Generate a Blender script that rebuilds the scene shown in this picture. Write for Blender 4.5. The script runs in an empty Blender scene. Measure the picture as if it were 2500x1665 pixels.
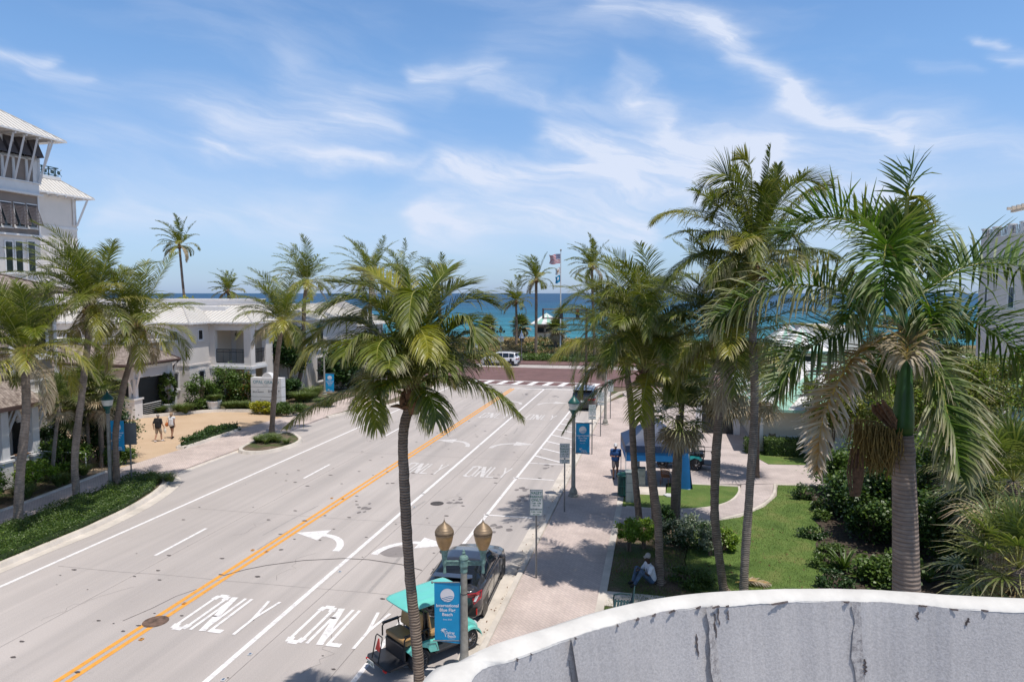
import bpy, bmesh, math, random
from mathutils import Vector, Matrix, Euler
R = random.Random(7)
C = bpy.context.scene.collection
F = 1667.0; TH = math.radians(12.2); PT = math.atan(116.5/F); CH = 9.4
K = 1.0621                      # overview picture -> photo pixels

# ---------- where a photo pixel lies in the place ----------
def ray(px, py):
    a = (px-1250)/F; b = -(py-832.5)/F
    cp, sp = math.cos(PT), math.sin(PT)
    fy = cp+b*sp; fz = -sp+b*cp
    return Vector((a*math.cos(TH)-fy*math.sin(TH), a*math.sin(TH)+fy*math.cos(TH), fz)), fy
def G(px, py, z=0.0):
    d, _ = ray(px, py); t = (z-CH)/d.z
    return Vector((d.x*t, d.y*t, z))
def PX(px, py, X):
    d, _ = ray(px, py); t = X/d.x
    return Vector((X, d.y*t, CH+d.z*t))
def PY(px, py, Y):
    d, _ = ray(px, py); t = Y/d.y
    return Vector((d.x*t, Y, CH+d.z*t))
def PD(px, py, D):
    d, fy = ray(px, py); t = D/fy
    return Vector((d.x*t, d.y*t, CH+d.z*t))

# ---------- objects ----------
def tag(o, label=None, cat=None, group=None, kind=None):
    if label: o['label'] = label
    if cat: o['category'] = cat
    if group: o['group'] = group
    if kind: o['kind'] = kind
    return o
def thing(name, label, cat, loc=(0, 0, 0), rotz=0.0, group=None):
    o = bpy.data.objects.new(name, None); C.objects.link(o)
    o.location = loc; o.rotation_euler = (0, 0, rotz); o.empty_display_size = .2
    return tag(o, label, cat, group)
def dup(root, loc=None, rotz=None, label=None, group=None, scale=None):
    def cp(o, par):
        c = o.copy(); C.objects.link(c)
        if par is not None: c.parent = par
        for ch in list(o.children): cp(ch, c)
        return c
    r = cp(root, None)
    if loc is not None: r.location = loc
    if rotz is not None: r.rotation_euler = (0, 0, rotz)
    if scale: r.scale = (scale,)*3
    if label: r['label'] = label
    if group: r['group'] = group
    return r

class MB:
    def __init__(s): s.v = []; s.f = []; s.m = []; s.c = None
    def add(s, vs, fs, m=0):
        o = len(s.v); s.v += [tuple(p) for p in vs]
        s.f += [tuple(i+o for i in f) for f in fs]; s.m += [m]*len(fs)
        return s
    def box(s, c, d, rz=0.0, m=0, rx=0.0, ry=0.0):
        x, y, z = d[0]/2, d[1]/2, d[2]/2
        M = Euler((rx, ry, rz)).to_matrix(); c = Vector(c)
        vs = [M @ Vector((sx*x, sy*y, sz*z)) + c for sz in (-1, 1) for sy in (-1, 1) for sx in (-1, 1)]
        return s.add(vs, [(0,2,3,1),(4,5,7,6),(0,1,5,4),(2,6,7,3),(0,4,6,2),(1,3,7,5)], m)
    def bx(s, x0, x1, y0, y1, z0, z1, m=0):
        return s.box(((x0+x1)/2, (y0+y1)/2, (z0+z1)/2), (abs(x1-x0), abs(y1-y0), abs(z1-z0)), m=m)
    def tube(s, pts, rad, n=8, m=0, cap=True):
        pts = [Vector(p) for p in pts]
        if not hasattr(rad, '__len__'): rad = [rad]*len(pts)
        vs = []; fs = []; up = None
        for i, p in enumerate(pts):
            t = (pts[min(i+1, len(pts)-1)]-pts[max(i-1, 0)])
            t = t.normalized() if t.length > 1e-9 else Vector((0, 0, 1))
            if up is None:
                up = Vector((1, 0, 0)) if abs(t.x) < .8 else Vector((0, 1, 0))
            up = (up-t*up.dot(t)); up = up.normalized() if up.length > 1e-6 else Vector((0, 1, 0))
            w = t.cross(up)
            for k in range(n):
                a = 2*math.pi*k/n
                vs.append(p+(up*math.cos(a)+w*math.sin(a))*rad[i])
        for i in range(len(pts)-1):
            for k in range(n):
                a = i*n+k; b = i*n+(k+1) % n
                fs.append((a, b, b+n, a+n))
        if cap:
            fs.append(tuple(range(n-1, -1, -1))); fs.append(tuple(range((len(pts)-1)*n, len(pts)*n)))
        return s.add(vs, fs, m)
    def lathe(s, prof, c=(0, 0, 0), n=16, m=0, flute=0.0):
        vs = []; fs = []; cx, cy, cz = c
        for r, z in prof:
            for k in range(n):
                a = 2*math.pi*k/n; rr = r*(1-flute*(k % 2))
                vs.append((cx+rr*math.cos(a), cy+rr*math.sin(a), cz+z))
        for i in range(len(prof)-1):
            for k in range(n):
                a = i*n+k; b = i*n+(k+1) % n
                fs.append((a, b, b+n, a+n))
        fs.append(tuple(range(n-1, -1, -1))); fs.append(tuple(range((len(prof)-1)*n, len(prof)*n)))
        return s.add(vs, fs, m)
    def prism(s, poly, z0, z1, m=0, mt=None):
        n = len(poly)
        ar = sum(poly[i][0]*poly[(i+1) % n][1]-poly[(i+1) % n][0]*poly[i][1] for i in range(n))
        if ar < 0: poly = list(reversed(poly))
        vs = [(p[0], p[1], z0) for p in poly]+[(p[0], p[1], z1) for p in poly]
        s.add(vs, [(i, (i+1) % n, n+(i+1) % n, n+i) for i in range(n)]+[tuple(range(n-1, -1, -1))], m)
        return s.add([(p[0], p[1], z1) for p in poly], [tuple(range(n))], m if mt is None else mt)
    def sheet(s, poly, z, m=0):
        n = len(poly)
        ar = sum(poly[i][0]*poly[(i+1) % n][1]-poly[(i+1) % n][0]*poly[i][1] for i in range(n))
        if ar < 0: poly = list(reversed(poly))
        return s.add([(p[0], p[1], z) for p in poly], [tuple(range(n))], m)
    def ell(s, c, r, nu=12, nv=8, m=0, jit=0.0, rz=0.0):
        vs = []; fs = []
        for j in range(nv+1):
            ph = math.pi*j/nv
            for i in range(nu):
                a = 2*math.pi*i/nu+rz; q = 1+R.uniform(-jit, jit)
                vs.append((c[0]+r[0]*q*math.sin(ph)*math.cos(a), c[1]+r[1]*q*math.sin(ph)*math.sin(a), c[2]-r[2]*q*math.cos(ph)))
        for j in range(nv):
            for i in range(nu):
                a = j*nu+i; b = j*nu+(i+1) % nu
                fs.append((a, b, b+nu, a+nu))
        return s.add(vs, fs, m)
    def xf(s, M, start=0):
        s.v[start:] = [tuple(M @ Vector(p)) for p in s.v[start:]]; return s
    def build(s, name, mats, parent=None, smooth=False, bevel=0.0, kind=None, angle=None, sub=0):
        me = bpy.data.meshes.new(name); me.from_pydata(s.v, [], s.f)
        if not isinstance(mats, (list, tuple)): mats = [mats]
        for mt in mats: me.materials.append(mt)
        if len(mats) > 1: me.polygons.foreach_set('material_index', s.m)
        if smooth: me.polygons.foreach_set('use_smooth', [True]*len(s.f))
        me.update()
        if angle is not None:
            try: me.set_sharp_from_angle(angle=math.radians(angle))
            except Exception: pass
        o = bpy.data.objects.new(name, me); C.objects.link(o)
        if parent is not None: o.parent = parent
        if bevel:
            b = o.modifiers.new('Bevel', 'BEVEL'); b.width = bevel; b.segments = 2; b.limit_method = 'ANGLE'
        if sub:
            b = o.modifiers.new('Subdivision', 'SUBSURF'); b.levels = sub; b.render_levels = sub
        if kind: o['kind'] = kind
        return o

def text_geo(txt, size=1.0, shear=0.0, space=1.0, bold=0.0):
    cu = bpy.data.curves.new('lettering', 'FONT'); cu.body = txt; cu.size = size
    cu.shear = shear; cu.space_character = space; cu.offset = bold; cu.resolution_u = 3
    cu.align_x = 'CENTER'; cu.fill_mode = 'FRONT'
    o = bpy.data.objects.new('lettering', cu); C.objects.link(o)
    dg = bpy.context.evaluated_depsgraph_get(); me = bpy.data.meshes.new_from_object(o.evaluated_get(dg))
    vs = [(v.co.x, v.co.y) for v in me.vertices]; fs = [tuple(p.vertices) for p in me.polygons]
    bpy.data.objects.remove(o); bpy.data.curves.remove(cu); bpy.data.meshes.remove(me)
    return vs, fs

# ---------- materials ----------
def newmat(name):
    m = bpy.data.materials.new(name); m.use_nodes = True; nt = m.node_tree
    b = nt.nodes['Principled BSDF']; return m, nt, b
def N(nt, t, **kw):
    n = nt.nodes.new(t)
    for k, v in kw.items():
        if k.startswith('i_'): n.inputs[k[2:].replace('_', ' ')].default_value = v
        else: setattr(n, k, v)
    return n
def L(nt, a, b): nt.links.new(a, b)
def ramp(nt, fac, stops):
    r = nt.nodes.new('ShaderNodeValToRGB'); e = r.color_ramp.elements
    while len(e) < len(stops): e.new(.5)
    for i, (p, c) in enumerate(stops): e[i].position = p; e[i].color = (*c, 1) if len(c) == 3 else c
    L(nt, fac, r.inputs['Fac']); return r
def mixc(nt, fac, a, b, mode='MIX'):
    m = nt.nodes.new('ShaderNodeMix'); m.data_type = 'RGBA'; m.blend_type = mode
    if isinstance(fac, float): m.inputs[0].default_value = fac
    else: L(nt, fac, m.inputs[0])
    for s, i in ((a, 6), (b, 7)):
        if isinstance(s, tuple): m.inputs[i].default_value = (*s, 1) if len(s) == 3 else s
        else: L(nt, s, m.inputs[i])
    return m.outputs[2]
def coords(nt, scale=(1, 1, 1), world=True, rot=(0, 0, 0)):
    if world: src = N(nt, 'ShaderNodeNewGeometry').outputs['Position']
    else: src = N(nt, 'ShaderNodeTexCoord').outputs['Object']
    mp = N(nt, 'ShaderNodeMapping'); mp.inputs['Scale'].default_value = scale; mp.inputs['Rotation'].default_value = rot
    L(nt, src, mp.inputs['Vector']); return mp.outputs['Vector']
def noise(nt, vec, sc, det=4, rough=.55, dist=0.0):
    n = N(nt, 'ShaderNodeTexNoise'); n.inputs['Scale'].default_value = sc; n.inputs['Detail'].default_value = det
    n.inputs['Roughness'].default_value = rough; n.inputs['Distortion'].default_value = dist
    L(nt, vec, n.inputs['Vector']); return n.outputs['Fac']
def bump(nt, b, h, st=.3, dist=.02):
    n = N(nt, 'ShaderNodeBump'); n.inputs['Strength'].default_value = st; n.inputs['Distance'].default_value = dist
    L(nt, h, n.inputs['Height']); L(nt, n.outputs['Normal'], b.inputs['Normal'])
def sc_(c, k): return tuple(x*k for x in c)

def simple(name, col, rough=.6, metal=0.0, var=.12, vs=3.0, bmp=0.0, bs=60, spec=None, coat=0.0, world=False, dirt=0.0):
    m, nt, b = newmat(name); v = coords(nt, world=world)
    n = noise(nt, v, vs, 5)
    r = ramp(nt, n, [(.3, sc_(col, 1-var)), (.7, tuple(min(1, x*(1+var)) for x in col))])
    out = r.outputs['Color']
    if dirt:
        n2 = noise(nt, coords(nt, (1, 1, .25), world=world), vs*.6, 8, .7)
        r2 = ramp(nt, n2, [(.5, (0, 0, 0)), (.75, (dirt,)*3)])
        out = mixc(nt, r2.outputs['Color'], out, sc_(col, .45))
    L(nt, out, b.inputs['Base Color'])
    b.inputs['Roughness'].default_value = rough; b.inputs['Metallic'].default_value = metal
    if spec is not None: b.inputs['Specular IOR Level'].default_value = spec
    if coat: b.inputs['Coat Weight'].default_value = coat; b.inputs['Coat Roughness'].default_value = .05
    if bmp: bump(nt, b, noise(nt, v, bs, 4), bmp, .01)
    return m
def glass(name, col=(.02, .03, .035), rough=.06):
    m, nt, b = newmat(name); b.inputs['Base Color'].default_value = (*col, 1)
    b.inputs['Roughness'].default_value = rough; b.inputs['Specular IOR Level'].default_value = .8
    n = noise(nt, coords(nt), .8, 2); bump(nt, b, n, .05, .05)
    return m
def leaf(name, c0, c1, rough=.38, trans=.25, vs=2.5, tip=None, spec=.5, attr=False):
    """foliage: colour varies from leaf to leaf; some light comes through"""
    m, nt, b = newmat(name)
    oi = N(nt, 'ShaderNodeNewGeometry').outputs['Random Per Island']
    r = ramp(nt, oi, [(0, c0), (1, c1)]); col = r.outputs['Color']
    n = noise(nt, coords(nt, world=True), vs, 3)
    col = mixc(nt, n, sc_r(nt, col, .62), sc_r(nt, col, 1.35))
    if attr:                      # dryness along the leaflet, per vertex
        at = N(nt, 'ShaderNodeAttribute'); at.attribute_name = 'dry'
        col = mixc(nt, at.outputs['Fac'], col, tip)
    L(nt, col, b.inputs['Base Color']); b.inputs['Roughness'].default_value = rough
    b.inputs['Specular IOR Level'].default_value = spec
    t = N(nt, 'ShaderNodeBsdfTranslucent'); L(nt, sc_r(nt, col, 1.5, (1.1, 1.15, .5)), t.inputs['Color'])
    mx = N(nt, 'ShaderNodeMixShader'); mx.inputs[0].default_value = trans
    L(nt, b.outputs[0], mx.inputs[1]); L(nt, t.outputs[0], mx.inputs[2])
    L(nt, mx.outputs[0], nt.nodes['Material Output'].inputs['Surface'])
    return m
def sc_r(nt, col, k, tint=(1, 1, 1)):
    v = N(nt, 'ShaderNodeVectorMath', operation='MULTIPLY'); L(nt, col, v.inputs[0])
    v.inputs[1].default_value = (k*tint[0], k*tint[1], k*tint[2]); return v.outputs[0]

M = {}
def mk_mats():
    # road concrete
    m, nt, b = newmat('road_concrete'); v = coords(nt)
    n1 = noise(nt, v, .12, 4); n2 = noise(nt, coords(nt, (1, .035, 1)), 1.15, 5, .6); n3 = noise(nt, v, 40, 3)
    base = ramp(nt, n1, [(.3, (.43, .385, .36)), (.7, (.53, .478, .448))]).outputs['Color']
    st = ramp(nt, n2, [(.40, (0, 0, 0)), (.68, (.60,)*3)]).outputs['Color']
    col = mixc(nt, st, base, (.34, .31, .295))
    gr = ramp(nt, n3, [(.25, (.8,)*3), (.6, (1.06,)*3)]).outputs['Color']
    col = mixc(nt, 1.0, col, gr, 'MULTIPLY')
    n5 = noise(nt, v, 1.7, 9, .75)
    sp = ramp(nt, n5, [(.63, (0, 0, 0)), (.74, (.5,)*3)]).outputs['Color']
    col = mixc(nt, sp, col, (.22, .2, .19))
    L(nt, col, b.inputs['Base Color']); b.inputs['Roughness'].default_value = .85
    bump(nt, b, n3, .15, .01); M['road'] = m
    # faded paint
    def paint(name, c):
        m, nt, b = newmat(name); v = coords(nt)
        n = noise(nt, v, 5, 8, .75); w = ramp(nt, n, [(.36, (0, 0, 0)), (.5, (1, 1, 1))]).outputs['Color']
        col = mixc(nt, w, sc_(c, .72), c); L(nt, col, b.inputs['Base Color']); b.inputs['Roughness'].default_value = .7
        return m
    M['white_line'] = paint('white_road_paint', (.80, .77, .76)); M['yellow_line'] = paint('yellow_road_paint', (.80, .36, .06))
    M['faded'] = simple('worn_road_paint', (.60, .57, .555), .8, vs=4, var=.15, world=True)
    M['kerb'] = simple('kerb_concrete', (.60, .54, .475), .85, var=.16, vs=1.3, bmp=.2, world=True, dirt=.5)
    # pavers
    def pav(name, c0, c1, mort, sx=5.0, rot=.785, bw=.5, big=.25):
        m, nt, b = newmat(name); v = coords(nt, (sx, sx, sx), rot=(0, 0, rot))
        t = N(nt, 'ShaderNodeTexBrick'); L(nt, v, t.inputs['Vector'])
        t.inputs['Color1'].default_value = (*c0, 1); t.inputs['Color2'].default_value = (*c1, 1); t.inputs['Mortar'].default_value = (*mort, 1)
        t.inputs['Scale'].default_value = 1; t.inputs['Mortar Size'].default_value = .025; t.inputs['Brick Width'].default_value = 1.0; t.inputs['Row Height'].default_value = .5
        n = noise(nt, coords(nt), .5, 6, .65)
        g = ramp(nt, n, [(.3, (1-big,)*3), (.65, (1.08,)*3)]).outputs['Color']
        L(nt, mixc(nt, 1.0, t.outputs['Color'], g, 'MULTIPLY'), b.inputs['Base Color']); b.inputs['Roughness'].default_value = .85
        bump(nt, b, t.outputs['Fac'], -.3, .004); return m
    M['paver'] = pav('pink_brick_pavers', (.60, .495, .445), (.54, .44, .40), (.37, .32, .29))
    M['paver2'] = pav('plaza_pavers', (.575, .49, .46), (.52, .44, .415), (.40, .35, .33), 4.0, 0)
    M['redbrick'] = pav('red_brick_street', (.20, .105, .097), (.165, .09, .085), (.14, .09, .085), 5, .3)
    # tan drive
    m, nt, b = newmat('tan_drive'); v = coords(nt); n1 = noise(nt, v, .5, 5); n3 = noise(nt, v, 25, 2)
    col = ramp(nt, n1, [(.3, (.50, .355, .23)), (.7, (.57, .42, .285))]).outputs['Color']
    col = mixc(nt, 1.0, col, ramp(nt, n3, [(.3, (.86,)*3), (.6, (1.05,)*3)]).outputs['Color'], 'MULTIPLY')
    L(nt, col, b.inputs['Base Color']); b.inputs['Roughness'].default_value = .9; M['tan'] = m
    # lawn
    m, nt, b = newmat('lawn'); v = coords(nt); n1 = noise(nt, v, .9, 5); n3 = noise(nt, v, 28, 4, .7)
    col = ramp(nt, n1, [(.3, (.075, .13, .022)), (.5, (.115, .185, .035)), (.72, (.19, .21, .06))]).outputs['Color']
    col = mixc(nt, 1.0, col, ramp(nt, n3, [(.3, (.55,)*3), (.65, (1.35,)*3)]).outputs['Color'], 'MULTIPLY')
    L(nt, col, b.inputs['Base Color']); b.inputs['Roughness'].default_value = .9; bump(nt, b, n3, .8, .05); M['lawn'] = m
    # bare soil with thin grass
    m, nt, b = newmat('bare_soil'); v = coords(nt); n1 = noise(nt, v, .8, 6, .65); n3 = noise(nt, v, 20, 5, .7)
    col = ramp(nt, n1, [(.38, (.07, .10, .025)), (.52, (.16, .115, .075)), (.7, (.22, .165, .12))]).outputs['Color']
    col = mixc(nt, 1.0, col, ramp(nt, n3, [(.35, (.5,)*3), (.65, (1.25,)*3)]).outputs['Color'], 'MULTIPLY')
    L(nt, col, b.inputs['Base Color']); b.inputs['Roughness'].default_value = .95; bump(nt, b, n3, .7, .05); M['soil'] = m
    # dune
    m, nt, b = newmat('dune_scrub'); v = coords(nt); n1 = noise(nt, coords(nt, (.6, 1, 1)), .16, 4); n3 = noise(nt, v, 2.2, 6, .7)
    col = ramp(nt, n1, [(.4, (.10, .125, .035)), (.6, (.30, .22, .11))]).outputs['Color']
    col = mixc(nt, 1.0, col, ramp(nt, n3, [(.35, (.45,)*3), (.65, (1.3,)*3)]).outputs['Color'], 'MULTIPLY')
    L(nt, col, b.inputs['Base Color']); b.inputs['Roughness'].default_value = .95; bump(nt, b, n3, 1, .3); M['dune'] = m
    M['sand'] = simple('beach_sand', (.62, .53, .42), .95, world=True)
    # sea
    m, nt, b = newmat('sea_water'); v = coords(nt)
    sx = N(nt, 'ShaderNodeSeparateXYZ'); L(nt, v, sx.inputs[0])
    mr = N(nt, 'ShaderNodeMapRange'); mr.inputs['From Min'].default_value = 140; mr.inputs['From Max'].default_value = 1500
    lg = N(nt, 'ShaderNodeMath', operation='LOGARITHM'); L(nt, sx.outputs['Y'], lg.inputs[0]); lg.inputs[1].default_value = 10
    mr.inputs['From Min'].default_value = 2.2; mr.inputs['From Max'].default_value = 3.35
    nz = noise(nt, coords(nt, (.02, .06, 1)), 1, 4)
    ad = N(nt, 'ShaderNodeMath', operation='MULTIPLY_ADD'); L(nt, nz, ad.inputs[0]); ad.inputs[1].default_value = .25; L(nt, lg.outputs[0], ad.inputs[2])
    L(nt, ad.outputs[0], mr.inputs['Value'])
    col = ramp(nt, mr.outputs['Result'], [(.1, (.045, .22, .25)), (.36, (.028, .165, .23)), (.62, (.022, .105, .19)), (.9, (.024, .08, .165))]).outputs['Color']
    wv = noise(nt, coords(nt, (.35, 1, 1)), .55, 8, .68); wv2 = noise(nt, coords(nt, (.08, .35, 1)), .3, 7, .7)
    col = mixc(nt, 1.0, col, ramp(nt, wv2, [(.38, (.68,)*3), (.62, (1.28,)*3)]).outputs['Color'], 'MULTIPLY')
    fo = ramp(nt, noise(nt, coords(nt, (.25, .9, 1)), .5, 9, .62), [(.70, (0, 0, 0)), (.75, (.8,)*3)]).outputs['Color']
    col = mixc(nt, fo, col, (.6, .65, .65))
    L(nt, col, b.inputs['Base Color']); b.inputs['Roughness'].default_value = .5; b.inputs['Specular IOR Level'].default_value = .12
    bump(nt, b, wv, .9, .7); M['sea'] = m
    # buildings
    M['stucco'] = simple('white_stucco', (.71, .655, .61), .85, var=.05, vs=.7, bmp=.12, bs=30, dirt=.12, world=True)
    M['stucco_grey'] = simple('grey_white_stucco', (.66, .61, .575), .85, var=.05, vs=.7, bmp=.12, bs=30, world=True)
    M['trim'] = simple('white_trim', (.72, .705, .70), .55, var=.04)
    M['metal_roof'] = simple('white_metal_roof', (.70, .67, .62), .42, var=.05, vs=.6, world=True)
    M['roof_seam'] = simple('roof_seam', (.50, .47, .44), .5, var=.05)
    M['clap'] = simple('taupe_clapboard', (.355, .285, .225), .7, var=.08, vs=1.2, world=True)
    M['clap2'] = simple('brown_clapboard', (.27, .215, .18), .7, var=.08, vs=1.2, world=True)
    M['shutter'] = simple('dark_shutter', (.075, .062, .062), .5)
    m, nt, b = newmat('cedar_shingles'); v = coords(nt, (3.2, 3.2, 3.2))
    t = N(nt, 'ShaderNodeTexBrick'); L(nt, v, t.inputs['Vector'])
    t.inputs['Color1'].default_value = (.085, .055, .045, 1); t.inputs['Color2'].default_value = (.30, .245, .21, 1); t.inputs['Mortar'].default_value = (.05, .035, .03, 1)
    t.inputs['Scale'].default_value = 1; t.inputs['Mortar Size'].default_value = .03; t.inputs['Brick Width'].default_value = .8; t.inputs['Row Height'].default_value = .45
    n = noise(nt, coords(nt, (1, 1, 2)), 4.0, 6, .7)
    L(nt, mixc(nt, ramp(nt, n, [(.4, (0, 0, 0)), (.68, (.75,)*3)]).outputs['Color'], t.outputs['Color'], (.44, .37, .32)), b.inputs['Base Color'])
    b.inputs['Roughness'].default_value = .9; bump(nt, b, t.outputs['Fac'], -.6, .03); M['shingle'] = m
    M['glass'] = glass('dark_window_glass'); M['dark'] = simple('dark_opening', (.02, .022, .024), .6)
    M['gutter'] = simple('brown_gutter', (.075, .045, .04), .5)
    M['mint'] = simple('mint_roof_paint', (.30, .52, .42), .5, var=.06)
    M['cream'] = simple('cream_stucco', (.70, .60, .48), .85, var=.05, vs=.8, world=True)
    # metal and small things
    M['bronze'] = simple('bronze_lamp', (.25, .18, .115), .5, metal=.35, var=.15, vs=10)
    M['amber'] = simple('amber_lamp_glass', (.44, .26, .11), .45, var=.16, vs=8, coat=.15)
    M['patina'] = simple('green_patina_iron', (.16, .27, .245), .7, var=.35, vs=14, bmp=.2)
    M['pole'] = simple('weathered_pole', (.30, .285, .245), .8, var=.3, vs=6, bmp=.3, bs=40, dirt=.5)
    M['green_iron'] = simple('dark_green_iron', (.018, .10, .085), .4)
    M['lamp_white'] = simple('frosted_lamp_glass', (.72, .70, .62), .35)
    M['steel'] = simple('galvanised_steel', (.22, .22, .22), .5, metal=.4, var=.2, vs=12)
    M['sign_grey'] = simple('sign_back_aluminium', (.145, .155, .16), .5, metal=.2)
    M['sign_white'] = simple('sign_white', (.62, .62, .61), .5, var=.04)
    M['sign_green'] = simple('sign_green_ink', (.03, .16, .10), .5)
    M['black'] = simple('matt_black', (.016, .016, .018), .45)
    M['black_plastic'] = simple('black_plastic', (.03, .03, .034), .5, var=.2)
    M['rubber'] = simple('tyre_rubber', (.022, .022, .024), .85, var=.2)
    M['chrome'] = simple('bright_metal', (.55, .55, .56), .22, metal=.9)
    M['car_grey'] = simple('dark_grey_car_paint', (.062, .062, .072), .28, metal=.5, var=.03, coat=.9)
    M['car_white'] = simple('white_car_paint', (.74, .75, .77), .3, var=.02, coat=.8)
    M['car_black'] = simple('black_car_paint', (.02, .022, .026), .25, coat=.9)
    M['car_glass'] = glass('car_glass', (.01, .013, .018), .04)
    M['tail'] = simple('tail_light_red', (.42, .02, .03), .2, coat=.6); M['tail_clear'] = simple('tail_light_clear', (.6, .58, .58), .2, coat=.5)
    M['teal'] = simple('turquoise_cart_paint', (.16, .60, .52), .3, var=.04, coat=.5)
    M['teal2'] = simple('deep_turquoise_cart_paint', (.03, .47, .46), .3, var=.04, coat=.5)
    M['tan_seat'] = simple('tan_vinyl', (.40, .235, .095), .5, var=.1, vs=8)
    M['red_reflect'] = simple('red_reflector', (.65, .02, .015), .35)
    M['plate'] = simple('licence_plate', (.66, .68, .64), .4)
    M['banner'] = simple('blue_banner_cloth', (.004, .29, .56), .6, var=.07, vs=3)
    M['banner_white'] = simple('banner_print_white', (.80, .78, .80), .6, var=.02)
    M['tent'] = simple('navy_tent_cloth', (.022, .042, .10), .55, var=.15, vs=2, bmp=.1, bs=6)
    M['tent_blue'] = simple('blue_tent_cloth', (.012, .15, .40), .55, var=.12, vs=2)
    M['utility'] = simple('grey_green_cabinet', (.27, .31, .30), .55, var=.08)
    M['iron_dark'] = simple('dark_teal_iron', (.018, .05, .052), .45)
    M['manhole'] = simple('rusty_manhole', (.15, .095, .07), .8, var=.5, vs=6, bmp=.4, world=True)
    M['manhole2'] = simple('dark_manhole', (.07, .062, .06), .8, var=.4, vs=9, bmp=.4, world=True)
    M['patch'] = simple('dark_patch', (.255, .228, .22), .9, var=.1, world=True)
    M['tar'] = simple('tar_seal', (.10, .085, .08), .8, var=.3, vs=6, world=True)
    M['leafbrown'] = simple('fallen_leaf', (.16, .08, .04), .9, var=.3)
    # trunks
    def trunk(name, c0, c1, ring=9.0, st=.8, dist=2.5, lo=.62):
        m, nt, b = newmat(name); v = coords(nt, (1.2, 1.2, 1), world=False)
        w = N(nt, 'ShaderNodeTexWave'); w.wave_type = 'BANDS'; w.bands_direction = 'Z'; w.inputs['Scale'].default_value = ring/6.0
        w.inputs['Distortion'].default_value = dist; w.inputs['Detail'].default_value = 4; w.inputs['Detail Scale'].default_value = 1.5; L(nt, v, w.inputs['Vector'])
        n = noise(nt, coords(nt, (2.2, 2.2, 16), world=False), 1.5, 7, .7)
        n2 = noise(nt, coords(nt, (1, 1, .6), world=False), 2.2, 5, .6)
        col = mixc(nt, ramp(nt, n, [(.3, (0, 0, 0)), (.7, (1, 1, 1))]).outputs['Color'], c0, c1)
        col = mixc(nt, 1.0, col, ramp(nt, w.outputs['Fac'], [(.05, (lo,)*3), (.35, (1.05,)*3)]).outputs['Color'], 'MULTIPLY')
        col = mixc(nt, 1.0, col, ramp(nt, n2, [(.3, (.7,)*3), (.7, (1.2,)*3)]).outputs['Color'], 'MULTIPLY')
        L(nt, col, b.inputs['Base Color']); b.inputs['Roughness'].default_value = .95; b.inputs['Specular IOR Level'].default_value = .2
        ad = N(nt, 'ShaderNodeMath', operation='MULTIPLY'); L(nt, w.outputs['Fac'], ad.inputs[0]); L(nt, n, ad.inputs[1])
        bump(nt, b, ad.outputs[0], st, .03); return m
    M['trunk'] = trunk('palm_bark', (.15, .11, .083), (.36, .285, .225), 34, .8, 2.5, .45)
    M['trunk_grey'] = trunk('grey_palm_bark', (.19, .155, .13), (.43, .36, .305), 34, .8, 2.5, .5)
    M['trunk_royal'] = trunk('royal_palm_bark', (.215, .16, .13), (.37, .295, .245), 23, .6, 1.2, .72)
    M['trunk_dark'] = simple('tree_bark', (.10, .075, .06), .95, var=.3, vs=8, bmp=.5, bs=20)
    M['fiber'] = simple('brown_palm_fibre', (.17, .095, .055), .95, var=.5, vs=12, bmp=.8, bs=25)
    M['shaft'] = simple('green_crownshaft', (.035, .11, .02), .4, var=.25, vs=3)
    # foliage
    dry = (.42, .34, .23)
    M['frond'] = leaf('palm_leaflets', (.045, .082, .004), (.175, .205, .010), .46, .24, tip=dry, attr=True, spec=.4)
    M['frond_yel'] = leaf('yellowing_palm_leaflets', (.15, .175, .010), (.33, .30, .03), .4, .25, tip=dry, attr=True)
    M['frond_dry'] = leaf('dry_palm_leaflets', (.20, .15, .085), (.42, .35, .25), .6, .15, tip=dry, attr=True)
    M['frond_royal'] = leaf('royal_palm_leaflets', (.030, .092, .006), (.11, .20, .016), .46, .26, tip=dry, attr=True, spec=.4)
    M['frond_orange'] = leaf('orange_dying_leaflets', (.42, .22, .04), (.50, .40, .26), .55, .2, tip=(.47, .42, .38), attr=True)
    M['rachis'] = simple('yellow_green_leaf_rib', (.30, .29, .07), .5, var=.2, vs=5)
    M['rachis_dry'] = simple('dry_leaf_rib', (.42, .30, .13), .6, var=.2, vs=5)
    M['rachis_orange'] = simple('orange_leaf_rib', (.62, .38, .06), .5, var=.2, vs=5)
    M['fan'] = leaf('fan_palm_leaves', (.06, .115, .018), (.17, .21, .05), .4, .28, tip=dry, attr=True)
    M['fan_dry'] = leaf('dead_fan_leaves', (.28, .19, .105), (.52, .41, .27), .7, .1, tip=dry, attr=True)
    M['hedge'] = leaf('hedge_leaves', (.04, .08, .013), (.10, .155, .028), .5, .2)
    M['bush'] = leaf('bush_leaves', (.05, .10, .018), (.13, .20, .04), .45, .22)
    M['bush_dark'] = leaf('dark_bush_leaves', (.018, .05, .012), (.055, .11, .022), .45, .15)
    M['bush_lime'] = leaf('lime_bush_leaves', (.12, .22, .02), (.25, .34, .04), .45, .25)
    M['bush_red'] = leaf('reddening_leaves', (.12, .16, .03), (.42, .15, .03), .5, .2)
    M['bush_silver'] = leaf('silver_green_leaves', (.13, .17, .10), (.33, .37, .27), .5, .15)
    M['bush_yellow'] = leaf('yellow_green_leaves', (.16, .20, .02), (.55, .50, .05), .45, .25)
    M['grass_tuft'] = leaf('grass_blades', (.075, .125, .03), (.19, .23, .08), .5, .25)
    M['olive'] = leaf('olive_tree_leaves', (.10, .125, .025), (.26, .26, .07), .5, .25)
    M['stem'] = simple('woody_stem', (.16, .11, .075), .9, var=.2)
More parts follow.
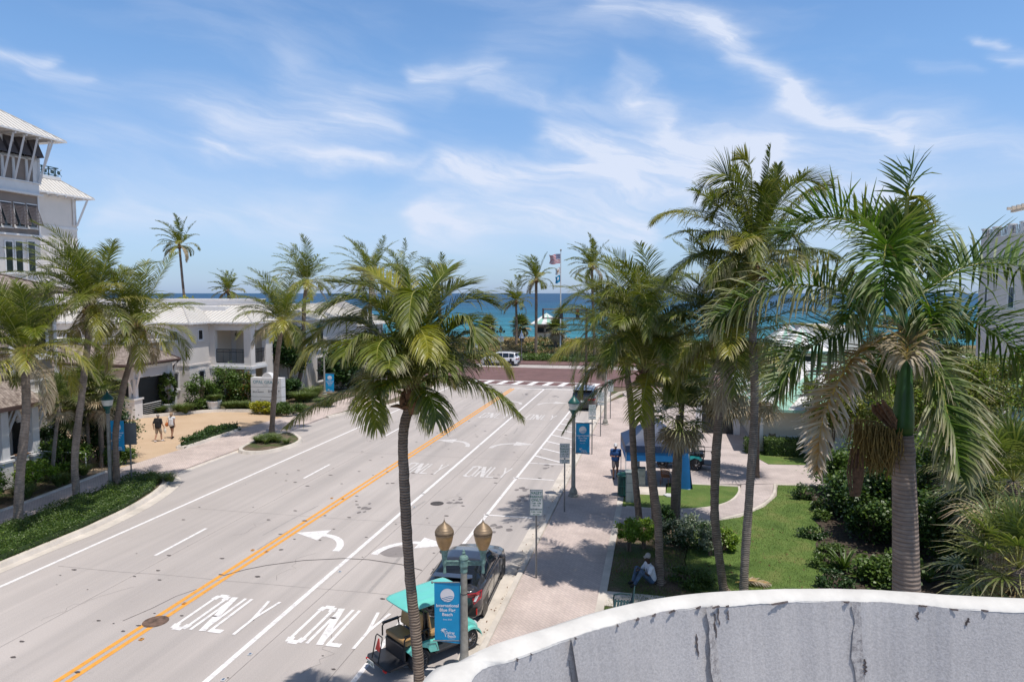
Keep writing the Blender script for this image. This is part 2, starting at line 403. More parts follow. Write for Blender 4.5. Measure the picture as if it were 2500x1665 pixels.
    M['white_paint'] = simple('white_painted_parapet', (.66, .635, .595), .85, var=.09, vs=5, bmp=.5, bs=16, world=True, dirt=.28, spec=.2)
    # people
    M['skin'] = simple('fair_skin', (.46, .26, .18), .5, var=.05); M['skin_dark'] = simple('dark_skin', (.055, .03, .02), .45, var=.05)
    M['skin_tan'] = simple('tanned_skin', (.30, .155, .095), .5, var=.05)
    M['cloth_black'] = simple('black_cloth', (.018, .018, .02), .9); M['cloth_white'] = simple('white_cloth', (.72, .72, .74), .9)
    M['cloth_khaki'] = simple('khaki_cloth', (.36, .28, .21), .9); M['cloth_blue'] = simple('blue_cloth', (.022, .085, .25), .9)
    M['cloth_grey'] = simple('grey_cloth', (.15, .13, .14), .9); M['denim'] = simple('denim', (.075, .12, .19), .9, var=.35, vs=9)
    M['hair_grey'] = simple('grey_hair', (.36, .33, .30), .8); M['hair_blond'] = simple('blond_hair', (.40, .27, .17), .8)
    M['hair_dark'] = simple('dark_hair', (.02, .016, .014), .8); M['orange_bag'] = simple('orange_leather', (.46, .13, .03), .5)
    M['wicker'] = simple('brown_wicker', (.21, .085, .035), .7, var=.3, vs=30)
mk_mats()
# ---------- camera, sun, sky ----------
cam = bpy.data.cameras.new('camera'); co = bpy.data.objects.new('camera', cam); C.objects.link(co)
co.location = (0, 0, CH); co.rotation_euler = (math.pi/2-PT, 0, TH)
cam.sensor_width = 36; cam.lens = 36*F/2500; cam.clip_end = 60000; cam.clip_start = .1
bpy.context.scene.camera = co
sc = bpy.context.scene
sc.view_settings.view_transform = 'Standard'; sc.view_settings.look = 'None'; sc.view_settings.exposure = 0.07; sc.view_settings.gamma = 1
SUND = Vector((.266, -.176, 1)).normalized()
sl = bpy.data.lights.new('sun', 'SUN'); sl.energy = 3.9; sl.angle = math.radians(.53); sl.color = (1, .95, .88)
so = bpy.data.objects.new('sun', sl); C.objects.link(so); so.rotation_euler = SUND.to_track_quat('Z', 'Y').to_euler(); so.location = (10, -10, 60)

def mk_world():
    w = bpy.data.worlds.new('World'); sc.world = w; w.use_nodes = True; nt = w.node_tree
    bg = nt.nodes['Background']; sk = N(nt, 'ShaderNodeTexSky'); sk.sky_type = 'NISHITA'; sk.sun_disc = False
    sk.sun_elevation = math.asin(SUND.z); sk.sun_rotation = math.atan2(SUND.x, SUND.y)
    sk.air_density = 1.0; sk.dust_density = .6; sk.ozone_density = 2.0; sk.altitude = 0
    d = N(nt, 'ShaderNodeTexCoord').outputs['Generated']
    sx = N(nt, 'ShaderNodeSeparateXYZ'); L(nt, d, sx.inputs[0])
    def mth(op, a, b=None, c=None, clamp=False):
        n = N(nt, 'ShaderNodeMath', operation=op); n.use_clamp = clamp
        for i, s in enumerate((a, b, c)):
            if s is None: continue
            if isinstance(s, (int, float)): n.inputs[i].default_value = s
            else: L(nt, s, n.inputs[i])
        return n.outputs[0]
    az = mth('ARCTAN2', sx.outputs['X'], sx.outputs['Y']); el = mth('ARCSINE', sx.outputs['Z'])
    cb = N(nt, 'ShaderNodeCombineXYZ'); L(nt, az, cb.inputs[0]); L(nt, el, cb.inputs[1])
    # wispy distortion of the (azimuth, elevation) field
    mpn = N(nt, 'ShaderNodeMapping'); mpn.inputs['Scale'].default_value = (2.2, 5, 1); L(nt, cb.outputs[0], mpn.inputs['Vector'])
    nz = N(nt, 'ShaderNodeTexNoise'); nz.inputs['Scale'].default_value = 1.4; nz.inputs['Detail'].default_value = 7; nz.inputs['Roughness'].default_value = .5
    L(nt, mpn.outputs[0], nz.inputs['Vector'])
    vs = N(nt, 'ShaderNodeVectorMath', operation='SUBTRACT'); L(nt, nz.outputs['Color'], vs.inputs[0]); vs.inputs[1].default_value = (.5, .5, .5)
    vm = N(nt, 'ShaderNodeVectorMath', operation='MULTIPLY'); L(nt, vs.outputs[0], vm.inputs[0]); vm.inputs[1].default_value = (.30, .12, 0)
    va = N(nt, 'ShaderNodeVectorMath', operation='ADD'); L(nt, cb.outputs[0], va.inputs[0]); L(nt, vm.outputs[0], va.inputs[1])
    P = va.outputs[0]
    def ang(x, y):
        r, _ = ray(x*K, y*K); r = r.normalized(); return math.atan2(r.x, r.y), math.asin(r.z)
    tot = None
    for (x0, y0, x1, y1, wd, st) in STREAKS:
        a = ang(x0, y0); b_ = ang(x1, y1); ab = (b_[0]-a[0], b_[1]-a[1]); l2 = ab[0]**2+ab[1]**2
        s1 = N(nt, 'ShaderNodeVectorMath', operation='SUBTRACT'); L(nt, P, s1.inputs[0]); s1.inputs[1].default_value = (*a, 0)
        dt = N(nt, 'ShaderNodeVectorMath', operation='DOT_PRODUCT'); L(nt, s1.outputs[0], dt.inputs[0]); dt.inputs[1].default_value = (ab[0]/l2, ab[1]/l2, 0)
        t = mth('MULTIPLY', dt.outputs['Value'], 1.0, clamp=True)
        s2 = N(nt, 'ShaderNodeVectorMath', operation='SCALE'); s2.inputs[0].default_value = (*ab, 0); L(nt, t, s2.inputs['Scale'])
        s3 = N(nt, 'ShaderNodeVectorMath', operation='DISTANCE'); L(nt, s1.outputs[0], s3.inputs[0]); L(nt, s2.outputs[0], s3.inputs[1])
        q = mth('DIVIDE', s3.outputs['Value'], wd*1.25*K/F); q = mth('MULTIPLY', q, q)
        g = mth('MULTIPLY', mth('EXPONENT', mth('MULTIPLY', q, -1.0)), st)
        tot = g if tot is None else mth('ADD', tot, g)
    # streaky cirrus texture, running down to the right
    def cir(rot, scl, s, lo, hi, det=8, rough=.56):
        mp = N(nt, 'ShaderNodeMapping'); mp.inputs['Rotation'].default_value = (0, 0, rot); L(nt, P, mp.inputs['Vector'])
        mp2 = N(nt, 'ShaderNodeMapping'); mp2.inputs['Scale'].default_value = scl; L(nt, mp.outputs[0], mp2.inputs['Vector'])
        n = N(nt, 'ShaderNodeTexNoise'); n.inputs['Scale'].default_value = s; n.inputs['Detail'].default_value = det; n.inputs['Roughness'].default_value = rough
        L(nt, mp2.outputs[0], n.inputs['Vector'])
        mr = N(nt, 'ShaderNodeMapRange'); mr.inputs['From Min'].default_value = lo; mr.inputs['From Max'].default_value = hi; mr.interpolation_type = 'SMOOTHSTEP'
        L(nt, n.outputs['Fac'], mr.inputs['Value']); return mr.outputs['Result']
    fine = cir(.25, (1.0, 7, 1), 4.2, .34, .70, 10, .62)
    gen = cir(.12, (1, 4.5, 1), 2.3, .44, .78)
    dens = mth('MULTIPLY', tot, mth('MULTIPLY_ADD', fine, 1.35, .62))
    dens = mth('ADD', dens, mth('MULTIPLY', gen, .30))
    lowband = mth('EXPONENT', mth('MULTIPLY', mth('POWER', mth('ABSOLUTE', mth('DIVIDE', el, .16)), 2.0), -1.0))
    dens = mth('ADD', dens, mth('MULTIPLY', lowband, .10))
    dens = mth('MINIMUM', dens, .92)
    up = mth('MULTIPLY', mth('GREATER_THAN', sx.outputs['Z'], -.02), dens)
    tr = ramp(nt, mth('DIVIDE', el, 1.5), [(0, (.66, .90, 1.55)), (.022, (.66, .86, 1.28)), (.07, (.92, 1.0, 1.2)), (.2, (.99, 1.22, 1.40)), (.32, (.94, 1.2, 1.40)), (.5, (.60, .555, .52))])
    tint = mixc(nt, 1.0, sk.outputs[0], tr.outputs['Color'], 'MULTIPLY')
    col = mixc(nt, up, tint, CLOUD_COL)
    L(nt, col, bg.inputs['Color']); bg.inputs['Strength'].default_value = SKY_STR
SKY_STR = .12; SKY_TINT = (1.35, 1.22, 1.12); CLOUD_COL = (5.9, 6.45, 7.7)
STREAKS = [(1380, 0, 1640, 70, 26, .40), (1640, 70, 1770, 205, 26, .40), (1770, 205, 2010, 310, 15, .60), (2010, 310, 2354, 375, 22, .30),
  (1420, 180, 1570, 270, 20, .42), (985, 155, 1110, 160, 22, .45), (1090, 195, 1220, 232, 14, .28), (1250, 240, 1500, 240, 14, .16),
  (0, 132, 205, 148, 11, .5), (190, 180, 290, 190, 13, .26), (960, 400, 1400, 420, 34, .58), (1400, 400, 1750, 430, 50, .62), (1250, 310, 1750, 345, 34, .5),
  (1020, 500, 1450, 520, 30, .6), (1700, 420, 2100, 500, 60, .34), (560, 290, 830, 300, 42, .40), (480, 350, 900, 395, 14, .48), (840, 200, 1000, 215, 20, .18),
  (250, 480, 760, 500, 34, .28), (150, 330, 500, 345, 22, .16), (650, 150, 760, 260, 45, .14), (1600, 330, 2050, 330, 44, .26), (2060, 430, 2354, 420, 26, .22),
  (2250, 75, 2280, 90, 9, .3), (2250, 140, 2354, 115, 12, .32), (2100, 150, 2160, 160, 12, .12), (300, 220, 480, 230, 40, .10), (1180, 120, 1380, 60, 50, .12)]
mk_world()

# ---------- ground, sea ----------
def terrain():
    # one sheet: flat town, dune ridge, beach falling under the water
    xs = [-260+8*i for i in range(66)]; ys = [-40, -10, 20, 60, 84, 91]+[94+1.5*i for i in range(24)]+[134, 140, 150, 165, 190]
    def h(x, y):
        if y < 93: return -.05
        if y < 130:
            t = (y-93)/13.0; k = min(1, t); k = k*k*(3-2*k)
            z = .1+1.35*k+.18*math.sin(x*.31+y*.4)*k+.14*math.sin(x*.83+1.7*y)*k
            if y > 118: z -= (y-118)*.28
            return z
        return max(-5.5, -.9-(y-130)*.12)
    vs = [(x, y, h(x, y)) for y in ys for x in xs]; n = len(xs)
    fs = [(j*n+i, j*n+i+1, (j+1)*n+i+1, (j+1)*n+i) for j in range(len(ys)-1) for i in range(n-1)]
    mb = MB(); mb.add(vs, fs)
    mb.m = [0 if ys[k//(n-1)] < 93 else (1 if ys[k//(n-1)] < 121 else 2) for k in range(len(fs))]
    mb.build('ground', [M['soil'], M['dune'], M['sand']], smooth=True, kind='structure')
    return h
dune_h = terrain()
sea = MB(); sea.add([(-60000, 140, -4), (60000, 140, -4), (60000, 58000, -4), (-60000, 58000, -4)], [(0, 1, 2, 3)])
sea.build('sea', M['sea'], kind='structure')

# road and lanes
mb = MB(); mb.sheet([(-24.6, -12), (-4.4, -12), (-4.4, 69), (-24.6, 69)], 0.0); mb.build('road', M['road'], kind='structure')
mb = MB(); mb.sheet([(-140, 69), (90, 69), (90, 84.5), (-140, 84.5)], 0.0); mb.build('cross_street', M['redbrick'], kind='structure')
mb = MB(); mb.sheet([(-140, 84.5), (90, 84.5), (90, 88.0), (-140, 88.0)], .004); mb.build('beachside_lane', M['road'], kind='structure')
mb = MB(); mb.prism([(-140, 88), (90, 88), (90, 92.5), (-140, 92.5)], -.05, .12); mb.build('promenade', M['redbrick'], kind='structure')
# turning radius corners of the street mouth
mk = MB()
def strip(x0, y0, x1, y1, w, z=.005, mbb=None):
    d = Vector((x1-x0, y1-y0, 0)); n = Vector((-d.y, d.x, 0)).normalized()*w/2
    (mbb or mk).add([(x0+n.x, y0+n.y, z), (x1+n.x, y1+n.y, z), (x1-n.x, y1-n.y, z), (x0-n.x, y0-n.y, z)], [(3, 2, 1, 0)])
def polys(mbb, pts, w, z=.005):
    pts = [Vector((p[0], p[1], 0)) for p in pts]; vs = []
    for i, p in enumerate(pts):
        t = (pts[min(i+1, len(pts)-1)]-pts[max(i-1, 0)]).normalized(); n = Vector((-t.y, t.x, 0))*(w/2)
        vs += [(p.x+n.x, p.y+n.y, z), (p.x-n.x, p.y-n.y, z)]
    mbb.add(vs, [(2*i, 2*i+1, 2*i+3, 2*i+2) for i in range(len(pts)-1)])
yl = MB()
for x in (-14.18, -13.9): strip(x, -8, x-.05, 65.6, .15, .005, yl)
yl.build('centre_lines', M['yellow_line'], kind='structure')
strip(-10.5, -8, -10.98, 65.7, .16); strip(-7.28, -8, -6.85, 62, .14); strip(-20.6, -8, -20.55, 66, .15)
for y in (21.8-9.2*3, 20.7-9.3, 20.7, 31.2, 41.8, 52.1): strip(-17.6, y, -17.65, y+2.9, .13)
strip(-14.2, 65.7, -7.0, 65.9, .28)
for y in (9.8, 15.7, 21.6, 27.6, 33.55): strip(-7.2, y, -5.1, y, .11)
# hatched no parking wedge
for i in range(7): strip(-7.0, 38.5+i*2.0, -5.0, 37.0+i*2.0, .16, .009)
strip(-7.05, 36.7, -5.0, 36.7, .11, .009)
mk.build('lane_lines', M['white_line'], kind='structure')
# stop-line crosswalk of white frames over red brick
cw = MB()
strip(-20.6, 68.6, -6.4, 68.0, .3, .010, cw); strip(-20.6, 71.4, -6.4, 70.9, .3, .010, cw)
for i in range(9):
    x = -19.8+i*1.62; cw.add([(x, 68.4-.02*i, .0135), (x+.62, 68.4-.02*i, .0135), (x+.95, 71.2-.03*i, .0135), (x+.33, 71.2-.03*i, .0135)], [(0, 1, 2, 3)])
cw.build('crosswalk', M['white_line'], kind='structure')
cb_ = MB(); cb_.sheet([(-20.6, 68.0), (-6.0, 67.6), (-6.0, 71.2), (-20.6, 71.7)], .006); cb_.build('crosswalk_brick', M['redbrick'], kind='structure')

# lettering ONLY and arrows, painted on the lanes
STK = {'O': [[(.12, 0), (0, .12), (0, .88), (.12, 1), (.88, 1), (1, .88), (1, .12), (.88, 0), (.12, 0)]],
       'N': [[(0, 0), (0, 1)], [(0, 1), (1, 0)], [(1, 0), (1, 1)]], 'L': [[(0, 1), (0, 0)], [(0, .04), (1, .04)]],
       'Y': [[(0, 1), (.5, .45)], [(1, 1), (.5, .45)], [(.5, .47), (.5, 0)]]}
def only(xc, y0, h=2.08, w=2.12, mat='white_line'):
    mb = MB(); lw = w*.175; gap = (w-4*lw)/3.0; z = .005
    for i, ch in enumerate('ONLY'):
        x0 = xc-w/2+i*(lw+gap); z += .0003
        for st in STK[ch]:
            for (a, b_), (c, d_) in zip(st[:-1], st[1:]):
                z += .0004; ww = .10 if abs(b_-d_) > abs(a-c) else .2
                strip(x0+a*lw, y0+b_*h, x0+c*lw, y0+d_*h, ww, z, mb)
    mb.build('lane_word', M[mat], kind='structure')
for (y, mt) in ((16.2, 'white_line'), (33.3, 'faded'), (49.6, 'faded')):
    only(-12.25, y, mat=mt); only(-8.68, y, mat=mt)
def arrow(xc, yc, side, s=1.0, mat='white_line'):
    mb = MB(); pts = []
    for k in range(10):
        a = math.pi*.5*k/9; pts.append((xc-side*(-.55+0*s)+side*(-.0)-side*(1-math.cos(a))*1.15*-1*0, 0))
    pts = []
    for k in range(10):
        t = k/9; a = t*math.pi/2
        pts.append((xc-side*.75+side*1.25*(1-math.cos(a)), yc-1.15+1.45*math.sin(a)))
    polys(mb, pts, .27*s)
    hx, hy = pts[-1]
    mb.add([(hx-side*.05, hy+.58, .0055), (hx-side*.05, hy-.58, .0055), (hx+side*1.15, hy, .0055)], [(0, 1, 2) if side < 0 else (0, 1, 2)])
    mb.build('turn_arrow', M[mat], kind='structure')
for y, mt in ((23.6, 'white_line'), (41.0, 'faded'), (57.4, 'faded')):
    arrow(-12.2, y, -1, mat=mt); arrow(-9.2, y, 1, mat=mt)

jl = MB(); rj = random.Random(21)
for x in (-17.05, -10.15, -7.75):      # longitudinal joints
    polys(jl, [(x+rj.uniform(-.02, .02), y) for y in range(-8, 68, 3)], .022, .0022)
for y in (19.6, 26.1, 37.4, 47.0, 59.5):
    polys(jl, [(x, y+rj.uniform(-.05, .05)+.02*x) for x in [-20.2+1.3*k for k in range(11)]], .02, .0022)
for k in range(9):                     # wandering cracks
    x, y = rj.uniform(-20, -8), rj.uniform(14, 50); pts = []
    for q in range(12): pts.append((x, y)); x += rj.uniform(-.28, .28); y += rj.uniform(.05, .38)
    polys(jl, pts, .014, .0026)
jl.build('road_joints', simple('joint_dirt', (.25, .225, .215), .9, var=.25, world=True), kind='structure')
os_ = MB()
for (x, y) in ((-6.3, 24.2), (-6.0, 30.2), (-6.2, 31.4), (-5.9, 36.0), (-12.4, 27.5), (-8.9, 29.0), (-12.1, 62), (-9.2, 61.5), (-6.1, 26.3)):
    for q in range(7):
        a, b, r_ = x+rj.gauss(0, .22), y+rj.gauss(0, .35), rj.uniform(.03, .16); os_.sheet([(a+r_*rj.uniform(.7, 1.2)*math.cos(k*.7), b+r_*1.3*rj.uniform(.7, 1.2)*math.sin(k*.7)) for k in range(9)], .0028+q*.00005)
os_.build('oil_stains', simple('oil_stain', (.20, .175, .165), .6, var=.3, world=True), kind='structure')
# manholes, patches, tar, markers
def disc(name, lab, p, r, mat, h=.012):
    mb = MB(); mb.lathe([(r*.96, 0), (r, .003), (r, h), (r*.93, h+.002)], (0, 0, 0), 28)
    mb.lathe([(r*.86, h+.001), (r*.86, h+.006), (r*.8, h+.007)], (0, 0, 0), 28)
    o = mb.build(name, mat); o.location = p; return tag(o, lab, 'manhole cover')
disc('manhole_cover', 'large round rusty brown manhole cover on the double yellow line', G(380, 1517), .35, M['manhole'])
disc('manhole_cover', 'small round dark manhole cover in the road near the valet sign', G(1067, 1229), .3, M['manhole2'])
mb = MB(); c = G(968, 1347)
mb.sheet([(c.x+.62*math.cos(a*.35), c.y+.5*math.sin(a*.35)) for a in range(18)], .0035); mb.build('road_patch', M['patch'], kind='structure')
tr = MB()
arc = [(545, 1405), (600, 1390), (650, 1380), (740, 1368), (840, 1363), (900, 1366), (980, 1378), (1030, 1392)]
polys(tr, [(G(x, y).x, G(x, y).y) for x, y in arc], .035, .0105)
polys(tr, [(G(x, y).x, G(x, y).y) for x, y in [(300, 1515), (370, 1485), (430, 1455), (480, 1438)]], .025, .004)
rr = random.Random(3)
for i in range(150):
    x = rr.uniform(-20, -5.5); y = rr.uniform(13, 48); n = rr.randint(5, 7); r = rr.uniform(.015, .065)
    a0 = rr.uniform(0, 6); tr.sheet([(x+r*rr.uniform(.7, 1.5)*math.cos(a0+6.28*k/n)*1.6, y+r*rr.uniform(.6, 1.2)*math.sin(a0+6.28*k/n)) for k in range(n)], .0125)
tr.build('tar_marks', M['tar'], kind='structure')
sm = MB()
for q in range(16):      # rubber scuffs
    x = rr.uniform(-20, -7.6); y = rr.uniform(15, 60); l = rr.uniform(1, 4); a = rr.uniform(-.05, .05)
    polys(sm, [(x, y), (x+a*l, y+l/2), (x+3*a*l, y+l)], rr.uniform(.03, .12), .003)
sm.build('rubber_scuffs', simple('scuff', (.36, .33, .315), .9, var=.12, world=True), kind='structure')
mkr0 = MB(); mkr0.box((0, 0, .012), (.10, .11, .02)); mkr0.box((0, 0, .024), (.06, .08, .006), m=1)
m0 = mkr0.build('road_marker', [M['sign_white'], M['chrome']])
mkr = [(300+x/2.944, 1180+y/2.944) for x, y in ((685, 1408), (880, 1225), (1532, 634), (2073, 170))]
for i, (x, y) in enumerate(mkr):
    o = m0 if i == 0 else m0.copy()
    if i: C.objects.link(o)
    o.location = G(x, y)+Vector((.14, 0, .004)); tag(o, 'small square white reflector stud beside the white lane line', 'road stud', 'white studs along the lane line')
m1 = MB(); m1.box((0, 0, .012), (.10, .11, .02)); m1.box((0, 0, .024), (.06, .08, .006), m=1); m1 = m1.build('road_marker', [M['yellow_line'], M['bronze']])
for i, (x, y) in enumerate([(300+x/2.944, 1180+y/2.944) for x, y in ((110, 1120), (420, 863), (915, 480), (1015, 490), (1487, 107), (1567, 112))]):
    o = m1 if i == 0 else m1.copy()
    if i: C.objects.link(o)
    o.location = G(x, y)+Vector((.1, 0, .012)); tag(o, 'small amber reflector stud on the double yellow line', 'road stud', 'amber studs along the yellow lines')

# ---------- right pavement ----------
SZ = .13
mb = MB(); mb.sheet([(-4.8, -12), (-4.4, -12), (-4.4, 64), (-4.8, 64)], .006); 
def smoothpoly(pts, it=2, closed=True):
    for _ in range(it):
        n = len(pts); q = []
        for i in range(n if closed else n-1):
            a, b_ = pts[i], pts[(i+1) % n]
            q += [(a[0]*.75+b_[0]*.25, a[1]*.75+b_[1]*.25), (a[0]*.25+b_[0]*.75, a[1]*.25+b_[1]*.75)]
        pts = q if closed else [pts[0]]+q+[pts[-1]]
    return pts
def kerbline(pts, w, z1, name='kerb', z0=-.05, mat='kerb', slope=.09):
    mb = MB(); P_ = [Vector((p[0], p[1], 0)) for p in pts]; vs = []; n = len(P_)
    for i, p in enumerate(P_):
        t = (P_[min(i+1, n-1)]-P_[max(i-1, 0)]).normalized(); nn = Vector((-t.y, t.x, 0))*(w/2)
        a = p+nn; b_ = p-nn; b2 = .93; e = nn*b2
        s2 = nn.normalized()*slope; vs += [(a.x+s2.x, a.y+s2.y, z0), (a.x, a.y, z1-.012), (p.x+e.x, p.y+e.y, z1), (p.x-e.x, p.y-e.y, z1), (b_.x, b_.y, z1-.012), (b_.x-s2.x, b_.y-s2.y, z0)]
    fs = []
    for i in range(n-1):
        for k in range(5): fs.append((i*6+k, i*6+k+1, i*6+6+k+1, i*6+6+k))
    fs += [tuple(range(5, -1, -1)), tuple(range((n-1)*6, n*6))]
    mb.add(vs, fs); return mb.build(name, M[mat], kind='structure')
g = MB(); g.sheet([(-4.98, -12), (-4.50, -12), (-4.50, 62), (-4.98, 62)], .008); g.build('gutter', M['kerb'], kind='structure')
kerbline([(-4.41, -12), (-4.41, 58), (-4.3, 61), (-3.6, 64.5), (-1.8, 67.2), (2, 68.6), (40, 69)], .17, .14)
mb = MB(); mb.prism([(-4.36, -12), (-1.72, -12), (-1.72, 60), (-3.0, 62), (-4.2, 58)], -.04, SZ); mb.build('sidewalk', M['paver'], kind='structure')
mb = MB(); mb.prism([(-1.72, -12), (-1.48, -12), (-1.48, 35.9), (-1.72, 35.9)], -.04, SZ+.008); mb.build('sidewalk_edge', M['kerb'], kind='structure')
# plaza beyond the lawn
mb = MB(); mb.prism([(-1.72, 35.9), (-1.45, 33.8), (1.5, 33.8), (5.6, 34.75), (60, 36.5), (60, 68.3), (2, 68.3), (-1.8, 67.0), (-3.3, 64.4), (-2.9, 62.05), (-1.72, 60.05)], -.045, SZ-.004)
mb.build('plaza', M['paver2'], kind='structure')
# lawns: raised turf over soil
lawnA = [(-1.48, 29.72), (.0, 29.55), (1.6, 29.9), (2.6, 30.6), (3.3, 31.6), (3.75, 33.0), (3.78, 33.78), (1.5, 33.75), (0.5, 33.75), (.4, 31.6), (-1.48, 31.5)]
mb = MB(); mb.prism(lawnA, -.04, SZ+.01); mb.build('lawn', M['lawn'], kind='structure')
mb = MB(); mb.prism([(-1.48, 27.5), (.4, 27.75), (1.9, 28.4), (3.2, 29.4), (4.4, 31), (5.2, 32.8), (5.55, 34.7), (4.0, 34.2), (3.82, 33.0), (3.35, 31.5), (2.65, 30.5), (1.6, 29.8), (0, 29.45), (-1.48, 29.62)], -.04, SZ-.001)
mb.build('path', M['paver2'], kind='structure')
kerbline(smoothpoly([(-1.3, 29.62), (0, 29.5), (1.6, 29.85), (2.65, 30.55), (3.35, 31.55), (3.8, 33.0), (3.85, 33.9)], 2, False), .1, SZ+.02, 'path_edging')
kerbline(smoothpoly([(-1.3, 27.42), (.4, 27.68), (1.95, 28.3), (3.3, 29.3), (4.5, 30.95), (5.3, 32.8), (5.62, 34.7)], 2, False), .12, SZ+.02, 'path_edging')
kerbline([(5.62, 34.7), (9, 35.1), (30, 36)], .14, SZ+.01, 'path_edging')
kerbline([(-1.35, 33.86), (1.5, 33.86), (3.8, 34.0)], .12, SZ+.012, 'path_edging')
lb = [(1.5, 27.9), (3.4, 29.2), (4.6, 30.9), (5.4, 32.7), (5.72, 34.55), (9, 34.95), (9, 14), (2.0, 14), (1.3, 20), (1.0, 24)]
mb = MB(); mb.prism(lb, -.04, SZ-.01); mb.build('lawn', M['lawn'], kind='structure')
mb = MB(); mb.prism([(-1.48, -12), (1.96, -12), (1.96, 14), (1.26, 20), (.96, 24), (1.4, 27.8), (.4, 27.5), (-1.48, 27.3)], -.04, SZ-.02); mb.build('soil_bed', M['soil'], kind='structure')
mb = MB(); mb.prism([(-1.48, 19.9), (.3, 19.9), (.3, 20.9), (-1.48, 20.9)], 0, SZ-.003); mb.build('bench_slab', M['kerb'], kind='structure')
mb = MB(); mb.prism([(-1.48, 31.52), (.38, 31.62), (.42, 33.74), (-1.48, 33.72)], 0, SZ+.004); mb.build('utility_slab', M['kerb'], kind='structure')

# ---------- left pavement ----------
# long planter bulb
plo = [(-22.1, -12), (-22.1, 22.4), (-22.4, 25.2), (-23.1, 27.6), (-24.0, 29.2), (-25.2, 29.9), (-25.7, 29.4), (-25.4, 26.4), (-25.2, 23.8), (-25.6, -12)]
ol = smoothpoly(plo[1:8], 2, False)
kerbline([(-22.1, -12)]+ol, .2, .15)
go = [(p[0]+.45 if i < 5 else p[0], p[1]+(.0 if i < 3 else .3)) for i, p in enumerate(plo[1:7])]
gs = MB(); gg = smoothpoly([(-22.0+.32, 22.4), (-21.95, 25.1), (-22.6, 27.5), (-23.5, 29.5), (-25.0, 30.35), (-26.2, 30.3)], 2, False)
polys(gs, [(-21.85, -12), (-21.82, 20)]+[(p[0]-.02, p[1]) for p in gg], .5, .008); gs.build('gutter', M['kerb'], kind='structure')
mb = MB(); mb.prism(plo, -.04, .13); mb.build('planter_soil', M['soil'], kind='structure')
mb = MB(); mb.prism([(-25.2, -12), (-25.2, 23.8), (-25.42, 26.4), (-25.75, 29.6), (-25.2, 30.0), (-24.62, 30.6), (-24.62, 47.5), (-23, 56), (-22.4, 68.4), (-26, 68.4), (-27, 56), (-27.6, 47.2), (-28.1, 41), (-27.9, 35.2), (-28.1, 29.7), (-27.75, 27.3), (-27.4, 24.4), (-27.3, -12)], -.045, .09)
mb.build('sidewalk', M['paver'], kind='structure')
kerbline([(-27.42, -12), (-27.5, 24.4), (-27.85, 27.3), (-28.2, 29.9)], .14, .16, 'sidewalk_edge')
kerbline([(-24.5, 30.4), (-24.5, 36.4)], .22, .03, 'driveway_lip')
mb = MB(); mb.prism([(-28.12, 30.6), (-27.9, 35.2), (-28.1, 41), (-27.62, 47.15), (-30.4, 47.6), (-34, 47.2), (-36, 45.2), (-38.5, 42.8), (-41, 40.5), (-41, 28), (-31, 28)], -.045, .085)
mb.build('driveway', M['tan'], kind='structure')
kerbline(smoothpoly([(-27.6, 47.2), (-30.2, 47.8), (-34, 47.45), (-36.2, 45.4), (-38.6, 43)], 2, False), .22, .28)
isl = smoothpoly([(-24.45, 35.5), (-22.75, 35.3), (-21.95, 37.0), (-22.0, 38.9), (-23.2, 40.3), (-24.45, 41.4), (-24.9, 38.4)], 2)
kerbline(isl+[isl[0]], .2, .17); mb = MB(); mb.prism(isl, 0, .14); mb.build('planter_soil', M['soil'], kind='structure')
drp = [(G(350+310/3.484, 650+1545/3.484)), G(350+375/3.484, 650+1490/3.484), G(350+700/3.484, 650+1390/3.484), G(350+765/3.484, 650+1415/3.484)]
drk = [(-28.3, 35.3), (-27.75, 35.35), (-27.85, 41.2), (-28.55, 41.4), (-28.75, 38)]
kerbline(smoothpoly(drk, 1)+[smoothpoly(drk, 1)[0]], .2, .24); mb = MB(); mb.prism(drk, 0, .2); mb.build('planter_soil', M['soil'], kind='structure')
# beyond: verge between road and buildings
kerbline(smoothpoly([(-24.45, 47.0), (-23.6, 50), (-22.0, 52.5), (-21.6, 56), (-21.6, 64), (-23, 67.5), (-30, 69)], 2, False), .2, .15)
mb = MB(); mb.prism([(-24.5, 47.6), (-23.7, 50.1), (-22.1, 52.6), (-21.7, 56), (-21.7, 64), (-23, 67.4), (-23.2, 67.4), (-22.95, 56), (-24.6, 47.5)], 0, .12); mb.build('planter_soil', M['soil'], kind='structure')
mb = MB(); mb.prism([(-27.7, 47.9), (-27.1, 56), (-26.1, 68), (-60, 68), (-60, 49), (-38.5, 43.5), (-36, 46.2), (-34, 47.7), (-30.2, 47.95)], -.04, .14); mb.build('soil_bed', M['soil'], kind='structure')
# ---------- foliage builders ----------
Z = Vector((0, 0, 1))
class LB(MB):
    """mesh collector that also keeps the dryness of every vertex"""
    def __init__(s): super().__init__(); s.d = []
    def addd(s, vs, fs, m, d):
        s.d += [0.0]*(len(s.v)-len(s.d)); s.add(vs, fs, m); s.d += d
    def build(s, *a, **k):
        s.d += [0.0]*(len(s.v)-len(s.d)); o = super().build(*a, **k)
        at = o.data.attributes.new('dry', 'FLOAT', 'POINT'); at.data.foreach_set('value', s.d); return o
def crom(pts, n):
    pts = [Vector(p) for p in pts]
    if len(pts) == 2: return [pts[0].lerp(pts[1], i/n) for i in range(n+1)]
    P_ = [pts[0]*2-pts[1]]+pts+[pts[-1]*2-pts[-2]]; out = []; seg = len(pts)-1
    for i in range(n+1):
        u = i/n*seg; k = min(int(u), seg-1); t = u-k; a, b, c, d = P_[k:k+4]
        out.append(.5*((2*b)+(c-a)*t+(2*a-5*b+4*c-d)*t*t+(3*b-a-3*c+d)*t*t*t))
    return out
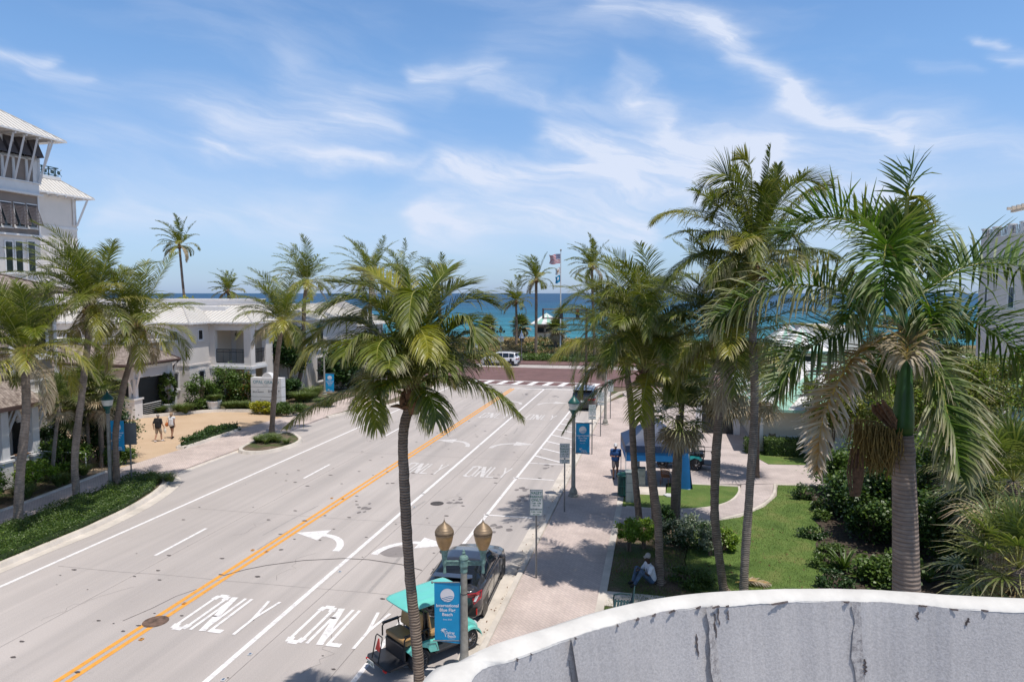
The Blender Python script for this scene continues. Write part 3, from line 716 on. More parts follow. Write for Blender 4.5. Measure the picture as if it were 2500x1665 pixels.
def frond(mb, pts, n=60, ll=.75, w=.035, g=.9, ml=0, mr=3, dry=.25, v=.25, rng=R, t0=.16, rw=.022, plume=0.0, gap=.04, curl=0.0, seg=3):
    pts = crom(pts, 18); N_ = len(pts); T = []; S = []
    prevS = None
    for i in range(N_):
        t = (pts[min(i+1, N_-1)]-pts[max(i-1, 0)]).normalized(); s = t.cross(Z)
        if prevS is None:
            s = s.normalized() if s.length > .15 else Vector((1, 0, 0)).cross(t).normalized()
        else:
            if s.length < .25: s = prevS-t*prevS.dot(t)
            if s.dot(prevS) < 0 and s.length < .6: s = prevS-t*prevS.dot(t)
            s = (s.normalized()+prevS*1.2); s = (s-t*s.dot(t)).normalized()
        prevS = s; T.append(t); S.append(s)
    # rib
    vs = []; fs = []
    for i, p in enumerate(pts):
        r = rw*(1.25-1.1*i/(N_-1)); u = S[i].cross(T[i])
        vs += [p+S[i]*r, p+u*r*.8, p-S[i]*r, p-u*r*.6]
    for i in range(N_-1):
        for k in range(4): a = i*4+k; b = i*4+(k+1) % 4; fs.append((a, b, b+4, a+4))
    mb.addd(vs, fs, mr, [0.0]*len(vs))
    for side in (-1, 1):
        vs = []; fs = []; ds = []
        for i in range(n):
            if rng.random() < gap: continue
            q = i/(n-1); u = t0+(1-t0)*q; k = u*(N_-1); k0 = min(int(k), N_-2); fr = k-k0
            p = pts[k0].lerp(pts[k0+1], fr); t = T[k0].lerp(T[k0+1], fr).normalized(); s = S[k0].lerp(S[k0+1], fr).normalized()
            up = s.cross(t)
            if up.z < 0 and abs(t.z) < .9: up = -up
            prof = min(1, .45+2.2*q)*(1 if q < .6 else 1-.62*((q-.6)/.4)**1.3)
            ln = ll*prof*rng.uniform(.85, 1.08); a = math.radians(28+32*q+rng.uniform(-6, 6))
            pv = rng.choice((-.5, .15, .7, 1.5, 2.0))*plume if plume else 0
            d = s*side*math.cos(a)+t*math.sin(a)+up*(v+rng.uniform(-.08, .08)+pv)
            if rng.random() < .06: d += Vector((rng.uniform(-.5, .5), rng.uniform(-.5, .5), -.4))
            d.normalize(); roll = rng.uniform(-.5, .5)
            wv = d.cross(up+s*side*roll)
            wv = wv.normalized() if wv.length > .01 else t
            gg = g*rng.uniform(.7, 1.35)*(.5 if pv > .3 else 1); b0 = len(vs); pp = p.copy(); o = 0; dd = max(0, min(1, dry+rng.uniform(-.25, .3)))
            ws = (.55, 1, .85, .12) if seg == 3 else (.7, 1, .12)
            for j in range(seg+1):
                vs += [pp-wv*w*.5*ws[j], pp+wv*w*.5*ws[j]]; ds += [dd*(j/seg)**1.7]*2
                if j < seg:
                    d = (d+Vector((0, 0, -gg*(j+.35)/seg*(1.15 if seg == 3 else 1.3)))+(t*-.3*curl*j)).normalized()
                    pp = pp+d*ln/seg
                    fs.append((b0+2*j, b0+2*j+1, b0+2*j+3, b0+2*j+2))
        mb.addd(vs, fs, ml, ds)
WIND = Vector((-1, -.25, .12))
def rachis(c, az, e0, droop, ln, wind=.0, n=8):
    d = Vector((math.cos(az)*math.cos(e0), math.sin(az)*math.cos(e0), math.sin(e0))); p = Vector(c); out = [p.copy()]
    for i in range(n):
        t = (i+.5)/n
        ax = Vector((-d.y, d.x, 0));
        if ax.length > .05:
            d = Matrix.Rotation(droop/n*(.45+1.1*t), 3, ax.normalized()) @ d
        d = (d+WIND*wind/n).normalized(); p = p+d*ln/n; out.append(p.copy())
    return out
def crown(mb, c, ln=3.0, nf=22, wind=.45, seed=1, n=40, w=.04, ll=.82, g=.9, dead=2, dry=.2, emax=86, emin=-14, seg=3, rw=.022, az_skip=None, yel=.24):
    rng = random.Random(seed); c = Vector(c)
    for i in range(nf):
        age = (i+.5)/nf; az = i*2.39996+rng.uniform(-.25, .25)+seed
        if az_skip and az_skip(az % 6.2832) and age > .2: continue
        e = math.radians(emax+(emin-emax)*age**1.35+rng.uniform(-8, 8)); dr = math.radians((34+52*age**.7)*rng.uniform(.7, 1.3))
        l = ln*(.96+.06*min(1, age*4)-.36*age)*rng.uniform(.85, 1.12)
        if rng.random() < .12: l *= .75
        pts = rachis(c+Vector((math.cos(az), math.sin(az), 0))*.09, az, e, dr, l, wind*(1.2-.5*age))
        ml = 0
        if age > .6 and rng.random() < yel*2.2: ml = 1
        if i >= nf-dead: ml = 2
        frond(mb, pts, int(n*1.45), ll*(.8 if age < .12 else 1), w*.7, g*(.25+.6*age if ml != 2 else 1.6), ml, 3 if ml < 2 else 4, dry+(.25 if age > .6 else 0)+rng.uniform(-.1, .2), .4-.25*age+rng.uniform(-.1, .1), rng, seg=seg, rw=rw, gap=rng.choice((.03, .05, .05, .14, .25)))
CROWN_M = None
def crown_mats(leafm='frond'): return [M[leafm], M['frond_yel'], M['frond_dry'], M['rachis'], M['rachis_dry'], M['fiber']]
def boots(mb, c, r=.2, h=.55, seed=1, n=14):
    rng = random.Random(seed)
    mb.lathe([(r*.75, -h*.9), (r*1.15, -h*.5), (r*1.2, -h*.1), (r*.8, h*.35), (r*.25, h*.8)], c, 12, m=5)
    for i in range(n):
        az = i*2.4; e = rng.uniform(.2, 1.1); z0 = -h*rng.uniform(.1, .75)
        a = Vector(c)+Vector((math.cos(az)*r*.8, math.sin(az)*r*.8, z0)); l = rng.uniform(.18, .42)
        d = Vector((math.cos(az)*math.cos(e), math.sin(az)*math.cos(e), math.sin(e)))
        mb.tube([a, a+d*l*.6, a+d*l+Vector((0, 0, -.06))], [.05, .04, .015], 5, m=5)
    for i in range(7):
        az = rng.uniform(0, 6.28); mb.ell((c[0]+math.cos(az)*r*1.35, c[1]+math.sin(az)*r*1.35, c[2]-h*rng.uniform(.15, .55)), (.085, .085, .11), 8, 6, m=rng.choice((3, 4, 5)))
def trunk_mesh(mb, pts, r0, r1, flare=1.5, ring=.10, n=12, seed=0, bump_=.032):
    rng = random.Random(seed); Ltot = sum((pts[i+1]-pts[i]).length for i in range(len(pts)-1))
    m = max(10, int(Ltot/ring)); q = crom(pts, m); rad = []
    for i in range(m+1):
        t = i/m; r = r0+(r1-r0)*t; r *= 1+(flare-1)*math.exp(-t*Ltot/.35)
        r *= 1+(bump_ if i % 2 else -bump_)*rng.uniform(.3, 1.2)+.03*math.sin(i*.37+seed); rad.append(r)
        q[i] = q[i]+Vector((rng.uniform(-.006, .006), rng.uniform(-.006, .006), 0))
    mb.tube(q, rad, n)
def palm(label, px, D, ln=3.0, r=.13, zb=.1, name='coconut_palm', group=None, crown_off=(0, 0), fr=None, bark='trunk', boot=True, tagc='palm tree', flare=1.5, **kw):
    """px: photo points up the trunk, last = crown base; fr: list of hand-placed fronds"""
    P_ = [PD(x, y, D) for x, y in px]
    b = P_[0].copy()
    if b.z > zb+.05:
        d = P_[0]-P_[1]; k = (P_[0].z-zb)/max(.3, -d.z); k = min(k, 60)
        b = P_[0]+d*k*.35; b.z = zb; P_ = [b]+P_
    else: b.z = zb; P_[0] = b
    root = thing(name, label, tagc, b, 0, group)
    L_ = [p-b for p in P_]; top = L_[-1]
    t = MB(); trunk_mesh(t, L_, r*1.1, r*.88, flare, seed=int(px[0][0])); t.build('trunk', M[bark], root, smooth=True)
    cb = LB(); seed = kw.pop('seed', int(px[-1][0]) % 97)
    if boot: boots(cb, top+Vector((0, 0, .05)), r*1.35, .5, seed)
    if fr:
        rng = random.Random(seed); cb.build('crown_heart', crown_mats(), root)
        for f in fr:
            path, opt = f[0], (f[1] if len(f) > 1 else {})
            fm = LB(); dd = opt.get('dd', 0); q = [PD(x, y, D+dd*(i/(len(path)-1))**opt.get('dp', 1))-b for i, (x, y) in enumerate(path)]
            q[0] = top+(q[0]-top)*.35+Vector((0, 0, .15))
            kwf = dict(n=62, ll=.72, w=.025, g=.9, ml=0, dry=.25); kwf.update({k: v for k, v in opt.items() if k not in ('dd', 'dp')}); kwf['n'] = int(kwf['n']*1.7); kwf['g'] *= .8; kwf['ll'] *= 1.08
            if kwf['ml'] == 2: kwf.setdefault('mr', 4)
            frond(fm, q, rng=rng, **kwf); fm.build('frond', crown_mats(kw.get('leafm', 'frond')), root)
        ex = kw.get('extra', 0)
        if ex:
            fm = LB(); crown(fm, top+Vector((0, 0, .15)), ln, ex, kw.get('wind', .2), seed, kw.get('n', 50), kw.get('w', .036), .7, emax=kw.get('emax', 80), emin=kw.get('emin', -20), dead=0, dry=.25)
            fm.build('crown', crown_mats(), root)
    else:
        crown(cb, top+Vector((0, 0, .12)), ln, seed=seed, **kw); cb.build('crown', crown_mats(), root)
    return root
def fan_leaf(mb, c, d, pl, rl, rng, m=0, n=20, w=.05, dry=.2, droop=.6, seg=2):
    d = Vector(d).normalized(); s = d.cross(Z); s = s.normalized() if s.length > .1 else Vector((1, 0, 0)); u = s.cross(d)
    hub = Vector(c)+d*pl+Vector((0, 0, -.06*pl))
    mb.addd([Vector(c)-s*.014, Vector(c)+s*.014, hub+s*.01, hub-s*.01], [(0, 1, 2, 3)], 3 if m == 0 else 4, [0]*4)
    vs = []; fs = []; ds = []
    for i in range(n):
        a = math.radians(-125+250*i/(n-1)); dr = (d*math.cos(a)+s*math.sin(a)+u*(.28*abs(math.sin(a))+rng.uniform(-.08, .08))).normalized()
        ln = rl*(.72+.28*math.cos(a*.7))*rng.uniform(.85, 1.1); wv = dr.cross(u+s*rng.uniform(-.4, .4)).normalized(); p = hub.copy(); b0 = len(vs)
        for j in range(seg+2):
            ww = (.25, 1, .8, .1)[j] if seg == 2 else (.25, 1, .8, .5, .1)[j]
            vs += [p-wv*w*.5*ww, p+wv*w*.5*ww]; ds += [max(0, min(1, dry*(j/(seg+1))**2*rng.uniform(.5, 1.6)))]*2
            if j < seg+1:
                dr = (dr+Vector((0, 0, -droop*(j+.2)/(seg+1)))).normalized(); p = p+dr*ln/(seg+1); fs.append((b0+2*j, b0+2*j+1, b0+2*j+3, b0+2*j+2))
    mb.addd(vs, fs, m, ds)
FAN_M = lambda: [M['fan'], M['frond_yel'], M['fan_dry'], M['rachis'], M['rachis_dry'], M['fiber']]
def fan_crown(mb, c, pl=.9, rl=.75, nf=30, skirt=12, seed=1, n=18, w=.055, emin=-30, droop=.6, drysh=.25):
    rng = random.Random(seed)
    for i in range(nf):
        age = i/nf; az = i*2.39996+seed; e = math.radians(88+(emin-88)*age+rng.uniform(-8, 8))
        fan_leaf(mb, c, (math.cos(az)*math.cos(e), math.sin(az)*math.cos(e), math.sin(e)), pl*rng.uniform(.7, 1.1), rl*rng.uniform(.85, 1.1), rng, 0 if age < .8 or rng.random() > drysh else 2, n, w, .25+.5*age, droop)
    for i in range(skirt):
        az = i*2.39996+1; e = math.radians(rng.uniform(-75, -35))
        fan_leaf(mb, Vector(c)+Vector((0, 0, -.2)), (math.cos(az)*math.cos(e), math.sin(az)*math.cos(e), math.sin(e)), pl*.8, rl*.85, rng, 2, n, w, .8, droop*1.4)
def sabal(label, px, D, r=.16, zb=.1, group=None, name='cabbage_palm', bark='trunk', cat='palm tree', skirtboot=False, **kw):
    P_ = [PD(x, y, D) for x, y in px]; b = P_[0].copy()
    if b.z > zb+.05:
        b = P_[0]+(P_[0]-P_[1])*.2; b.z = zb; P_ = [b]+P_
    else: b.z = zb; P_[0] = b
    root = thing(name, label, cat, b, 0, group); L_ = [p-b for p in P_]
    t = MB(); trunk_mesh(t, L_, r*1.05, r, 1.25, seed=int(px[0][0])); t.build('trunk', M[bark], root, smooth=True)
    cb = LB(); 
    if skirtboot: boots(cb, L_[-1], r*1.4, .6, 3, 22)
    fan_crown(cb, L_[-1]+Vector((0, 0, .1)), **kw); cb.build('crown', FAN_M(), root); return root

def leafq(vs, fs, p, s, rng, flat=.35, asp=1.7):
    a = rng.uniform(0, 6.283); e = rng.gauss(.25, .55); d = Vector((math.cos(a)*math.cos(e), math.sin(a)*math.cos(e), math.sin(e)))
    nrm = Vector((rng.gauss(0, .6), rng.gauss(0, .6), 1)); w = d.cross(nrm); w = w.normalized() if w.length > .01 else Vector((1, 0, 0))
    b = len(vs); l = s*asp; h = s*.5
    vs += [p, p+d*l*.5+w*h, p+d*l, p+d*l*.5-w*h]; fs += [(b, b+1, b+2, b+3)]
def bush_mb(mb, c, r, n, s, seed=1, m=0, clumps=22, shell=.62, zmin=None, asp=1.7, mix=None, cr=.32):
    rng = random.Random(seed); c = Vector(c); cs = []
    for i in range(clumps):
        while True:
            d = Vector((rng.gauss(0, 1), rng.gauss(0, 1), rng.gauss(0, 1)))
            if d.length > .1: break
        d.normalize(); q = rng.uniform(shell, 1.0); cs.append((Vector((d.x*r[0]*q, d.y*r[1]*q, d.z*r[2]*q)), rng.uniform(.6, 1.2)*cr))
    groups = {}
    for i in range(n):
        k = rng.randrange(clumps); cc, q = cs[k]
        d = Vector((rng.gauss(0, .55), rng.gauss(0, .55), rng.gauss(0, .5)))
        p = c+cc+Vector((d.x*r[0]*q, d.y*r[1]*q, d.z*r[2]*q))
        if zmin is not None and p.z < zmin: continue
        mm = m
        if mix and rng.random() < mix[1]*(2 if k % 3 == 0 else .4): mm = mix[0]
        g_ = groups.setdefault(mm, ([], [])); leafq(g_[0], g_[1], p, s*rng.uniform(.65, 1.3), rng, asp=asp)
    for mm, (vs, fs) in groups.items(): mb.add(vs, fs, mm)
def bush(label, p, r, n, s, mat='bush', seed=1, name='shrub', cat='shrub', group=None, stems=4, lift=.15, mix=None, mats=None, trunk=0.0, asp=1.7, clumps=22, cr=.32, shell=.62):
    """p: ground point; r: radii; trunk: bare stem height"""
    p = Vector(p); root = thing(name, label, cat, p, 0, group); rng = random.Random(seed)
    mb = MB(); bush_mb(mb, (0, 0, trunk+r[2]*(.9 if lift else 1)), r, n, s, seed, zmin=.03, mix=mix, asp=asp, clumps=clumps, cr=cr, shell=shell)
    mb.build('foliage', [M[mat]]+([M[mix[2]]] if mix else []), root)
    st = MB()
    for i in range(stems):
        a = i*6.28/max(1, stems)+seed; x, y = math.cos(a), math.sin(a); k = rng.uniform(.15, .5)
        h = trunk+r[2]*1.5
        st.tube([(x*.06, y*.06, -.02), (x*r[0]*k*.4, y*r[1]*k*.4, h*.45), (x*r[0]*k, y*r[1]*k, h)], [.035+.02*trunk, .025, .01], 5)
    st.build('stems' if stems > 1 else 'stem', M['stem'], root); return root
def tuft_mb(mb, c, r, h, n, w=.012, seed=1, m=0, lean=.6):
    rng = random.Random(seed); vs = []; fs = []; c = Vector(c)
    for i in range(n):
        a = rng.uniform(0, 6.283); q = math.sqrt(rng.random())*r*.35; l = h*rng.uniform(.6, 1.1); ln = rng.uniform(.1, lean)
        d = Vector((math.cos(a)*ln, math.sin(a)*ln, 1)).normalized(); p = c+Vector((math.cos(a)*q, math.sin(a)*q, 0)); wv = Vector((-math.sin(a), math.cos(a), 0))*w; b = len(vs)
        for j in range(4):
            k = (1, .9, .6, .08)[j]; vs += [p-wv*k, p+wv*k]
            if j < 3: d = (d+Vector((math.cos(a), math.sin(a), -.5))*.28*(j+.4)).normalized(); p = p+d*l/3; fs.append((b+2*j, b+2*j+1, b+2*j+3, b+2*j+2))
    mb.add(vs, fs, m)
def tuft(label, p, r, h, n, mat='grass_tuft', w=.014, seed=1, name='ornamental_grass', group=None, k=1, spread=0, cat='grass clump', lean=.6):
    mb = MB(); rng = random.Random(seed)
    for i in range(k):
        tuft_mb(mb, (rng.uniform(-spread, spread), rng.uniform(-spread, spread)*.6, 0), r, h, n, w, seed+i, lean=lean)
    o = mb.build(name, M[mat]); o.location = p; return tag(o, label, cat, group)
def in_poly(x, y, poly):
    c = False; n = len(poly)
    for i in range(n):
        x1, y1 = poly[i][:2]; x2, y2 = poly[(i+1) % n][:2]
        if (y1 > y) != (y2 > y) and x < (x2-x1)*(y-y1)/(y2-y1)+x1: c = not c
    return c
def groundcover(name, label, poly, z0, h, n, s, mat, seed=1, cat='hedge', kind=None, edge=.0, mix=None):
    rng = random.Random(seed); xs = [p[0] for p in poly]; ys = [p[1] for p in poly]; gr = {0: ([], []), 1: ([], [])}; k = 0
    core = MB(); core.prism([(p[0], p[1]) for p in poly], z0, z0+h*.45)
    while k < n:
        x = rng.uniform(min(xs), max(xs)); y = rng.uniform(min(ys), max(ys))
        if not in_poly(x, y, poly): continue
        k += 1; top = h*(.78+.22*math.sin(x*2.1+1)*math.cos(y*1.7)+.12*math.sin(x*5.3+y*4.1))
        z = z0+top*(1-rng.random()**2*.75); mm = 1 if (mix and rng.random() < mix[0]) else 0
        leafq(gr[mm][0], gr[mm][1], Vector((x, y, z)), s*rng.uniform(.6, 1.3), rng)
    per = len(poly)
    for i in range(per):     # leafy sides
        a = Vector((*poly[i][:2], 0)); b = Vector((*poly[(i+1) % per][:2], 0)); l = (b-a).length
        for j in range(int(l*h*n/260+l*60)):
            p = a.lerp(b, rng.random())+Vector((rng.gauss(0, .05), rng.gauss(0, .05), z0+rng.uniform(0, h*.85)))
            leafq(gr[0][0], gr[0][1], p, s*rng.uniform(.6, 1.3), rng)
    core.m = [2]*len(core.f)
    core.add(*gr[0], 0)
    if gr[1][0]: core.add(*gr[1], 1)
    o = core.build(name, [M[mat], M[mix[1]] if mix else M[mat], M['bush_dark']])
    return tag(o, label, cat) if kind is None else tag(o, label, None, None, kind)

# ---------- the palms ----------
def zf(ox, oy, s): return lambda L_: [(ox+x/s, oy+y/s) for x, y in L_]
z5 = zf(700, 550, 3.1367)
fM = [
 ([(960,1250),(860,1185),(700,1200),(420,1280),(200,1390),(10,1530)], dict(dd=.6, n=80, ll=.62, g=1.2, dry=.4)),
 ([(960,1230),(880,1130),(700,1000),(420,905),(250,925),(90,1070)], dict(dd=-.5, n=80, ll=.78, g=1.15, ml=1, dry=.35)),
 ([(950,1240),(800,1195),(700,1195),(655,1290),(660,1400),(685,1545)], dict(dd=-1.3, n=60, ll=.62, g=1.2, ml=1, dry=.3)),
 ([(970,1270),(1090,1185),(1290,1165),(1480,1215),(1640,1320),(1780,1450)], dict(dd=-.3, n=80, ll=.62, g=1.3, dry=.5)),
 ([(970,1230),(1130,1090),(1330,990),(1500,972),(1620,1020),(1690,1110)], dict(dd=.3, n=75, ll=.66, g=1.35, ml=1, dry=.4)),
 ([(950,1150),(820,850),(660,610),(520,560),(400,590),(300,640)], dict(dd=-.6, g=.55, n=70, ll=.75)),
 ([(950,1150),(880,800),(770,560),(620,470),(480,450),(360,440)], dict(dd=.2, g=.3, n=70, ll=.7)),
 ([(955,1150),(930,750),(870,520),(760,430),(650,370),(560,350)], dict(dd=.8, g=.4, n=70, ll=.7, ml=1, dry=.2)),
 ([(960,1150),(965,800),(955,520),(930,350)], dict(dd=.1, g=.15, n=55, ll=.45)),
 ([(960,1150),(995,760),(1000,540),(965,520),(945,620),(935,780)], dict(dd=-1.4, g=.8, n=60, ll=.55)),
 ([(965,1150),(1090,760),(1200,560),(1300,490),(1360,470)], dict(dd=.6, g=.3, n=65, ll=.7)),
 ([(965,1160),(1150,800),(1320,600),(1450,560),(1560,600)], dict(dd=.3, g=.5, n=65, ll=.75)),
 ([(970,1170),(1150,850),(1330,720),(1430,770),(1450,880)], dict(dd=-.7, g=.7, n=62, ll=.75)),
 ([(950,1180),(780,920),(560,740),(380,730),(250,800),(170,900)], dict(dd=.4, g=.8, n=75, ll=.75)),
 ([(950,1180),(790,980),(620,860),(500,880),(430,1000)], dict(dd=-1.0, g=.9, n=65, ll=.7)),
 ([(960,1200),(1030,990),(1110,940),(1200,1000),(1240,1120)], dict(dd=-1.0, g=1.0, n=55, ll=.65)),
 ([(955,1190),(955,930),(1000,790),(1060,860),(1085,1010)], dict(dd=-1.6, g=.9, n=55, ll=.6, ml=1, dry=.15)),
 ([(960,1150),(1020,750),(1110,500),(1180,400),(1230,340)], dict(dd=.9, g=.25, n=55, ll=.6)),
 ([(955,1180),(850,950),(760,870),(700,930),(690,1060)], dict(dd=-1.7, g=.9, n=50, ll=.6)),
 ([(960,1180),(1080,980),(1250,880),(1400,930)], dict(dd=1.4, g=.9, n=55, ll=.65)),
 ([(950,1150),(840,720),(720,600),(600,620),(540,720)], dict(dd=1.3, g=.6, n=60, ll=.7)),
 ([(955,1180),(870,1000),(800,1000),(780,1100)], dict(dd=-2.0, g=1.0, n=40, ll=.6, dry=.5)),
]
palm('windblown coconut palm in the middle of the picture, its trunk crossing the golf cart', [(1023,1720),(1020,1600),(1000,1400),(988,1200),(985,1060),(1002,985),(1008,960)], 13.0, 1.75, .104,
     fr=[(z5(p), o) for p, o in fM], extra=17, n=60, seed=5, emax=84, emin=10)
z2 = zf(1350, 550, 3.136)
fB = [
 ([(700,1110),(580,1150),(420,1210),(270,1330),(170,1450),(90,1570)], dict(dd=.3, g=1.2, dry=.3, n=70)),
 ([(690,1090),(520,980),(330,895),(200,885),(90,940),(0,1010)], dict(dd=-.5, g=1.3, ml=1, dry=.35, n=75, ll=.8)),
 ([(700,1090),(560,760),(450,665),(370,670),(300,740)], dict(dd=-.9, g=.8)),
 ([(705,1080),(640,660),(540,520),(440,510),(350,590)], dict(dd=-.4, g=.8)),
 ([(700,1080),(600,640),(430,450),(250,500),(120,590),(40,690)], dict(dd=.5, g=.6, ll=.85, n=70)),
 ([(710,1080),(690,700),(695,540),(722,620),(722,850)], dict(dd=-2.0, g=.9)),
 ([(715,1080),(690,700),(660,340)], dict(dd=.2, g=.2, ll=.6, ml=1, dry=0)),
 ([(730,1090),(850,910),(990,800),(1110,755),(1180,820),(1200,900)], dict(dd=-.3, g=1.35, ml=1, dry=.3, n=70)),
 ([(715,1120),(725,1150),(705,1250),(680,1380),(665,1500)], dict(dd=-1.4, g=.5, ml=1, dry=.3, ll=.8, rw=.03)),
 ([(725,1100),(830,1130),(900,1200),(930,1310)], dict(dd=-1.2, g=1.1)),
 ([(700,1090),(480,1000),(330,1060),(250,1170),(230,1280)], dict(dd=-.2, g=1.0, ml=1)),
 ([(730,1080),(880,740),(1030,610),(1150,650),(1210,760)], dict(dd=.8, g=.9)),
 ([(730,1080),(830,760),(930,640),(1000,700)], dict(dd=-.8, g=.8)),
 ([(720,1080),(760,650),(830,480),(900,430)], dict(dd=.5, g=.4)),
 ([(700,1090),(600,900),(520,860),(450,920),(430,1050)], dict(dd=-1.6, g=1.0)),
 ([(725,1080),(800,900),(860,880),(880,1000)], dict(dd=-1.9, g=1.0)),
 ([(705,1080),(640,800),(570,700),(500,760)], dict(dd=-2, g=.9)),
 ([(725,1080),(770,800),(830,720),(870,800)], dict(dd=-2.1, g=.9)),
]
palm('coconut palm over the pavement, with the seated man at its foot', [(1612,1500),(1611,1400),(1606,1270),(1592,1150),(1588,1000),(1576,915)], 21.3, 3.1, .125, fr=[(z2(p), o) for p, o in fB], extra=18, n=48, seed=9, emax=82, emin=20, zb=.12)
z3 = zf(1550, 350, 3.136)
fT = [
 ([(890,930),(720,690),(520,570),(350,530),(230,545),(150,600)], dict(dd=-.2, g=.95, ml=1, dry=.3, n=75)),
 ([(900,920),(885,600),(810,390),(720,340),(630,380),(570,470)], dict(dd=-.6, g=1.0, n=70)),
 ([(900,900),(880,560),(800,330),(680,240),(560,280),(490,410)], dict(dd=.5, g=.4, n=80, ll=.8)),
 ([(910,880),(975,500),(1010,250),(1037,20)], dict(dd=.1, g=.15, ll=.33, n=50)),
 ([(920,890),(1030,540),(1160,350),(1310,290),(1450,340)], dict(dd=.3, g=.25, n=85, ll=.9, w=.03)),
 ([(920,900),(1060,690),(1180,500),(1290,390),(1380,350),(1430,380)], dict(dd=-.5, g=1.3, ml=1, dry=.2, ll=.6)),
 ([(915,890),(1000,560),(1070,350),(1095,170)], dict(dd=.6, g=.2, ll=.45)),
 ([(905,930),(870,740),(890,695),(930,740),(935,900)], dict(dd=-1.7, g=1.1)),
 ([(890,940),(770,850),(610,825),(450,870),(330,950),(250,1060)], dict(dd=-.6, g=1.1, n=75)),
 ([(890,930),(740,720),(620,680),(520,730)], dict(dd=-.9, g=1.0)),
 ([(930,930),(1060,760),(1160,700),(1250,770),(1280,880)], dict(dd=-.8, g=1.1)),
 ([(905,890),(890,480),(895,230),(850,130),(780,100)], dict(dd=.2, g=.1, ml=1, dry=0, ll=.5)),
 ([(890,950),(760,930),(660,990),(610,1100)], dict(dd=-1.1, g=1.1)),
 ([(930,940),(1070,860),(1250,815),(1420,820),(1560,880)], dict(dd=.9, g=1.2, n=75)),
 ([(900,900),(860,620),(760,470),(660,480),(590,560)], dict(dd=.9, g=.7)),
 ([(920,900),(960,650),(1000,450),(960,330)], dict(dd=-.6, g=.5)),
 ([(900,940),(830,880),(790,900),(775,980)], dict(dd=-1.3, g=1.2, dry=.6)),
 ([(905,900),(820,560),(700,420),(580,440)], dict(dd=.3, g=.6, ll=.8)),
]
palm('tallest coconut palm, its crown rising highest against the clouds right of centre', [(1815,1460),(1818,1380),(1830,1200),(1842,1000),(1838,807),(1838,657)], 19.4, 3.2, .12, fr=[(z3(p), o) for p, o in fT], extra=22, n=48, seed=11, emax=84, emin=8, bark='trunk_grey', zb=.12)
palm('coconut palm with a bowed dark trunk just left of the tallest palm', [(1770,1470),(1764,1420),(1745,1250),(1752,1050),(1775,930),(1789,838)], 20.6, 3.6, .128, nf=46, wind=.15, n=48, w=.04, seed=8, zb=.12, dead=3)
palm('slender coconut palm behind the front one, its dark trunk leaning right beside the tent', [(1600,1310),(1597,1240),(1585,1130),(1575,1000),(1574,900),(1580,790)], 26.5, 3.6, .12, nf=31, wind=.42, n=42, w=.045, seed=21, zb=.12)
palm('coconut palm rising from the lime shrubs beside the grey cabinets', [(1566,1290),(1561,1270),(1548,1130),(1541,1000),(1530,910),(1512,838)], 27.4, 3.6, .13, nf=31, wind=.45, n=42, w=.045, seed=33, zb=.12)
sabal('cabbage palm with a brown skirt of dead leaves behind the blue tent', [(1646,1300),(1646,1240),(1653,1100),(1660,1015)], 27.2, .15, zb=.12, nf=44, skirt=26, pl=.95, rl=.95, seed=3, n=18)
sabal('thin stemmed palm standing close beside the skirted cabbage palm', [(1655,1302),(1657,1240),(1662,1100),(1668,960)], 27.6, .07, zb=.12, nf=16, skirt=0, pl=.6, rl=.6, seed=13, n=14, bark='trunk_grey')
sabal('cabbage palm with a pale trunk half behind the bowed palm', [(1743,1306),(1745,1230),(1752,1080),(1772,930)], 26.4, .15, zb=.12, nf=44, skirt=26, pl=1.1, rl=1.0, seed=6, n=20)
sabal('cabbage palm with a shaggy green and brown head behind the tall palm trunk', [(1846,1150),(1846,1060),(1850,950)], 34, .16, zb=.1, nf=44, skirt=24, pl=1.3, rl=1.1, seed=16, n=18)
# left row in the long planter
palm('leftmost coconut palm in the long hedge planter, a knobbly brown boot under its crown', [(49,1300),(45,1250),(50,1150),(64,1000),(60,870)], 26.6, 4.3, .165, nf=44, wind=.42, n=44, w=.045, seed=41, bark='trunk_grey', zb=.12, emin=-5)
palm('coconut palm midway along the hedge planter, curving up left of the street lamp', [(188,1243),(186,1200),(183,1110),(200,960),(214,840),(222,752)], 30, 4.1, .145, nf=44, wind=.5, n=44, w=.045, seed=44, bark='trunk_grey', zb=.12)
palm('leaning coconut palm crossing in front of the left street lamp', [(286,1206),(284,1150),(284,1050),(300,950),(322,870),(336,806)], 31.8, 4.0, .145, nf=36, wind=.38, n=42, w=.045, seed=52, zb=.12, emin=-25)
palm('coconut palm in the small kerbed island by the tan driveway', [(664,1068),(665,1030),(672,930),(680,850),(689,790)], 44.6, 4.0, .165, nf=36, wind=.42, n=34, w=.055, seed=61, zb=.12, bark='trunk')
palm('coconut palm behind the white shop sign, with a windswept top', [(722,962),(728,940),(740,870),(742,760),(748,692)], 64, 4.9, .19, nf=34, wind=.5, n=30, w=.07, seed=72, seg=2)
palm('bushy coconut palm standing clear above the low roofs left of the middle palm', [(896,940),(905,860),(904,760),(905,684)], 70, 4.9, .2, nf=34, wind=.45, n=28, w=.08, seed=77, seg=2)
palm('coconut palm half hidden behind the top of the middle palm', [(975,930),(978,800),(978,690)], 75, 4.7, .2, nf=30, wind=.55, n=26, w=.08, seed=81, seg=2)
palm('coconut palm peeping out right of the middle palm top', [(1078,930),(1075,800),(1070,700)], 80, 4.7, .2, nf=30, wind=.5, n=26, w=.08, seed=86, seg=2)
palm('solitary tall coconut palm far behind the hotel roofs, left', [(453,760),(446,690),(438,602)], 110, 5.4, .2, nf=28, wind=.6, n=30, w=.11, seed=92, seg=2, zb=.2)
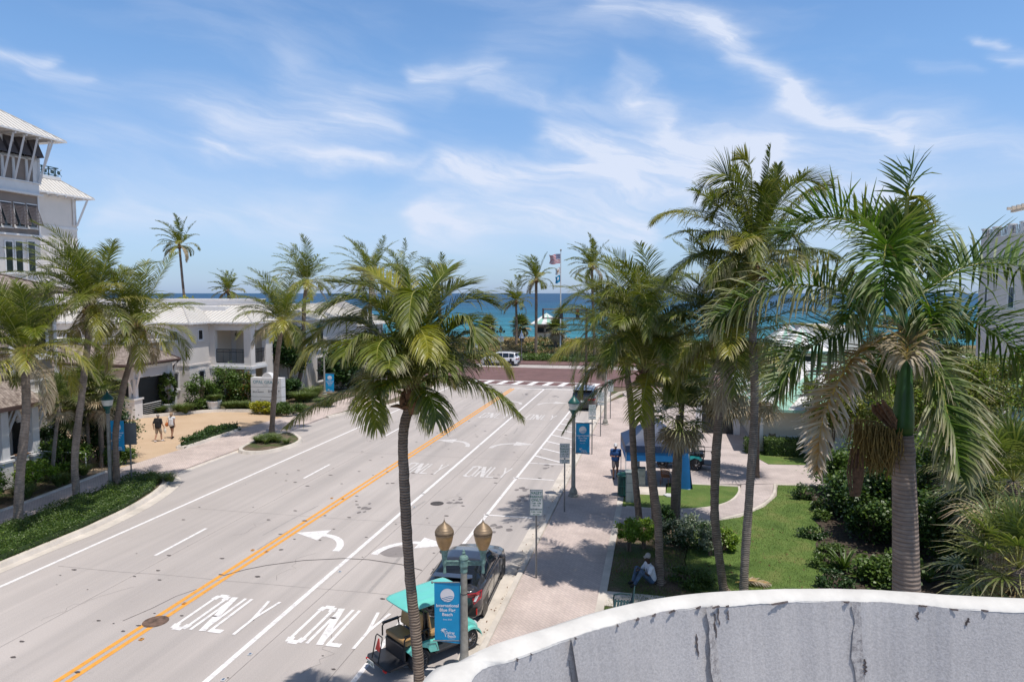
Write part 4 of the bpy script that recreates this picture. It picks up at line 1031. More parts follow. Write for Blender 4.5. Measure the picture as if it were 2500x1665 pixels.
palm('short coconut palm showing just above the hotel roof against the sea', [(560,760),(557,712)], 112, 4.0, .22, nf=28, wind=.4, n=22, w=.11, seed=95, seg=2, zb=.2)
palm('shorter of the two beach palms left of the flagpole', [(1260,858),(1261,800),(1260,738)], 105, 4.2, .19, nf=28, wind=.55, n=24, w=.1, seed=101, seg=2, zb=.4)
palm('taller of the two beach palms left of the flagpole', [(1308,866),(1309,780),(1309,684)], 99, 4.6, .22, nf=28, wind=.55, n=26, w=.1, seed=103, seg=2, zb=.3)
palm('tall coconut palm right of the flagpole, above the near crowns', [(1452,860),(1448,760),(1445,654)], 95, 4.8, .2, nf=30, wind=.5, n=28, w=.1, seed=108, seg=2, zb=.2)
sabal('cabbage palm with a brown skirt by the dune, left of the beach palms', [(1197,850),(1195,820),(1192,795)], 111, .3, zb=.4, nf=40, skirt=46, pl=1.0, rl=1.15, seed=4, n=14, w=.2, drysh=.6)
sabal('round headed cabbage palm with a brown skirt behind the shorter beach palm', [(1275,850),(1273,820),(1271,797)], 109, .3, zb=.4, nf=44, skirt=52, pl=1.1, rl=1.25, seed=5, n=14, w=.2, drysh=.6)
sabal('cabbage palm with dry leaves beside the beach pavilion', [(1356,850),(1357,825),(1360,805)], 104, .28, zb=.4, nf=40, skirt=46, pl=1.1, rl=1.2, seed=15, n=14, w=.2, drysh=.6)

# royal palm
def royal():
    D = 12.6; zr = zf(1900, 400, 2.851); zs = zf(1900, 850, 2.613)
    px = [(2215,1500),(2213,1440),(2208,1200),(2203,1060)]
    P_ = [PD(x, y, D) for x, y in px]; b = P_[0].copy(); b.z = .1; P_ = [b]+P_
    root = thing('royal_palm', 'thick grey royal palm with a smooth green crownshaft right of the lawn', 'palm tree', b)
    L_ = [p-b for p in P_]
    t = MB(); q = crom(L_, 70); rad = []
    for i in range(71):
        r = .21+.055*math.exp(-((i-22)/26)**2)-.02*(i/70); rad.append(r*(1+(.006 if i % 2 else -.006))+(.015 if 62 < i < 66 else 0))
    t.tube(q, rad, 24); t.build('trunk', M['trunk_royal'], root, smooth=True)
    top = L_[-1]; pc = PD(2205, 735, D)-b
    cs = MB(); cp = crom([top, PD(2208, 960, D)-b, PD(2209, 850, D)-b, pc], 14)
    cs.tube(cp, [.175, .185, .18, .17, .16, .145, .13, .12, .11, .10, .09, .08, .07, .06, .05], 18); cs.build('crownshaft', M['shaft'], root, smooth=True)
    mats = [M['frond_royal'], M['frond_yel'], M['frond_orange'], M['rachis'], M['rachis_orange'], M['fiber'], M['frond_dry']]
    F_ = [
     (zr([(870,900),(810,640),(755,560),(738,700),(745,980)]), dict(dd=-2.0, g=.75, plume=.5, ll=1.15, n=105)),
     (zr([(865,880),(730,520),(560,425),(380,375),(200,410),(50,520)]), dict(dd=.3, g=.6, plume=.5, n=90, ll=1.1)),
     (zr([(875,880),(880,560),(888,300),(905,180),(935,30)]), dict(dd=0, g=.25, ll=.85, n=20, t0=.62, rw=.04, v=.1, plume=.3)),
     (zr([(890,420),(905,250),(960,235),(1030,290),(1075,400)]), dict(dd=-.3, g=.6, ll=.45, n=26, ml=1, dry=0)),
     (zr([(865,950),(640,985),(430,890),(200,845),(-60,870),(-330,1010),(-440,1130)]), dict(dd=-.4, g=1.3, plume=.6, n=150, ll=.95, dry=.9)),
     (zr([(850,1170),(700,1230),(560,1320),(470,1430),(380,1600),(300,1830),(270,2120)]), dict(dd=-1.4, g=1.0, ml=2, mr=4, plume=.45, ll=.72, dry=1, n=120, rw=.038, curl=.9)),
     (zr([(850,1150),(620,1130),(400,1190),(220,1280),(100,1400),(-10,1600)]), dict(dd=-.6, g=1.0, plume=.5, ll=1.0, n=110, dry=.5)),
     (zs([(800,40),(930,50),(1030,210),(1075,400),(1130,600),(1160,800)]), dict(dd=-1.6, g=1.0, plume=.5, ll=1.0, n=120, dry=.8, rw=.03)),
     (zr([(900,1130),(1080,1070),(1290,1080),(1490,1170),(1650,1310),(1740,1480)]), dict(dd=.1, g=.8, plume=.6, ll=1.15, n=120, dry=.2)),
     (zr([(885,980),(1080,850),(1270,730),(1480,690),(1700,720),(1900,830)]), dict(dd=.5, g=.75, plume=.6, ll=1.1, n=120, dry=.3)),
     (zr([(880,880),(930,620),(990,560),(1050,640),(1080,760)]), dict(dd=1.2, g=.7, plume=.5, ll=.8)),
     (zr([(870,1150),(900,1185),(905,1260),(890,1370)]), dict(dd=-1.8, g=1.3, plume=.5, ll=.75, dry=1, ml=6, mr=4, curl=.8, n=70)),
     (zr([(870,900),(800,620),(720,470),(680,420)]), dict(dd=.9, g=.5, plume=.5, ll=.9)),
     (zr([(875,900),(860,600),(850,460),(870,390)]), dict(dd=.4, g=.4, plume=.5, ll=.8, n=60)),
     (zr([(890,950),(990,900),(1050,1000),(1080,1150)]), dict(dd=-1.4, g=.9, plume=.5, ll=.8)),
     (zr([(860,1000),(700,900),(560,960),(470,1100)]), dict(dd=-1.5, g=1.0, plume=.5, ll=.8, dry=.6)),
     (zr([(880,1140),(980,1230),(1080,1400),(1180,1600)]), dict(dd=.9, g=1.0, plume=.5, ll=.8, dry=.7)),
     (zr([(870,1140),(760,1260),(700,1420),(640,1560)]), dict(dd=.9, g=1.0, plume=.5, ll=.8, dry=.7)),
    ]
    rng = random.Random(77)
    for path, opt in F_:
        fm = LB(); dd = opt.pop('dd'); q = [PD(x, y, D+dd*i/(len(path)-1))-b for i, (x, y) in enumerate(path)]
        kw = dict(n=105, ll=.92, w=.042, g=.9, ml=0, dry=.3, rw=.028); kw.update(opt)
        frond(fm, q, rng=rng, **kw); o = fm.build('frond', mats, root)
        if kw['ml'] == 2: o['label'] = 'dying orange frond hanging down with pale dry leaflets'
    # flower and fruit clusters, old sheaths
    for k, (x, y, sx, L0) in enumerate(((2120, 1060, .5, .85), (2150, 1075, .42, .8), (2095, 1045, .35, .7))):
        fc = MB(); c = PD(2185, 1062, D-.1)-b; e = PD(x, y-20, D-.25)-b
        fc.tube([c, (c+e)/2+Vector((0, 0, .1)), e], [.03, .025, .015], 5)
        for i in range(150):
            p = c.lerp(e, rng.uniform(.3, 1.1))+Vector((rng.gauss(0, sx*.25), rng.gauss(0, .1), rng.gauss(0, .05))); l = L0*rng.uniform(.4, 1)
            fc.tube([p, p+Vector((rng.gauss(0, .04), rng.gauss(0, .04), -l*.5)), p+Vector((rng.gauss(0, .08), rng.gauss(0, .05), -l))], [.008, .012, .006], 3, cap=False)
        fc.build('flower_cluster', simple('ochre_fruit_strings', (.19, .125, .03), .8, var=.4, vs=9), root)
    sh = MB()
    for i in range(3):
        a = PD(2184, 1045-i*8, D-.05)-b; e = PD(2130+i*12, 990-i*6, D-.3-.1*i)-b
        sh.add([a, a+Vector((.02, 0, -.14)), e+Vector((-.02, 0, -.10)), e], [(0, 1, 2, 3)])
        sh.tube([a, (a+e)/2+Vector((0, 0, .03)), e], [.06, .05, .03], 6)
    for i in range(40):
        x = rng.gauss(0, .05); p = PD(2093, 1095, D-.2)-b; sh.tube([p+Vector((x, rng.gauss(0, .03), 0)), p+Vector((x*1.4, 0, -.45)), p+Vector((x*.8, 0, -.9))], [.012, .012, .006], 3, cap=False)
    sh.build('old_sheath', M['fiber'], root)
royal()
# ---------- buildings ----------
def B(root_loc): return Vector(root_loc)
class BL:
    """a building: world coordinates in, children local to its base"""
    def __init__(s, name, label, cat, loc, group=None):
        s.l = Vector(loc); s.r = thing(name, label, cat, loc, 0, group)
    def part(s, mb, name, mats, parent=None, **k):
        off = s.l
        mb.v = [(x-off.x, y-off.y, z-off.z) for x, y, z in mb.v]
        return mb.build(name, mats, parent or s.r, **k)
    def window(s, axis, a0, a1, z0, z1, c, out=1, fr=.09, mull=(1, 1), name='window', glass_m='glass', sill=True, frame_m='trim', depth=.06):
        """axis 'y': wall faces -Y at y=c; axis 'x': wall faces +X at x=c"""
        if a0 > a1: a0, a1 = a1, a0
        g = MB(); f = MB()
        def bb(mb, p0, p1, q0, q1, d0, d1, m=0):
            if axis == 'y': mb.bx(p0, p1, c-d1, c-d0, q0, q1, m)
            elif axis == 'w': mb.bx(c-d1, c-d0, p0, p1, q0, q1, m)
            else: mb.bx(c+d0, c+d1, p0, p1, q0, q1, m)
        bb(g, a0, a1, z0, z1, .002, .014)
        bb(f, a0-fr, a0, z0-fr, z1+fr, .001, depth); bb(f, a1, a1+fr, z0-fr, z1+fr, .001, depth)
        bb(f, a0, a1, z1, z1+fr, .001, depth-.002); bb(f, a0, a1, z0-fr, z0, .001, depth-.002)
        for i in range(1, mull[0]): x = a0+(a1-a0)*i/mull[0]; bb(f, x-.018, x+.018, z0, z1, .0145, .032, 1)
        for i in range(1, mull[1]): x = z0+(z1-z0)*i/mull[1]; bb(f, a0, a1, x-.018, x+.018, .0145, .030, 1)
        if sill: bb(f, a0-fr*1.7, a1+fr*1.7, z0-fr*1.9, z0-fr-.001, .001, depth+.07)
        w = s.part(f, name, [M[frame_m], M['black_plastic']]); s.part(g, 'pane', M[glass_m], w)
        return w
def roofplane(mb, sm, a, b, c, d, step=.42, hs=.045, th=.07):
    """metal roof slope: eave a->b, ridge d->c (d above a, c above b), seams run up the slope"""
    a, b, c, d = map(Vector, (a, b, c, d)); n = (b-a).cross(d-a).normalized() if (d-a).length > .01 else (b-a).cross(c-a).normalized()
    if n.z < 0: n = -n
    vs = [a, b, c, d]; mb.add(vs+[v-n*th for v in vs], [(0, 1, 2, 3), (7, 6, 5, 4), (0, 4, 5, 1), (1, 5, 6, 2), (2, 6, 7, 3), (3, 7, 4, 0)])
    e = (b-a); L_ = e.length; e.normalize(); up = n.cross(e)
    if up.z < 0: up = -up
    du = (d-a).dot(e); cu = (c-a).dot(e); H_ = (d-a).dot(up)
    k = int(L_/step)
    for i in range(k+1):
        x = (i+.5)*L_/(k+1); h = H_
        if x < du: h = H_*x/du
        elif x > cu: h = H_*(L_-x)/(L_-cu) if L_ > cu else H_
        if h < .1: continue
        p = a+e*x; q = p+up*h
        sm.add([p-e*.018, p+e*.018, q+e*.018, q-e*.018]+[v+n*hs for v in (p-e*.018, p+e*.018, q+e*.018, q-e*.018)], [(4, 5, 6, 7), (0, 4, 7, 3), (1, 2, 6, 5), (0, 1, 5, 4)])
def hip(bl, x0, x1, y0, y1, ze, zr, mat='metal_roof', seam='roof_seam', ins=None, step=.42, ridge=None, shingle=False, soff=True, name='roof', stripes=None):
    mb = MB(); sm = MB(); w = min(x1-x0, y1-y0)/2 if ins is None else ins
    if ridge: rx0, rx1, ry0, ry1 = ridge
    else: rx0, rx1, ry0, ry1 = x0+w, x1-w, y0+w, y1-w
    A, B_, C_, D_ = (x0, y0, ze), (x1, y0, ze), (x1, y1, ze), (x0, y1, ze)
    a, b, c, d = (rx0, ry0, zr), (rx1, ry0, zr), (rx1, ry1, zr), (rx0, ry1, zr)
    for q in ((A, B_, b, a), (B_, C_, c, b), (C_, D_, d, c), (D_, A, a, d)): roofplane(mb, sm, *q, step=step)
    if rx1-rx0 > .05 and ry1-ry0 > .05: mb.bx(rx0, rx1, ry0, ry1, zr-.09, zr-.01)
    for p, q in ((A, a), (B_, b), (C_, c), (D_, d)): sm.tube([Vector(p)+Vector((0, 0, .02)), Vector(q)+Vector((0, 0, .02))], .05, 5)
    if not shingle:
        for p, q in ((a, b), (b, c), (c, d), (d, a)):
            if (Vector(p)-Vector(q)).length > .1: sm.tube([Vector(p)+Vector((0, 0, .03)), Vector(q)+Vector((0, 0, .03))], .06, 5)
    r = bl.part(mb, name, M[mat]); 
    bl.part(sm, 'seams' if not shingle else 'hip_caps', M[seam], r)
    g = MB(); t = .09
    g.bx(x0-t, x1+t, y0-t, y0, ze-.14, ze+.0); g.bx(x1, x1+t, y0, y1, ze-.14, ze+.0); g.bx(x0-t, x0, y0, y1, ze-.14, ze+.0)
    if soff: g.bx(x0+.002, x1-.002, y0+.002, y1-.002, ze-.125, ze-.085)
    bl.part(g, 'gutter', M['gutter' if shingle else 'trim'], r); return r
def boards(bl, axis, a0, a1, z0, z1, c, h=.2, mat='clap', parent=None, name='cladding'):
    mb = MB(); z = z0
    while z < z1-.01:
        zt = min(z1, z+h); 
        if axis == 'x': mb.add([(c+.035, a0, z), (c+.035, a1, z), (c+.008, a1, zt), (c+.008, a0, zt), (c, a0, z), (c, a1, z)], [(0, 1, 2, 3), (4, 5, 1, 0)])
        else: mb.add([(a0, c-.035, z), (a1, c-.035, z), (a1, c-.008, zt), (a0, c-.008, zt), (a0, c, z), (a1, c, z)], [(0, 1, 2, 3), (4, 5, 1, 0)])
        z = zt
    return bl.part(mb, name, M[mat], parent)

# -- tall hotel, upper left --
def tall():
    X = -51.0; bl = BL('hotel_building', 'tall hotel with taupe board walls, dark tilted shutters and white metal roof, upper left', 'building', (X-6, 40, 0))
    fy = lambda px: PX(px, 400, X).y
    ye = fy(89)
    z = lambda px, py: PX(px, py, X).z
    zoom = lambda x, y: (x/4.236, 250+y/4.236)
    zb1 = z(*zoom(375, 960)); zb2 = z(*zoom(375, 850)); zf1 = z(*zoom(375, 1390)); ztop = z(*zoom(400, 400))
    mb = MB(); mb.bx(X-14, X, 20, ye, 0, ztop); bl.part(mb, 'wall', M['stucco'])
    boards(bl, 'x', 30, ye-.12, zf1+.12, zb1-.12, X, .17, 'clap2'); boards(bl, 'x', 30, ye-.12, zb2+.1, ztop, X, .17, 'clap2')
    t = MB(); t.bx(X+.001, X+.35, 30, ye+.2, zb1-.1, zb1+.06); t.bx(X+.001, X+.14, 30, ye+.02, zb1+.062, zb2); t.bx(X+.001, X+.25, 30, ye+.15, zb2+.002, zb2+.10)
    t.bx(X+.001, X+.3, 30, ye+.2, zf1-.06, zf1+.1); t.bx(X+.001, X+.08, ye-.12, ye+.03, zf1+.102, zb1-.102); t.bx(X+.001, X+.08, ye-.45, ye+.03, zb2+.102, ztop)
    bl.part(t, 'trim_band', M['trim'])
    # middle floor windows with bahama shutters
    for k, (a, b_) in enumerate(((115, 220), (250, 345), (-25, 75), (-160, -60))):
        y0 = fy(a/4.236); y1 = fy(b_/4.236)
        zt = z(a/4.236, 250+(1025+.11*a)/4.236); zl = z(a/4.236, 250+(1268+.06*a)/4.236)
        w = bl.window('x', y0+.05, y1-.02, zl, zt-.02, X+.036, fr=.1)
        s = MB(); out = .62; L_ = (zt-zl)*.93
        for q in range(14):
            t0 = q/14; t1 = (q+.75)/14
            s.add([(X+.1+out*t0, y0-.02, zt-L_*t0), (X+.1+out*t0, y1+.02, zt-L_*t0), (X+.1+out*t1+.02, y1+.02, zt-L_*t1), (X+.1+out*t1+.02, y0-.02, zt-L_*t1)], [(0, 1, 2, 3)])
        for y in (y0-.02, y1+.02): s.tube([(X+.1, y, zt), (X+.1+out, y, zt-L_)], .03, 4)
        s.tube([(X+.1+out, y0, zt-L_), (X+.1+out, y1, zt-L_)], .03, 4); bl.part(s, 'shutter', M['shutter'])
    # top floor
    for k, (a, b_) in enumerate(((30, 125), (145, 260), (275, 385), (-100, 10))):
        y0 = fy(a/4.236); y1 = fy(b_/4.236)
        zt = z(a/4.236, 250+(330+.1*a)/4.236); zl = z(a/4.236, 250+(515+.17*a)/4.236)
        bl.window('x', y0+.05, y1-.08, zl, zt, X+.036, fr=.12)
        s = MB(); out = .75; L_ = (zt-zl)*1.0
        s.add([(X+.1, y0, zt), (X+.1, y1-.1, zt), (X+.1+out, y1-.1, zt-L_), (X+.1+out, y0, zt-L_)], [(0, 1, 2, 3)])
        s.add([(X+.1, y0, zt), (X+.1+out, y0, zt-L_), (X+.1, y0, zt-L_)], [(0, 1, 2)]); s.add([(X+.1, y1-.1, zt), (X+.1+out, y1-.1, zt-L_), (X+.1, y1-.1, zt-L_)], [(0, 1, 2)])
        bl.part(s, 'shutter', M['shutter'])
        p = MB(); p.bx(X+.001, X+.1, y1-.06, y1+.16, zb2+.102, ztop); bl.part(p, 'pilaster', M['trim'])
        q = MB(); q.tube([(X+.15, y1+.05, zb2+.15), (X+1.3, y1+.05, ztop-.1)], .1, 4); q.box((X+.75, y1+.05, ztop-.12), (1.5, .14, .16)); bl.part(q, 'eave_brace', M['trim'])
    q = MB(); q.tube([(X+.15, ye+.02, zb2+.15), (X+1.3, ye+.4, ztop-.1)], .11, 4); bl.part(q, 'eave_brace', M['trim'])
    q = MB(); y = 30
    while y < ye+.8: q.box((X+.75, y, ztop-.02), (1.5, .1, .12)); y += .55
    bl.part(q, 'rafter_tails', M['trim'])
    hip(bl, X-15, X+1.55, 24, ye+1.5, ztop+.1, ztop+4.6, step=.5, ins=7)
    for a in (10, 115, 245):   # windows of the floor below
        bl.window('x', fy(a/4.236), fy((a+70)/4.236), z(*zoom(a, 1750)), z(*zoom(a, 1435)), X, fr=.1, mull=(1, 1))
    # front lower board over white ground floors
    return ye
tall()
def whiteblock():
    X = -57.0; bl = BL('hotel_wing', 'plain white hotel wing with black roof railing, behind the tall hotel', 'building', (X-6, 50, 0))
    ye = PX(785/4.236, 500, X).y; ze = PX(845/4.236, 250+990/4.236, X+.4).z; zr = PX(740/4.236, 250+835/4.236, X-.8).z
    mb = MB(); mb.bx(X-14, X, 40, ye, 0, ze); bl.part(mb, 'wall', M['stucco'])
    t = MB(); zz = PX(100, 250+1275/4.236, X).z; t.bx(X+.001, X+.05, 40, ye+.05, zz-.12, zz+.12); bl.part(t, 'trim_band', M['trim'])
    hip(bl, X-14, X+.95, 38, ye+1.3, ze, zr, ins=1.9, step=.45)
    q = MB(); q.tube([(X+.1, ye-.1, zz+.3), (X+.9, ye+.5, ze-.2)], .13, 4); q.tube([(X+.1, ye-.4, zz+.3), (X+.1, ye-.4, ze-.1)], .12, 4)
    for i in range(18): q.box((X+.5, 41+i*1.0, ze-.2), (.95, .16, .16))
    bl.part(q, 'eave_brace', M['trim'])
    c = MB(); c.bx(X-11, X-.98, 42, ye-.65, zr-.1, zr+.35); bl.part(c, 'roof_kerb', M['trim'])
    r = MB(); x = X-1.1; z0 = zr+.36; z1 = z0+.85; y = 44.0; yE = ye-.8
    r.box((x, (y+yE)/2, z1), (.07, yE-y, .08)); r.box((x, (y+yE)/2, z0+.1), (.06, yE-y, .06))
    while y < yE:
        r.box((x, y, (z0+z1)/2), (.07, .07, z1-z0))
        for s in (-1, 1): r.tube([(x, y+.04, z0+.12 if s > 0 else z1-.06), (x, y+.72, z1-.06 if s > 0 else z0+.12)], .03, 4)
        r.lathe([(.18, -.02), (.2, 0), (.18, .02)], (0, 0, 0), 8); n = 24*1
        for k in range(8): 
            pass
        M_ = Matrix.Translation((x, y+.38, (z0+z1)/2)) @ Matrix.Rotation(math.pi/2, 4, 'Y'); r.xf(M_, len(r.v)-24)
        y += .76
    for k in range(8): r.box((x-1.1*k-.5, yE, (z0+z1)/2), (.05, .05, z1-z0))
    r.box((x-4, yE, z1), (8, .06, .07)); bl.part(r, 'railing', M['iron_dark'])
whiteblock()

# -- clapboard building at the left edge --
def clapb():
    X = -32.0; bl = BL('clapboard_building', 'taupe clapboard building with white corner boards and a cedar shingle porch roof, left edge', 'building', (X-4, 24, 0))
    ye = PX(137, 900, X).y
    zo = lambda x, y: (x/3.922, 780+y/3.922)
    z = lambda x, y, X_=X: PX(*zo(x, y), X_).z
    yo = lambda x, X_=X: PX(x/3.922, 900, X_).y
    mb = MB(); mb.bx(X-10, X, 10, ye, 0, 9.4); bl.part(mb, 'wall', M['stucco_grey'])
    boards(bl, 'x', 12, ye, 3.1, 9.35, X+.002, .235, 'clap')
    t = MB(); t.bx(X+.002, X+.1, ye-.14, ye+.04, 0, 9.36); ya = yo(70); t.bx(X+.037, X+.32, ya-.16, ya+.16, z(70, 575), 9.36)
    t.bx(X+.038, X+.08, 12, ye-.141, 8.7, 9.0); bl.part(t, 'corner_board', M['trim'])
    # the bay left of the corner board stands proud
    mb = MB(); mb.bx(X+.04, X+.3, 14, ya-.165, z(30, 575), 9.3); bay = bl.part(mb, 'bay_wall', M['clap'])
    boards(bl, 'x', 14, ya-.165, z(30, 575), 9.3, X+.3, .235, 'clap')
    bl.window('x', yo(290), yo(440), z(350, 330), z(350, 100), X+.036, mull=(1, 2), fr=.16)
    bl.window('x', yo(262), yo(455), z(350, 668), z(350, 590), X+.036, mull=(2, 1), fr=.12, name='louvre_vent', glass_m='stucco_grey')
    hip(bl, X-10.5, X+.7, 9, ye+.7, 9.5, 11.6, mat='shingle', seam='gutter', shingle=True, step=50)
    # porch roof
    Xe = X+1.7; zE = PX(0, 780+850/3.922, Xe).z; yR = PX(480/3.922, 970, Xe).y
    mb = MB(); sm = MB(); zw = zE+1.15
    A, B_ = Vector((Xe, 14, zE)), Vector((Xe, yR, zE)); C_ = Vector((X+.33, yR-1.15, zw)); D_ = Vector((X+.33, 14, zw)); E_ = Vector((X+.33, yR, zE))
    for q in ((A, B_, C_, D_),):
        n = (q[1]-q[0]).cross(q[3]-q[0]).normalized(); n = n if n.z > 0 else -n
        mb.add(list(q)+[v-n*.1 for v in q], [(0, 1, 2, 3), (7, 6, 5, 4), (0, 4, 5, 1), (1, 5, 6, 2), (2, 6, 7, 3), (3, 7, 4, 0)])
    mb.add([B_, E_, C_], [(0, 1, 2)]); mb.add([B_-Vector((0, 0, .1)), E_-Vector((0, 0, .1)), C_-Vector((0, 0, .1))], [(0, 1, 2)])
    pr = bl.part(mb, 'porch_roof', M['shingle'])
    g = MB(); g.bx(Xe, Xe+.12, 14, yR+.1, zE-.2, zE-.02); g.bx(X+.1, Xe, yR, yR+.1, zE-.2, zE-.02); g.bx(X+.31, X+.42, 14, ya+.2, zw-.02, zw+.1); g.tube([(Xe-.05, yR+.03, zE-.1), (X+.2, yR+.02, zE-.55)], .04, 6)
    bl.part(g, 'gutter', M['gutter'], pr)
    # porch posts with braces, louvres, railing
    yP = yo(15, X+1.3)
    for k, (y0, w) in enumerate(((yP, .42), (yP-3.4, .42), (yR-.55, .42))):
        p = MB(); x = X+1.15; p.bx(x-.24, x+.24, y0-.27, y0+.27, 0, 1.25); p.bx(x-.3, x+.3, y0-.33, y0+.33, 1.25, 1.35); p.bx(x-.18, x+.18, y0-.19, y0+.19, 1.35, zE-.2)
        for s in (-1, 1):
            p.tube([(x, y0+s*.15, 2.3), (x, y0+s*.85, zE-.3)], .07, 4); p.tube([(x-.12, y0+s*.15, 2.5), (x-.12, y0+s*.7, zE-.3)], .05, 4)
        bl.part(p, 'porch_post', M['trim'])
    l = MB(); y0, y1 = yP+.8, yR-1.2; x = X+1.1; l.bx(x, x+.08, y0, y1, zE-.95, zE-.87)
    for i in range(6): l.box((x+.04, (y0+y1)/2, zE-.8+i*.1), (.02, y1-y0, .09), ry=.6)
    bl.part(l, 'louvre_panel', M['stucco_grey'])
    rl = MB(); rl.tube([(X+1.3, yP, 1.5), (X+1.3, yR-.5, 1.45)], .03, 6); rl.tube([(X+1.3, yR-.5, 1.45), (X+2.9, yR+.8, 1.1)], .03, 6); rl.tube([(X+2.9, yR+.8, 1.1), (X+2.9, yR+.8, .1)], .03, 6); bl.part(rl, 'handrail', M['trim'])
    d = MB(); yd = yo(180); d.bx(X+.005, X+.06, yd-.55, yd+.35, .1, 2.9); bl.part(d, 'door', M['dark'])
    # battered white pier beyond the porch
    p = MB(); yb = yR+.9; p.add([(X-.4, yb, .9), (X+.9, yb-.35, .9), (X+.9, yb+.55, .9), (X-.4, yb+.9, .9), (X-.4, yb+.15, 3.2), (X+.3, yb, 3.2), (X+.3, yb+.7, 3.2), (X-.4, yb+.8, 3.2)], [(0, 1, 5, 4), (1, 2, 6, 5), (2, 3, 7, 6), (4, 5, 6, 7)])
    p.bx(X-.5, X+1.02, yb-.5, yb+1.0, .7, .9); p.bx(X-.5, X+.95, yb-.42, yb+.92, 0, .7); bl.part(p, 'battered_pier', M['trim'])
    bx = MB(); bx.box((X+1.35, yo(150, X+1.3), 1.1), (.4, .5, .7)); bx.box((X+1.35, yo(150, X+1.3), 1.5), (.5, .6, .06), m=1); bl.part(bx, 'menu_box', [M['stucco_grey'], M['fiber']])
clapb()

# -- two storey white hotel building --
def hotel2():
    bl = BL('white_hotel_building', 'low white two storey hotel with a corner balcony, behind the walking couple', 'building', (-45, 52, 0))
    Y0 = 49.6; X0 = -38.2; Yb = 52.27; Xc = -34.19; Ye = 55.35; ZE = 6.95
    mb = MB(); mb.bx(-66, X0, Y0, 66, 0, ZE); mb.bx(X0-.5, -35.0, 55.36, 68, 0, ZE-.01); mb.bx(X0-.4, -33.6, 58.0, 72, 0, ZE-.02)
    bl.part(mb, 'wall', M['stucco'])
    bd = MB(); zB = 3.38
    bd.bx(-66, X0+.06, Y0-.06, Y0-.001, zB-.07, zB+.07); bd.bx(X0+.001, X0+.06, Y0, Yb, zB-.07, zB+.07)
    bl.part(bd, 'string_course', M['stucco_grey'])
    rs = MB()     # scored masonry joints of the ground floor
    for i in range(7):
        z = .35+i*.45; rs.bx(-42, X0+.006, Y0-.005, Y0-.0005, z, z+.02); rs.bx(X0+.0005, X0+.006, Y0, Yb, z, z+.02)
    bl.part(rs, 'masonry_joints', M['stucco_grey'])
    bl.window('y', -39.95, -39.2, 5.5, 6.2, Y0, mull=(2, 2), fr=.12)
    bl.window('x', 50.85, 51.35, 5.5, 6.25, X0, mull=(2, 2), fr=.1)
    bl.window('y', -40.0, -39.3, 1.5, 2.7, Y0, mull=(2, 3), fr=.12); bl.window('x', 50.8, 51.4, 1.5, 2.75, X0, mull=(2, 3), fr=.1)
    hoods = MB()
    for (a, b_) in ((-40.15, -39.15),): hoods.bx(a, b_, Y0-.16, Y0-.061, 2.83, 2.97)
    hoods.bx(X0+.061, X0+.16, 50.65, 51.55, 2.88, 3.02); bl.part(hoods, 'window_hood', M['trim'])
    for px0, px1 in ((162, 173), (243, 259), (309, 321)):
        a = PY(px0, 800, Y0).x; b_ = PY(px1, 800, Y0).x; bl.window('y', a, b_, 5.0, 6.05, Y0, mull=(1, 1), fr=.04, sill=False)
    # corner balcony bay, open on two sides
    x1 = PY(523.5, 800, Yb).x; x2 = PY(594, 800, Yb).x; b = MB()
    b.bx(X0+.001, x1, Yb, Yb+.35, 0, ZE-.03); b.bx(x2, Xc, Yb, Yb+.62, 0, ZE-.03)
    y1 = PX(617, 800, Xc).y; y2 = PX(648, 800, Xc).y
    b.bx(Xc-.4, Xc, y2, Ye+.3, 0, ZE-.03)
    b.bx(x1+.001, x2-.001, Yb+.02, Yb+.32, 6.2, ZE-.032); b.bx(Xc-.33, Xc-.02, Yb+.621, y2-.001, 6.22, ZE-.032)
    bl.part(b, 'balcony_pier', M['stucco'])
    s = MB(); s.bx(X0+.002, Xc-.05, Yb+.06, Ye+.2, 2.95, 3.3); s.bx(X0+.0, Xc+.12, Yb-.12, Yb-.002, 2.9, 3.12); s.bx(Xc+.002, Xc+.12, Yb, y2, 2.9, 3.12); s.bx(x1+.002, x2-.002, Yb+.003, Yb+.055, 3.121, 3.36)
    bl.part(s, 'balcony_slab', M['trim'])
    for (q0, q1, ax) in ((x1+.03, x2-.03, 'y'), (Yb+.65, y2-.03, 'x')):
        r = MB(); n = int((q1-q0)/.105)
        for z in (4.55, 4.32, 3.42):
            if ax == 'y': r.bx(q0, q1, Yb+.14, Yb+.2, z-.025, z+.03)
            else: r.bx(Xc-.2, Xc-.14, q0, q1, z-.025, z+.03)
        for i in range(n+1):
            u = q0+(q1-q0)*i/n; ww = .02 if i % 6 else .035
            if ax == 'y': r.box((u, Yb+.17, 3.98), (ww, ww, 1.12))
            else: r.box((Xc-.17, u, 3.98), (ww, ww, 1.12))
        bl.part(r, 'balcony_railing', M['black_plastic'])
    d = MB(); a = PY(532, 800, Yb+2.6).x; b2 = PY(545, 800, Yb+2.6).x
    d.bx(a-.1, a+.75, 55.29, 55.34, 3.31, 6.0); d.bx(a-.1, a+.75, 55.29, 55.34, .1, 2.8)
    dd = bl.part(d, 'balcony_door', M['dark']); m2 = MB()
    for i in range(4): m2.bx(a-.08, a+.73, 55.27, 55.289, 3.6+i*.6, 3.64+i*.6)
    m2.bx(a+.3, a+.34, 55.265, 55.288, 3.35, 5.95); bl.part(m2, 'glazing_bars', M['gutter'], dd)
    iw = MB(); iw.bx(X0+.5, Xc-.42, 55.345, 55.358, .1, ZE-.05); iw.bx(X0+.001, X0+.02, Yb+.36, 55.34, 3.32, 6.9); bl.part(iw, 'balcony_back_wall', M['cream'])
